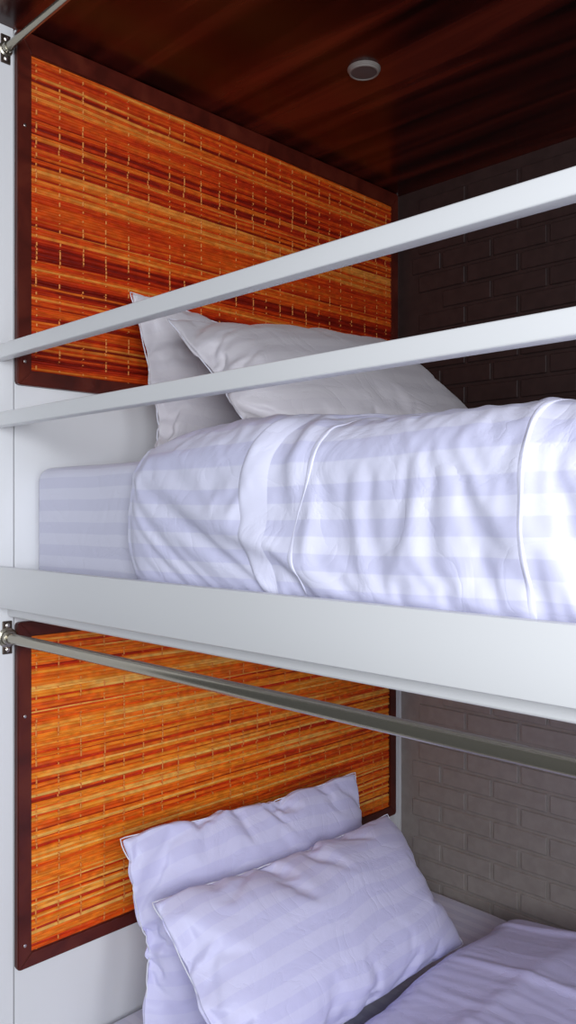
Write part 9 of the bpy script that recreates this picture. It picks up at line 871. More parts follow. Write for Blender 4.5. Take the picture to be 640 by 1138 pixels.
-3664,3791,-84,11,-12,-12,1,-6,-13,0,1,-8,1,-1,0,0,1,-1,1,0,0,0,1,2,-4,-14,6,0,0,1,1,-1,1,1,0,0,0,2,1,0,-1,0,0,-1,0,0,-3,1,0,1,1,1,3,-1,-1,-1,0,-3,-1,-2,3,2,
1610,-1652,97,-33,5,-7,10,0,-2,4,2,1,0,2,-1,2,0,1,1,0,0,1,0,1,1,0,0,1,0,0,1,1,-1,1,1,-1,1,1,-1,1,1,-1,1,1,-1,1,0,1,-1,1,0,0,1,0,0,0,1,0,0,0,0,1,
2394,-2396,3,-1,0,0,0,0,0,0,0,1,-1,0,0,1,-1,0,0,0,0,1,-1,1,-1,-1,2,-1,0,1,-1,0,1,-1,0,0,1,-1,0,0,0,0,0,0,0,0,0,0,0,-1,0,1,0,0,-1,1,0,-1,1,-1,0,1,
-3664,3790,-81,7,-12,-1,-12,-6,0,-8,-11,3,-1,2,-1,0,0,0,0,0,1,0,1,7,-14,8,-12,0,2,-1,1,1,0,1,0,0,0,-1,1,-1,2,0,-1,1,-1,1,0,1,1,0,0,0,-2,-2,1,0,1,0,0,4,-4,-8,
1611,-1654,97,-27,-8,11,-1,0,-4,7,1,2,0,2,-1,2,0,1,1,0,0,1,1,1,-2,3,-1,0,1,1,0,0,1,0,0,1,0,0,1,0,0,1,0,0,0,1,0,1,-1,1,0,0,1,0,0,1,-1,1,0,0,0,1,
2439,-2442,6,-3,-1,1,0,0,0,0,0,0,0,1,-1,0,0,1,-1,0,1,-1,0,1,-2,2,-1,0,1,-1,0,1,-1,0,1,-1,0,0,1,-2,1,0,-1,1,-1,1,0,0,0,0,0,0,0,-1,1,0,-1,1,0,-1,0,1,
-3664,3791,-81,3,-4,-14,-3,-5,2,-13,-5,-1,0,-1,0,0,0,-1,0,0,0,0,1,3,6,-14,-9,6,1,0,0,1,1,-1,1,1,-1,1,0,1,0,0,2,-1,0,-1,0,-1,0,0,0,0,0,-1,-1,1,1,0,0,-3,-4,7,
1613,-1656,94,-30,6,0,0,0,7,-2,1,1,2,0,0,2,0,1,0,1,0,1,1,0,0,1,1,-1,1,1,0,0,0,1,1,-1,1,1,-1,1,1,-1,1,0,1,0,0,0,1,-1,2,-1,1,-1,2,-1,0,1,0,0,1,-1,
2483,-2483,1,-2,2,-2,1,0,0,0,0,0,1,-1,0,0,1,-1,0,1,-1,0,1,-1,0,0,0,1,-1,0,1,-1,0,0,0,0,0,0,0,0,0,0,0,0,-1,1,0,0,-1,1,0,0,0,0,0,-1,1,0,0,-1,0,0,
-3664,3791,-78,4,-13,-5,-6,-4,-15,2,-3,-4,1,0,0,0,-1,0,0,0,-1,1,0,5,0,-15,1,2,1,0,1,0,0,2,-1,1,-1,1,-1,1,0,-1,0,-1,-1,0,-1,0,2,-1,2,0,0,0,0,0,1,-1,0,0,5,-12,
1614,-1657,88,-20,10,-11,6,-2,-3,6,2,2,1,0,1,1,0,1,0,1,0,1,1,0,0,2,0,-1,1,0,1,0,1,0,0,1,0,1,-1,1,0,1,0,0,1,-1,1,1,-1,1,0,0,0,1,0,1,-1,1,0,0,1,-1,
2528,-2528,0,0,0,0,-1,1,0,-1,1,0,1,-1,0,0,1,-1,0,1,-1,1,-1,1,-1,-3,4,1,-1,0,-1,1,-1,0,0,0,0,0,0,0,0,0,0,-1,1,0,0,0,-1,1,-1,0,0,1,0,0,0,0,0,0,-1,1,
-3664,3792,-75,-2,-17,3,-11,-1,0,-10,-3,-4,1,-2,-1,0,-1,1,-2,1,-1,-1,1,5,-2,-9,-2,-4,4,1,0,2,0,0,1,0,0,0,1,0,0,0,-1,1,0,-1,1,0,1,0,1,1,0,-2,-1,0,-1,0,1,-1,-3,-5,
1615,-1656,73,7,-16,12,-8,1,-3,8,2,-2,2,1,1,1,0,0,1,1,0,1,0,2,-1,2,-1,1,0,1,0,0,1,0,0,1,0,0,0,1,1,-1,1,0,1,-1,1,1,-1,1,0,0,1,-1,1,1,-1,1,0,0,0,1,
2572,-2571,-3,3,-2,3,-3,1,-1,1,-2,3,0,-1,1,-1,0,1,-1,1,-1,0,1,-1,1,-2,0,1,-1,0,-1,1,0,0,1,0,1,0,0,-1,1,-1,1,-1,1,-1,0,1,-1,0,0,0,0,-1,1,0,0,0,0,0,0,-1,
-3664,3793,-66,-22,2,-17,3,-3,0,-16,-8,10,-5,-1,0,-1,2,-1,1,0,-1,1,1,5,-2,-14,2,1,0,-2,1,0,0,1,-1,0,0,1,-1,1,0,0,0,0,-1,1,-1,1,0,0,0,-1,-1,0,-1,1,2,1,1,-1,0,1,
1616,-1654,59,13,-3,-2,1,-1,5,-2,-1,4,1,0,1,1,0,0,2,0,0,1,0,2,-1,1,0,1,0,1,0,-1,2,0,0,0,1,1,-1,1,0,1,0,0,0,1,0,0,1,0,0,0,1,0,0,0,0,1,0,0,0,1,
2616,-2614,-6,4,1,-1,0,0,-1,2,-2,2,-1,0,0,0,0,0,0,0,0,0,0,0,1,-1,0,-1,1,-1,1,2,-1,-1,-1,1,-1,1,0,0,0,0,0,0,0,1,-1,0,0,0,1,-1,0,0,0,0,0,-1,1,0,0,0,
-3664,3794,-62,-23,-7,-6,-5,-4,-14,2,2,-12,3,1,0,0,0,0,0,1,0,-1,2,4,1,-13,1,2,0,0,-1,6,-3,-4,-1,-2,0,0,1,0,1,0,0,0,0,0,0,1,-1,1,1,-1,1,0,1,2,0,4,-4,0,-1,-6,
1616,-1636,16,43,-3,0,-7,-2,-2,7,1,1,2,0,1,1,0,1,0,1,1,0,0,2,-1,1,0,1,0,0,1,0,1,0,0,1,-1,2,-1,1,1,-1,1,0,0,1,0,0,1,0,0,0,0,1,0,1,-1,1,0,0,1,-1,
2659,-2661,3,-1,1,-3,2,1,-1,0,1,-1,0,0,0,0,0,0,0,0,0,0,1,-2,2,-1,1,-2,1,0,0,0,0,0,0,0,0,0,0,0,0,0,0,-1,1,0,0,1,-1,-1,1,1,-1,0,0,1,-1,0,0,0,0,-2,
-3664,3796,-61,-30,-7,-9,2,-3,2,-15,-3,-3,-1,0,0,1,-1,0,1,0,-1,2,0,2,3,-3,-7,-5,2,0,0,4,1,1,1,1,-2,-1,-2,-1,-1,-2,0,1,0,0,1,0,1,1,0,1,0,1,0,-1,1,-3,-1,-2,-1,-6,
1616,-1654,58,23,-9,-11,4,0,7,-3,2,2,0,1,1,0,2,-1,2,0,0,1,0,2,-2,3,-1,1,0,0,1,0,1,0,0,1,0,0,1,-1,2,-1,1,0,0,1,0,0,1,0,0,0,0,1,0,1,-1,1,0,0,0,1,
2703,-2710,12,-6,2,-2,2,-1,-1,2,0,-1,0,0,0,0,1,-1,0,0,0,0,0,0,0,0,0,0,0,0,1,-1,0,0,0,0,0,0,0,0,0,0,0,0,0,0,0,0,0,0,0,0,0,0,0,0,0,-1,1,0,-1,2,
-3664,3793,-61,-31,-2,2,-8,-3,-18,5,-6,-1,-1,-1,1,-1,1,0,0,0,1,0,2,1,4,-13,-2,0,1,0,1,1,0,0,1,0,1,0,1,1,-1,-1,-1,-1,-1,0,-1,0,0,0,0,0,-1,-1,0,1,-1,0,1,1,-1,3,
1616,-1663,88,-13,3,1,-10,11,-3,-1,4,2,1,0,1,0,2,0,0,1,0,1,0,1,1,0,1,-1,1,1,0,0,1,-1,2,-1,1,1,-1,1,0,1,0,0,0,1,0,0,1,-1,2,-1,0,1,0,0,1,0,0,0,0,1,
2746,-2753,9,1,-3,0,0,-1,2,0,-1,0,1,-1,0,0,0,0,1,-1,0,0,0,0,0,0,0,0,0,0,0,0,0,0,0,0,0,1,-1,0,0,0,0,0,-1,2,-1,0,0,0,0,-1,1,0,0,0,-1,1,0,0,0,0,
-3664,3790,-67,-10,-11,-8,3,-19,4,0,-10,-3,-1,0,0,1,-1,1,0,0,0,1,2,3,-2,-7,-4,0,1,1,1,0,1,-1,1,-1,0,1,-2,1,-1,0,0,0,0,-1,1,-2,1,-1,0,1,-1,0,1,0,1,0,1,0,0,0,
1615,-1663,93,-15,3,-14,15,-9,5,2,1,2,1,0,1,0,2,-1,2,0,0,0,1,2,0,0,0,1,0,0,1,1,-1,1,0,1,0,0,1,0,0,1,0,0,0,1,0,0,1,0,0,0,0,1,0,0,1,0,0,0,0,1,
2789,-2796,10,-1,-3,2,-2,1,1,-1,1,-1,0,1,-1,0,0,0,1,-1,0,0,1,-1,-1,2,-2,1,0,0,0,1,-1,0,0,0,0,0,0,0,0,0,0,0,0,0,1,-1,0,0,0,-1,1,0,0,-1,1,0,0,0,0,-1,
-3664,3788,-68,-8,-12,2,-17,6,-9,-9,-1,-4,0,1,-1,2,-1,1,-1,1,1,0,1,2,-2,-1,-11,2,2,1,1,-1,0,-1,1,-1,0,1,-1,1,-1,1,0,-1,0,-1,1,-1,0,-1,0,0,0,1,-1,2,-1,2,0,0,0,-3,
1615,-1666,100,-13,-19,16,-9,5,2,0,2,2,0,1,1,1,0,1,0,1,0,1,0,1,2,-1,1,-1,1,1,0,0,1,0,0,1,0,0,1,0,0,0,1,0,1,-1,1,1,-1,1,0,0,1,0,0,0,1,0,0,0,0,1,
2831,-2840,15,-6,1,-2,2,-1,1,0,-1,0,1,-1,0,0,0,1,-1,0,0,0,1,-1,-1,2,-1,0,0,0,0,0,0,0,0,0,0,0,0,0,0,0,0,0,0,0,0,-1,1,0,0,0,0,0,0,0,-1,1,0,0,0,-1,
-3664,3788,-73,-8,2,-16,2,-9,-7,1,-8,-4,1,0,0,1,0,0,0,0,1,0,1,1,0,-7,-4,0,1,1,1,0,0,1,-1,0,0,-1,1,-1,0,0,-1,-1,0,0,0,0,0,0,0,0,1,0,0,1,0,1,0,0,0,2,
1614,-1664,107,-37,10,-7,6,-1,2,2,1,2,0,2,0,0,2,-1,2,0,0,1,0,1,2,-2,2,-1,2,-1,1,0,1,0,0,1,0,0,1,0,0,1,0,0,0,1,0,0,1,0,0,0,1,0,0,0,1,0,0,0,0,1,
2873,-2879,7,1,-2,1,-1,1,0,-1,1,-1,0,0,0,0,1,-1,0,0,0,0,1,-1,0,0,0,0,0,0,0,0,1,-1,0,0,0,0,0,0,0,0,0,0,0,0,-1,1,0,0,0,0,0,0,0,0,-1,1,0,0,0,-2,
-3664,3788,-84,12,-15,0,-11,-2,-5,-8,-4,-3,1,-1,1,0,1,0,0,0,1,1,0,1,1,-3,-9,0,2,1,0,1,0,0,-1,0,0,0,-1,0,0,-1,0,-1,0,-1,0,1,-1,1,1,-1,2,-1,1,1,-1,1,0,0,0,-4,
1612,-1664,113,-38,0,4,0,1,3,0,3,1,0,1,1,1,0,1,1,-1,2,0,0,1,1,0,1,0,0,0,1,1,-1,1,1,-1,1,1,-1,1,1,-1,1,0,1,0,0,0,1,-1,2,-1,1,-1,2,-1,1,-1,2,-1,0,1,
2915,-2919,4,1,-1,1,0,-1,1,0,-1,0,0,1,-1,0,0,0,0,0,1,-1,0,0,0,1,-1,0,0,0,0,0,0,0,0,0,0,0,0,0,0,0,0,0,0,0,0,0,-1,1,0,0,0,-1,1,0,0,-1,1,0,0,-1,
-3664,3787,-87,14,-8,-9,-5,-5,-6,-4,-5,-4,0,1,0,0,1,0,0,1,0,1,0,1,3,-7,-4,-2,1,0,1,0,0,0,0,0,-1,0,1,-2,0,1,-2,1,-2,1,-1,0,0,1,-1,2,-1,1,0,1,-1,2,0,0,0,3,
1611,-1664,115,-39,1,2,1,1,2,2,1,2,0,2,0,1,0,1,0,1,1,-1,2,0,1,0,1,-1,2,-1,1,1,-1,1,1,0,0,0,1,0,0,1,0,0,0,1,0,1,-1,1,0,1,-1,1,0,1,-1,1,0,1,-1,1,
2957,-2961,4,1,-1,1,0,-1,1,0,-1,1,-1,0,0,0,0,0,0,1,-1,0,0,0,0,1,-1,0,0,0,0,0,0,0,0,0,0,0,0,0,0,0,0,0,0,0,0,0,0,0,-1,1,0,0,-1,1,0,0,0,0,-1,0,
-3664,3785,-87,15,-8,-7,-7,-4,-5,-5,-5,-4,0,1,0,0,1,0,0,1,0,1,0,1,4,-8,-5,-1,1,1,1,-1,1,0,0,-1,0,-1,0,0,-1,1,-2,0,0,-1,0,0,-1,1,0,1,0,1,0,1,1,0,1,0,0,-4,
1609,-1662,115,-39,1,1,3,0,2,2,1,2,1,0,1,1,0,1,1,0,0,1,0,1,2,-1,1,-1,2,-1,1,1,-1,1,1,0,0,0,1,0,0,1,0,0,1,0,0,0,1,0,0,0,1,0,0,1,-1,1,0,1,-1,1,
2998,-3002,5,0,0,-1,1,-1,1,0,-1,0,1,-1,0,0,0,0,0,0,1,-1,0,0,0,0,1,-1,0,0,0,0,0,0,0,0,0,0,0,0,0,0,0,0,-1,1,0,0,0,0,0,0,-1,1,0,0,-1,1,0,-1,1,-1,
-3664,3783,-87,17,-8,-8,-5,-6,-4,-6,-2,-7,2,0,0,1,-1,2,-1,1,0,1,0,1,3,-6,-5,-2,1,1,0,1,-1,1,-1,0,-1,0,0,-1,0,0,-1,0,0,-1,-1,1,0,0,0,1,0,1,0,0,2,-1,1,1,-1,3,
1607,-1660,115,-39,1,2,1,1,2,2,1,2,1,0,1,1,1,0,0,1,1,0,0,1,2,-2,2,0,0,1,0,0,1,0,1,-1,2,-1,1,0,1,-1,1,1,-1,1,1,-1,1,0,0,0,1,0,0,0,1,0,0,1,-1,1,
3039,-3043,5,0,0,-1,1,0,-1,1,0,-1,0,0,0,0,0,0,1,-1,0,0,0,1,-2,2,-1,0,0,0,0,0,0,0,0,0,0,0,0,0,0,0,0,0,0,0,0,0,0,0,-1,1,0,0,0,-1,1,0,-1,1,0,-2,
-3664,3780,-84,16,-8,-7,-6,-4,-6,-4,-4,-7,4,-1,0,0,1,0,1,0,0,1,0,1,3,-4,-3,-5,2,-1,0,1,0,-1,0,0,-1,0,0,-1,0,-1,1,-1,-1,0,0,0,0,0,1,-1,2,-1,1,1,0,0,1,0,0,-4,
1605,-1656,111,-37,1,1,2,2,1,2,1,2,0,2,0,1,0,1,1,0,0,1,0,1,3,-3,2,0,1,0,0,0,1,0,1,-1,2,-1,1,0,1,-1,1,1,-1,1,1,-1,1,0,0,0,1,0,1,-1,1,0,0,1,-1,1,
3080,-3079,-5,5,0,-1,1,0,0,-1,1,-1,0,1,-1,0,0,0,0,0,0,0,1,-1,0,0,0,0,0,-1,1,1,-1,0,0,0,0,0,0,0,0,-1,1,0,0,0,0,0,-1,1,0,0,-1,1,0,0,-1,1,0,0,-1,1,
-3664,3778,-83,16,-7,-7,-6,-6,-3,-5,-4,-5,2,0,-1,1,-1,2,-1,2,-1,2,-1,2,0,-3,-6,-3,3,0,0,1,0,-1,1,-2,1,-2,1,-1,-1,1,-1,0,-1,0,-1,1,-1,1,0,1,0,0,1,1,0,0,1,1,0,2,
1603,-1655,112,-36,-1,3,1,2,1,1,3,1,1,0,1,1,1,0,1,0,0,1,1,0,2,-2,2,0,0,1,0,1,0,0,0,1,1,-1,1,0,1,0,0,0,1,0,0,0,1,0,1,-1,1,0,0,1,0,0,0,0,1,0,
3120,-3126,10,-3,-1,0,2,-1,-1,1,0,-2,2,-1,0,0,0,0,0,0,0,1,-1,0,0,0,1,-2,1,0,0,0,0,0,1,-1,0,0,0,-1,1,0,0,0,0,0,-1,1,0,0,0,-1,1,0,0,-1,1,0,0,-1,1,-1,
-3664,3776,-81,15,-7,-7,-5,-6,-4,-4,-4,-7,4,0,-1,1,-1,2,-1,1,1,0,1,0,2,-2,-4,-9,6,-1,1,1,-1,-1,1,-1,-1,-1,0,0,-1,0,0,-1,0,-1,1,-1,1,0,1,0,1,0,1,1,1,-1,1,-1,0,-4,
1601,-1654,113,-36,-1,3,1,2,1,2,2,1,0,2,0,1,1,0,1,0,0,1,1,-1,3,-1,1,0,1,0,0,0,1,1,-1,1,0,1,0,0,1,0,0,0,1,0,0,1,0,0,0,1,0,0,0,1,-1,1,1,-1,1,0,
3160,-3162,3,-1,1,0,-1,1,0,-1,1,-1,0,0,0,0,0,1,-1,0,0,0,0,1,-2,1,1,-1,0,-1,1,0,1,-1,0,0,0,0,0,0,0,0,-1,1,0,0,0,0,-1,1,0,0,0,-1,1,0,-1,1,-1,1,-1,1,
-3664,3774,-80,15,-6,-7,-6,-5,-4,-4,-5,-3,1,-1,0,1,0,0,1,0,1,0,1,0,2,-2,-4,-10,6,0,1,0,0,0,-1,0,-1,0,-1,-1,1,-1,0,0,0,0,0,0,0,0,0,0,1,-1,1,0,0,-1,1,1,0,5,
1598,-1650,111,-35,0,1,3,1,1,2,1,3,-1,2,0,1,1,0,1,0,1,0,0,1,2,-1,1,0,0,1,0,1,0,0,1,0,0,1,0,0,1,0,0,1,0,0,0,0,1,0,1,-1,1,0,1,-1,1,0,1,-1,1,0,
3199,-3202,6,-3,0,2,-2,1,0,-1,1,-1,0,0,0,0,0,0,1,-1,0,0,0,0,0,0,1,-1,0,0,0,0,0,0,0,0,0,0,0,-1,1,0,0,0,0,0,0,0,-1,1,-1,1,-1,1,0,-1,1,0,0,-1,1,-1,
-3664,3772,-79,16,-7,-6,-6,-5,-4,-4,-6,-2,0,1,-1,1,0,0,1,0,1,0,1,0,2,-1,-6,-7,5,0,0,1,0,-1,0,-1,0,-1,0,-1,0,-1,0,0,-1,0,0,-1,0,0,0,0,0,2,1,0,1,1,0,0,1,2,
1596,-1650,114,-36,-2,3,4,0,2,1,2,1,1,1,0,1,1,0,1,0,1,0,0,1,2,-1,1,0,1,0,0,0,1,1,0,0,0,1,0,0,1,0,0,0,1,0,1,-1,1,0,1,0,0,0,0,1,0,0,0,1,0,0,
3238,-3240,4,-2,0,2,-1,-1,1,0,-1,0,0,1,-1,0,0,0,0,0,0,0,1,-1,0,0,1,-2,1,0,0,0,0,-1,1,0,0,0,0,0,0,-1,1,0,0,0,0,0,0,0,-1,1,0,-1,1,-1,1,-1,1,0,0,-1,
-3664,3770,-77,16,-6,-8,-6,-4,-5,-5,-2,-6,3,0,-1,1,0,1,0,0,1,0,1,0,1,1,-6,-10,6,1,0,0,0,0,-1,0,0,-2,1,-1,-1,0,0,0,-1,0,-1,1,0,0,1,0,2,1,1,0,0,-1,0,-1,0,-5,
1593,-1647,114,-35,-2,4,0,2,1,1,2,3,0,0,2,0,1,0,1,1,-1,2,-1,1,2,-1,1,0,1,0,0,1,0,0,1,0,1,0,-1,2,0,0,0,1,-1,2,-1,1,0,0,1,-1,1,1,-1,1,0,0,0,1,0,0,
3277,-3285,17,-10,2,-1,0,1,-1,1,0,0,0,-1,0,0,0,0,0,0,0,1,-1,0,0,0,1,-2,1,0,0,0,0,0,-1,1,0,0,0,0,0,0,-1,1,0,0,0,0,-1,1,0,0,-1,1,0,-1,0,1,-1,1,0,0,
-3664,3770,-79,17,-6,-8,-4,-5,-2,-5,-4,-7,3,-1,0,0,0,1,0,1,1,0,0,1,1,1,-6,-8,4,0,1,-1,1,0,-1,0,0,-1,0,0,-1,0,-1,0,0,-1,1,-1,1,0,1,0,0,1,-1,0,-1,1,0,1,-1,4,
1590,-1642,109,-31,-3,1,5,0,2,1,2,1,1,1,0,1,1,0,1,1,0,0,1,0,1,0,1,0,1,0,0,1,0,1,0,0,0,1,0,1,0,0,0,1,0,0,0,1,0,0,1,0,0,0,1,-1,1,1,-1,1,0,0,
3315,-3319,9,-5,0,1,-1,0,1,0,-1,1,0,-1,0,0,1,-1,0,0,0,0,0,0,0,0,0,1,-1,0,0,-1,1,0,0,0,0,0,0,-1,1,0,0,0,-1,1,0,0,-1,1,0,0,-1,1,0,-1,1,0,-1,1,0,-1,
-3664,3769,-75,13,-6,-4,-9,-3,-5,-4,-4,-4,1,0,1,-1,0,1,0,1,0,1,0,1,1,8,-14,-3,0,0,0,0,0,0,0,0,-1,-1,0,0,-1,0,0,0,-1,1,-1,0,1,0,0,1,0,0,1,0,1,0,0,0,-1,1,
1587,-1639,106,-31,6,-6,4,2,2,1,3,0,2,-1,2,0,1,1,0,0,1,1,0,1,0,0,1,1,-1,1,1,0,0,0,1,1,-1,1,0,1,0,0,0,1,0,0,1,-1,1,1,-1,1,0,1,-1,1,0,0,1,0,0,0,
3352,-3348,-6,0,4,-3,0,2,-1,0,1,0,-1,1,-1,0,1,-1,1,0,-1,1,-1,1,-2,1,0,0,0,0,0,0,0,0,0,0,0,0,-1,1,0,0,0,0,0,-1,1,0,-1,1,0,-1,1,0,-1,1,-1,1,-1,1,-1,1,
-3664,3775,-76,11,-12,1,-9,-5,-4,-4,-5,-3,0,-1,1,0,0,-1,0,1,0,0,1,0,3,7,-16,0,0,1,1,-1,0,1,-1,0,-1,0,0,-1,1,-2,1,0,-1,1,0,-1,1,1,0,0,0,1,0,0,0,0,1,-1,-1,-3,
1585,-1636,100,-12,-24,15,4,-4,2,3,1,2,-1,2,0,1,0,2,-1,2,0,0,1,1,0,2,-2,2,-1,2,-1,1,0,1,0,0,1,0,0,1,-1,2,-1,1,0,0,1,0,0,0,1,0,0,0,1,0,0,0,1,0,0,0,
3390,-3390,1,-2,2,-1,0,1,0,-1,0,0,1,-1,0,1,-1,0,0,0,0,0,0,1,-1,2,-4,1,3,-2,0,0,0,0,0,0,0,0,0,0,0,0,-1,1,0,0,0,-1,1,0,0,-1,1,0,-1,1,0,-1,1,-1,1,-1,
-3664,3776,-70,-6,6,-10,-14,5,-6,-7,-3,-2,3,-2,1,0,1,0,-1,0,-1,0,0,0,0,1,1,-6,-8,6,0,1,-1,2,-1,0,-1,0,0,0,-1,0,1,0,1,-1,0,-1,1,-1,0,0,0,0,1,0,0,0,1,0,1,-2,
1582,-1631,106,-36,2,4,-2,8,-1,-1,3,1,1,1,1,0,1,0,1,0,1,0,1,0,1,2,-2,2,0,0,1,0,0,1,0,0,0,2,-1,0,1,1,-1,1,0,0,1,0,0,0,1,0,0,1,0,0,0,0,1,0,0,0,
3426,-3426,-1,2,0,-1,3,-3,0,1,0,-1,0,-1,1,0,0,0,0,1,-1,1,-1,0,1,-1,0,0,0,0,0,0,0,0,0,0,0,0,0,0,0,0,0,0,0,-1,1,-1,1,0,0,0,-1,1,0,-1,1,-1,1,0,-1,-1,
-3664,3771,-77,15,-8,-7,-3,-14,3,-3,-4,-2,-2,-1,2,2,0,1,0,1,0,0,-1,-1,2,2,-8,-8,4,1,-1,1,-1,1,0,0,0,-1,0,0,-1,0,0,-1,0,0,-1,0,-1,1,0,0,1,0,1,0,0,2,0,0,0,0,
1579,-1628,103,-31,6,-4,4,-4,7,0,3,1,0,0,2,0,1,0,1,1,0,0,1,0,1,1,0,1,-1,2,-1,1,0,1,0,1,-1,1,1,-1,1,1,-1,1,0,1,-1,1,1,-1,1,0,0,0,1,0,1,-1,1,0,0,0,
3462,-3461,-3,3,0,-1,0,4,-3,0,-2,1,0,0,0,-1,1,0,0,0,0,0,1,-1,1,1,-3,1,0,1,-1,0,0,0,0,0,0,0,0,0,0,-1,1,0,0,0,0,0,-1,1,0,-1,0,1,-1,1,0,-1,1,0,0,-3,
-3664,3767,-71,10,-11,-1,-7,2,-11,-4,-7,3,-1,0,1,0,1,1,0,1,0,1,1,-1,2,6,-15,-5,5,0,0,-1,0,-1,0,-1,-1,0,-1,-1,0,0,-1,-1,0,0,1,-1,2,0,0,1,1,0,0,1,0,1,0,0,1,-2,
1576,-1623,100,-25,-9,6,6,-3,6,-3,4,0,1,1,0,2,0,0,1,0,1,0,1,0,1,2,-1,1,-1,1,1,0,0,1,0,0,1,0,0,1,0,1,-1,1,0,1,0,0,0,0,1,0,1,-1,1,0,0,1,0,0,0,0,
3498,-3497,-3,3,0,0,-1,2,-2,2,-3,2,-1,-1,1,0,0,-1,1,0,1,0,0,0,-2,-1,4,0,-4,1,1,0,0,1,-1,0,0,0,0,1,-1,0,0,0,0,0,0,-1,1,-1,1,-1,1,-1,1,0,-1,1,0,0,0,-3,
-3664,3766,-71,8,-1,-9,-9,1,-11,3,-11,5,-3,0,2,-1,1,1,0,2,0,1,0,0,-4,5,-4,-6,-3,3,1,1,-1,0,-2,0,-2,1,-2,0,-1,1,-1,0,0,0,1,0,1,0,0,1,1,0,0,0,1,0,-1,2,-1,-2,
1573,-1618,97,-30,8,-4,-3,10,-4,4,2,0,1,1,1,0,1,0,1,1,0,1,0,0,-1,4,-1,1,-1,2,-1,1,1,-1,1,1,0,0,0,1,0,1,-1,1,0,1,0,0,0,1,0,0,0,1,0,0,0,1,0,0,0,0,
3533,-3530,-5,1,2,-1,2,-1,0,0,-1,0,0,0,0,0,-1,1,0,-1,1,0,0,1,2,-4,2,2,-5,1,0,1,0,0,0,0,0,0,1,-1,0,0,0,0,-1,1,0,0,0,0,-1,1,0,0,0,-1,1,0,-1,1,1,-6,
-3664,3764,-68,9,-12,-2,1,-16,6,-9,-6,2,-2,2,0,1,0,0,1,-1,1,0,1,0,6,-2,-6,-9,1,2,-1,1,0,1,-1,-1,-1,0,-1,0,0,0,-1,0,1,0,0,1,1,0,1,0,0,1,-1,1,-1,1,-1,1,1,-5,
1570,-1613,84,-3,-21,10,1,3,1,2,0,2,0,1,1,0,0,1,1,1,0,0,1,1,1,-2,3,-1,1,0,1,0,0,1,0,1,0,0,0,1,0,1,-1,1,1,-1,1,0,1,0,0,0,0,1,0,0,0,1,0,0,0,0,
3567,-3565,-5,4,1,-2,3,-3,1,-1,1,-1,-1,1,-1,2,-1,1,-1,0,0,0,0,0,-2,6,-7,8,-6,0,1,0,0,1,-1,0,0,0,0,0,0,-1,1,0,0,-1,1,0,0,0,-1,2,-1,0,0,0,1,-1,0,-1,2,-10,
-3664,3761,-54,-18,12,-11,-4,-5,-7,-6,4,-6,2,-1,1,3,1,0,0,-1,1,-1,0,-3,-1,14,-16,0,-4,3,0,0,0,0,-1,-1,-1,0,-1,0,0,0,0,1,-1,1,0,1,1,0,1,0,1,1,-1,0,0,0,0,-1,2,-9,
1567,-1604,81,-23,13,-16,16,-4,-2,6,0,1,2,0,1,0,1,1,0,0,1,1,0,0,1,1,-1,2,0,0,0,2,-1,1,0,1,-1,2,-1,1,0,1,0,0,0,1,0,0,1,-1,1,1,-1,1,0,0,1,0,0,0,-1,1,
3600,-3589,-25,18,-4,3,-4,2,3,-3,0,-1,0,-1,0,0,0,0,1,1,-1,-1,3,0,-1,-6,10,-1,-5,-1,1,0,1,0,0,1,-1,0,1,-1,1,-1,1,-1,1,-1,0,0,-1,1,-2,1,0,0,0,0,1,1,0,1,1,-16,
-3664,3757,-59,5,-16,8,-20,7,0,-12,1,-3,-1,0,-2,2,1,2,0,2,0,-2,3,-1,-1,-5,11,-15,-2,1,0,2,-1,1,-1,-1,0,0,-1,0,0,0,0,1,0,0,0,1,0,1,0,0,0,1,1,-1,1,0,1,1,-1,-11,
1564,-1597,71,-4,-17,16,-10,7,4,0,-1,3,-1,1,2,0,1,1,0,1,1,-1,1,1,0,-2,3,2,-1,0,1,0,0,1,1,-1,1,1,-1,1,1,-1,1,0,1,-1,1,1,-1,1,0,0,1,0,0,0,1,-1,1,0,0,-1,
3633,-3624,-20,11,4,-5,6,-5,0,0,3,-6,8,-4,-1,0,-1,-1,1,-1,1,3,-4,2,0,8,-8,1,0,0,0,-1,1,0,0,0,0,1,-1,0,0,0,0,0,-1,1,-1,0,0,0,-1,0,-1,0,0,1,-1,0,1,-1,4,-19,
-3664,3754,-55,-9,8,-18,10,-13,-8,0,4,-9,10,-4,0,-2,-1,-1,1,0,3,2,-5,3,0,9,-9,-12,4,2,-1,0,0,-1,0,-1,0,-1,0,-1,0,1,-1,1,0,1,0,1,1,0,1,-1,-1,1,0,-1,1,-1,1,0,1,-10,
1562,-1587,65,-24,16,-12,11,0,1,1,1,2,0,1,0,0,2,0,1,1,1,0,0,0,1,0,1,1,0,0,1,0,0,1,1,-1,1,1,-1,2,-1,0,1,1,-1,1,0,0,1,0,0,0,0,1,0,1,-1,1,0,1,-2,0,
3664,-3660,-11,10,-2,3,-1,-2,1,-1,0,-5,1,4,3,-1,0,-3,-1,0,0,-1,4,-1,1,-8,1,10,-4,-2,0,0,0,0,1,-1,1,0,0,0,0,0,0,0,0,0,0,0,1,0,3,2,-4,-1,-1,1,-1,-1,0,0,1,-19,
-3664,3748,-58,12,-21,11,-13,-3,-1,-5,-2,-7,4,5,2,1,-2,-1,-2,-1,-1,1,4,0,0,-13,8,-5,-1,2,-1,0,0,-1,0,0,-2,1,-1,0,-1,1,0,1,0,0,1,1,1,2,0,0,0,0,0,-1,0,1,-2,1,0,-8,
1559,-1581,58,-8,-14,14,6,-3,1,2,0,0,2,1,1,0,0,0,2,0,1,1,0,1,0,1,0,1,1,0,0,1,0,1,-1,1,1,0,0,-1,2,-1,0,1,0,0,1,-1,1,0,-1,2,1,0,0,0,1,0,0,0,0,0,
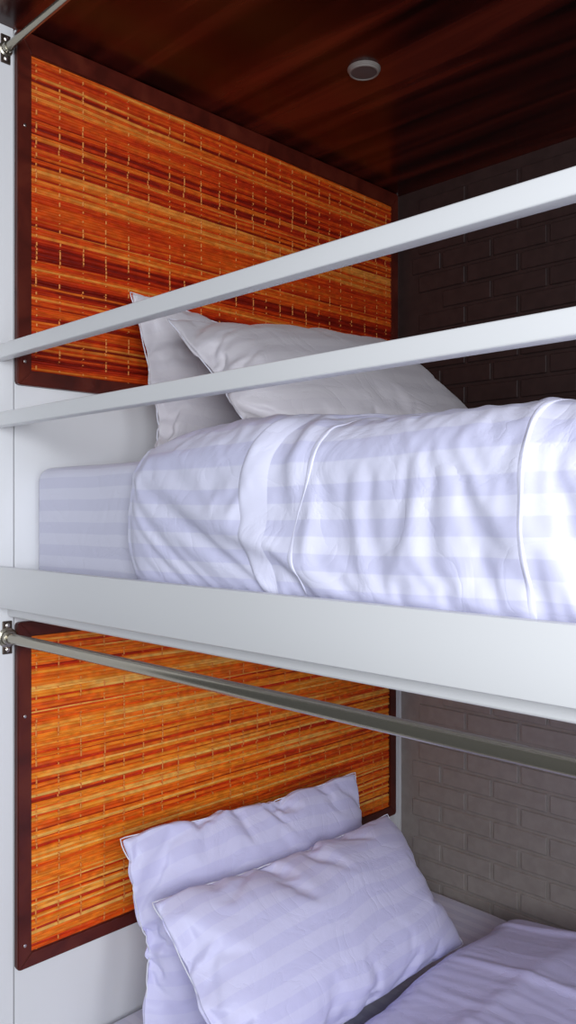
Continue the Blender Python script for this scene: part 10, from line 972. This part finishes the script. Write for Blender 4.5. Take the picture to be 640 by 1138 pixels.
3695,-3690,-11,6,9,-8,-6,5,2,0,0,2,-6,-2,1,1,6,3,-2,-2,-1,0,-1,0,0,0,-2,6,-3,-2,1,0,0,0,1,-1,1,0,-1,0,0,0,-1,-1,0,-1,0,-2,-1,-1,-7,11,-1,2,1,0,0,1,0,0,0,-16,
-3664,3742,-53,1,3,-12,-13,6,-1,-3,-1,3,-8,-1,3,3,3,2,-3,0,0,-2,0,-1,0,3,-1,-10,1,1,1,-2,-1,-2,0,-1,0,-1,-3,-2,0,0,0,-1,1,-1,2,0,2,3,0,6,-1,1,0,1,-1,0,1,-1,0,-5,
1557,-1573,50,-17,13,-3,-1,5,1,2,1,0,1,2,-1,2,-1,2,0,1,0,0,2,-1,2,-1,2,0,0,1,0,0,1,0,1,0,1,0,-5,4,1,0,0,0,1,0,1,0,0,1,0,0,0,1,0,1,-1,1,0,1,-1,1,
3724,-3721,-4,3,-6,8,5,-7,0,-1,0,0,0,-1,-3,-1,-2,3,1,1,1,-1,1,-1,1,0,-1,5,0,1,0,4,0,-1,0,1,0,-2,-7,-6,0,-1,0,0,2,-1,3,-1,0,-1,2,1,-1,1,0,1,0,1,0,-1,0,1,
-3664,3729,-43,8,-21,7,0,-6,-2,-4,-2,2,0,-1,-2,-1,-2,4,3,0,-1,0,0,-2,0,1,0,-8,0,1,-1,0,-3,0,-3,-2,-4,-7,-40,60,1,-1,0,0,1,-1,1,-1,0,1,-1,2,0,1,0,0,0,0,0,0,0,0,
1555,-1566,38,-2,-5,10,2,-1,2,1,0,1,1,1,0,1,1,1,0,2,-1,1,1,0,1,0,0,2,-1,1,3,-3,1,0,0,1,-1,-4,4,1,2,-1,0,0,1,0,-1,2,0,1,-1,1,1,-1,1,0,1,-1,1,1,-1,1,
3752,-3746,-5,-8,19,-12,0,5,-9,7,-1,1,-1,1,0,-1,-2,-2,2,-1,0,0,1,0,-1,1,1,1,-3,1,4,-6,1,2,1,2,2,17,-10,-20,0,0,1,-1,1,-1,6,-3,-1,1,0,3,-2,1,0,1,0,1,0,-1,1,-1,
-3664,3715,-32,-7,7,-12,-2,4,-5,0,-1,1,0,0,1,0,-1,-1,0,-2,0,-2,0,-2,-1,-1,-1,-7,-7,-5,-25,51,1,0,2,-1,0,-1,2,-5,1,-5,-1,-4,14,-4,-14,6,1,9,5,-15,5,-3,11,-11,9,-8,3,6,-8,4,
1552,-1552,27,-7,7,5,-1,0,3,0,0,2,0,1,1,0,0,1,0,2,0,1,1,-1,1,1,0,1,-3,3,1,0,1,0,0,-2,3,0,-1,0,2,1,-1,1,0,0,0,1,0,-1,2,-1,1,1,-1,1,0,1,0,0,0,1,
3778,-3769,-10,13,-11,-4,3,1,-2,1,-1,0,0,0,-1,6,5,0,-14,-1,4,1,0,1,-1,1,0,1,14,-14,-4,0,2,0,-2,12,-5,-8,13,7,-20,3,-3,-1,-3,-1,9,-5,1,1,-2,4,0,-2,1,2,-1,0,2,-2,1,-1,
-3664,3686,-23,14,-13,-4,5,2,-1,0,-1,1,1,-1,1,0,-1,-4,-12,1,14,0,0,0,0,0,1,-1,4,-3,-2,-4,3,-1,-3,15,-9,-10,14,-4,0,2,-4,0,-3,-2,16,-16,-2,-4,10,15,-22,6,-5,16,-17,16,-15,14,-11,2,
1551,-1537,0,11,3,1,2,0,2,1,1,0,2,-1,2,-2,4,-1,-1,3,0,0,2,0,0,0,1,1,-1,0,1,0,2,0,0,1,-2,0,2,1,0,0,0,1,1,0,-3,3,0,2,-1,-2,1,2,0,-1,1,1,-1,1,0,1,
3802,-3800,9,-3,-5,-1,-2,1,-1,0,-1,-1,1,-2,0,-8,10,4,12,-16,-1,1,0,0,-1,1,0,0,-4,18,-21,17,-10,2,-1,0,-11,28,-15,0,-3,-10,19,-8,0,-3,-13,26,-11,-1,-4,-3,17,-11,1,-2,7,-6,5,-4,4,-3,
-3664,3666,12,-13,0,-1,0,-1,2,-1,0,0,1,-1,0,-5,5,2,0,-2,1,-1,0,0,0,0,-1,1,-3,7,-5,2,-2,2,-2,2,-3,1,0,0,1,5,-7,1,1,2,-4,5,-3,0,-2,-10,23,-13,-1,-8,20,-18,17,-16,14,-12,
1549,-1533,5,4,1,2,2,1,1,2,0,1,1,0,1,1,1,0,1,0,1,0,1,0,1,0,1,0,1,0,0,1,0,0,1,0,0,1,0,1,-1,1,1,-1,1,1,-1,1,0,0,1,-1,1,1,-1,1,0,1,-1,1,0,0,
3820,-3820,0,0,0,0,0,0,0,0,0,0,0,0,0,0,0,0,0,0,0,0,0,0,0,0,0,0,0,0,0,0,0,0,0,0,0,0,0,0,0,0,0,0,0,0,0,0,0,0,0,0,0,0,0,0,0,0,0,0,0,0,
-3664,3664,0,0,0,0,0,0,0,0,0,0,0,0,0,0,0,0,0,0,0,0,0,0,0,0,0,0,0,0,0,0,0,0,0,0,0,0,0,0,0,0,0,0,0,0,0,0,0,0,0,0,0,0,0,0,0,0,0,0,0,0,
]

# ------------------------------------------------------------------ mattresses
def mattress(label, x0, x1, y0, y1, z0, z1, r, group):
    me_bm = box(x0, x1, y0, y1, z0, z1, bev=r, seg=6)
    bmesh.ops.subdivide_edges(me_bm, edges=[e for e in me_bm.edges if e.calc_length() > .3], cuts=24, use_grid_fill=True)
    for v in me_bm.verts:
        n = .0025 * noise.noise(v.co * 7) + .0012 * noise.noise(v.co * 21)
        c = (v.co - Vector(((x0 + x1) / 2, (y0 + y1) / 2, (z0 + z1) / 2)))
        v.co += Vector((.3 * (1 if c.x > 0 else -1), 1 if c.y > 0 else -1, 1 if c.z > 0 else 0)) * (n - .002)
    me_bm.verts.ensure_lookup_table()
    uvs = [(v.co.x, (v.co.z - z0) + (v.co.y - y0)) for v in me_bm.verts]
    me = bpy.data.meshes.new('mattress'); me_bm.normal_update(); me_bm.to_mesh(me); me_bm.free()
    l = me.uv_layers.new(name='cloth'); vi = np.empty(len(me.loops), np.int32); me.loops.foreach_get('vertex_index', vi)
    l.data.foreach_set('uv', np.asarray(uvs, np.float32)[vi].ravel())
    o = obj('mattress', me, 'sheet', None, True)
    return tag(o, label, 'mattress', group)
mattress('upper bunk mattress in a pale lavender striped sheet behind the side board', .003, 1.99, .032, 1.035, H - .1245, H + .078, .024, 'bunk mattresses')
mattress('lower bunk mattress showing beside and behind the lower pillows', .012, 1.99, .022, 1.040, Z_LOW - .199, Z_LOW - .0045, .030, 'bunk mattresses')

# ------------------------------------------------------------------ pillows
NXP, NYP, LP, WP = 60, 42, .68, .46
def pillow_topology():
    idx = {}; uv = []
    for side in (0, 1):
        for j in range(NYP + 1):
            for i in range(NXP + 1):
                if side == 1 and (i in (0, NXP) or j in (0, NYP)): idx[1, i, j] = idx[0, i, j]; continue
                idx[side, i, j] = len(uv); uv.append((i / NXP * LP, j / NYP * WP))
    fs = []
    for side in (0, 1):
        for j in range(NYP):
            for i in range(NXP):
                q = [idx[side, i, j], idx[side, i + 1, j], idx[side, i + 1, j + 1], idx[side, i, j + 1]]
                fs.append(q if side == 0 else q[::-1])
    rim = [idx[0, i, 0] for i in range(NXP)] + [idx[0, NXP, j] for j in range(NYP)] + [idx[0, i, NYP] for i in range(NXP, 0, -1)] + [idx[0, 0, j] for j in range(NYP, 0, -1)]
    return uv, fs, rim
P_UV, P_FS, P_RIM = pillow_topology()
def pillow(label, data, bl, br, tr, tl, flat, bow=0., flip=False, group='white bed pillows', mat='pillow'):
    front = unpack(data, NXP + 1).reshape(-1, 3)
    inner = [k for k in range(len(front)) if 0 < k % (NXP + 1) < NXP and 0 < k // (NXP + 1) < NYP]
    co = np.concatenate([front, front[inner] * np.array((1, 1, -.92))])
    lo, hi = co.min(0), co.max(0); mid = (lo + hi) / 2
    p = (co[:, 0] - mid[0]) / ((hi[0] - lo[0]) / 2); q = (co[:, 1] - mid[1]) / ((hi[1] - lo[1]) / 2); h = co[:, 2] - mid[2]
    # pull the rim of the case towards straight seams
    rows_, cols_ = len(front) // (NXP + 1), NXP + 1
    P, Q = p[:len(front)].reshape(rows_, cols_), q[:len(front)].reshape(rows_, cols_)
    def straight(val, along, lo_r, hi_r, k):
        a = np.interp(along, lo_r[0], lo_r[1]); b = np.interp(along, hi_r[0], hi_r[1])
        return val * (1 - k) + k * ((val - a) / (b - a) * 2 - 1)
    def curve(x, y): o_ = np.argsort(x); return x[o_], y[o_]
    q2 = straight(q, p, curve(P[0], Q[0]), curve(P[-1], Q[-1]), .72)
    p2 = straight(p, q, curve(Q[:, 0], P[:, 0]), curve(Q[:, -1], P[:, -1]), .6)
    p, q = p2, q2
    if flip: q = -q; h = -h
    bl, br, tr, tl = (np.array(a) + np.array((0, 0, H)) for a in (bl, br, tr, tl))
    u, v = ((p + 1) / 2)[:, None], ((q + 1) / 2)[:, None]
    base = (bl * (1 - u) + br * u) * (1 - v) + (tl * (1 - u) + tr * u) * v
    du = (br - bl) * (1 - v) + (tr - tl) * v; dv = (tl - bl) * (1 - u) + (tr - br) * u
    n = np.cross(du, dv); n /= np.linalg.norm(n, axis=1)[:, None]
    verts = base + n * (h[:, None] * flat + bow * (1 - p[:, None] ** 2) * (1 - q[:, None] ** 2))
    c = verts.mean(0); c[2] = verts[:, 2].min()
    me = cloth_mesh('pillow', verts - c, P_FS, P_UV)
    o = obj('pillow', me, mat, None, True); o.location = c
    m = o.modifiers.new('soft', 'SUBSURF'); m.levels = 1; m.render_levels = 2
    # stitched seam around the edge
    obj('seam', tube([Vector(verts[i] - c) for i in P_RIM], .0011, True), 'piping', o, True)
    return tag(o, label, 'pillow', group)
pillow('white pillow upright against the wall at the back of the upper bunk', PILLOWCASE_SOFT,
       (.150, .185, .092), (.140, .80, .092), (.095, .80, .335), (.090, .172, .392), .40, mat='pillow_bounce')
pillow('white pillow leaning in front of another on the upper bunk', PILLOWCASE_CREASED,
       (.420, .172, .095), (.535, .720, .095), (.1825, .78, .368), (.225, .150, .322), .50, mat='pillow_bounce')
pillow('white striped pillow standing at the back of the lower bunk against the reed panel', PILLOWCASE_CREASED,
       (.215, .120, -.915), (.190, .760, -.915), (.115, .750, -.580), (.115, .130, -.557), .42, flip=True)
pillow('white striped pillow in front on the lower bunk, beside the folded duvet', PILLOWCASE_SOFT,
       (.432, .115, -.852), (.398, .760, -.860), (.205, .752, -.652), (.232, .118, -.620), .50)

# ------------------------------------------------------------------ duvets
def duvet_grid(name, rows, cols_uv, mat, thick, label):
    """rows: list of rows of 3-D points; closed as a thick quilt by a solidify modifier"""
    ny, nx = len(rows), len(rows[0])
    vs_ = [tuple(p) for r in rows for p in r]
    fs = [(j * nx + i, j * nx + i + 1, (j + 1) * nx + i + 1, (j + 1) * nx + i) for j in range(ny - 1) for i in range(nx - 1)]
    me = cloth_mesh(name, vs_, fs, cols_uv)
    o = obj(name, me, mat, None, True)
    so = o.modifiers.new('cloth', 'SOLIDIFY'); so.thickness = thick; so.offset = -1
    m = o.modifiers.new('soft', 'SUBSURF'); m.levels = 1; m.render_levels = 2
    return tag(o, label, 'duvet', 'white striped duvets')

NXU, NSU = 112, 50
g = unpack(DUVET_UPPER, NXU) + np.array((0, 0, H))
g = np.concatenate([g, g[:, -1:, :] + np.array([[[.1, 0, 0]]]) * np.arange(1, 7)[None, :, None] * 1.05], 1)
ext = []
for k in range(1, 9):
    r = g[-1].copy(); r[:, 1] += .085 * k; ext.append(r)
g = np.concatenate([g, np.array(ext)], 0)
uv = []
for j in range(g.shape[0]):
    s = .44 * j / (NSU - 1) if j < NSU else .44 + .085 * (j - NSU + 1)
    uv += [(float(g[j, i, 0]), s) for i in range(g.shape[1])]
up = duvet_grid('duvet', g, uv, 'duvet', .003, 'white striped duvet tucked behind the side board of the upper bunk')
def fold_strip(centre, width, height, j0, j1, lean=0.):
    """a pressed fold lying on the duvet from hem to top, as a rounded strip"""
    na = 9; vs_, uv_, fs = [], [], []
    for j in range(j0, j1):
        s = .44 * j / (NSU - 1); row = g[j]
        a = min(1, (j - j0) / 3) ** .5 * min(1, (j1 - 1 - j) / 4) ** .5
        up_ = min(max((s - .15) / .0785, 0), 1) * math.pi / 2; nrm = np.array((0, -math.cos(up_), math.sin(up_)))
        for i in range(na):
            q = i / (na - 1) * 2 - 1
            x = centre(s) + q * width(s) / 2
            p = np.array([np.interp(x, row[:, 0], row[:, c]) for c in range(3)])
            prof = (1 - abs(q) ** 3) ** .6 * (1 + lean * q)
            vs_.append(tuple(p + nrm * (prof * height * a * (1 + .3 * math.sin(s * 43)) - .0012))); uv_.append((x, .004))
    for j in range(j1 - j0 - 1):
        for i in range(na - 1):
            k = j * na + i; fs.append((k, k + 1, k + na + 1, k + na))
    o = obj('fold', cloth_mesh('fold', vs_, fs, uv_), 'duvet', up, True)
    m = o.modifiers.new('soft', 'SUBSURF'); m.levels = 1; m.render_levels = 2
fold_strip(lambda s: .636 - .034 * math.sin(s * 11) + .003 * math.sin(s * 70), lambda s: .034 + .016 * math.sin(s * 17 - .6), .0036, 1, 36, -.6)
fold_strip(lambda s: .690 - .020 * math.sin(s * 13 + .4) + .004 * math.sin(s * 52), lambda s: .008 + .003 * math.sin(s * 40), .0018, 2, 33, .3)
fold_strip(lambda s: .958 - .012 * math.sin(s * 12), lambda s: .0075, .0019, 1, 38, .5)

NXL, NYL = 62, 72
g = unpack(DUVET_LOWER, NXL) + np.array((0, 0, H))
g = np.concatenate([g, g[:, -1:, :] + np.array([[[.1, 0, 0]]]) * np.arange(1, 10)[None, :, None]], 1)
pre = []
for y_, dz in ((.036, -9.), (.037, -.03), (.05, -.008), (.10, 0.), (.15, 0.)):
    r = g[0].copy(); r[:, 1] = y_; r[:, 2] = np.maximum(r[:, 2] + dz, Z_LOW + .004); pre.append(r)
g = np.concatenate([np.array(pre), g], 0)
uv = [(float(g[j, i, 0]), float(g[j, i, 1])) for j in range(g.shape[0]) for i in range(g.shape[1])]
duvet_grid('duvet', g, uv, 'folded', .003, 'white duvet folded on the lower bunk beside the brick wall')
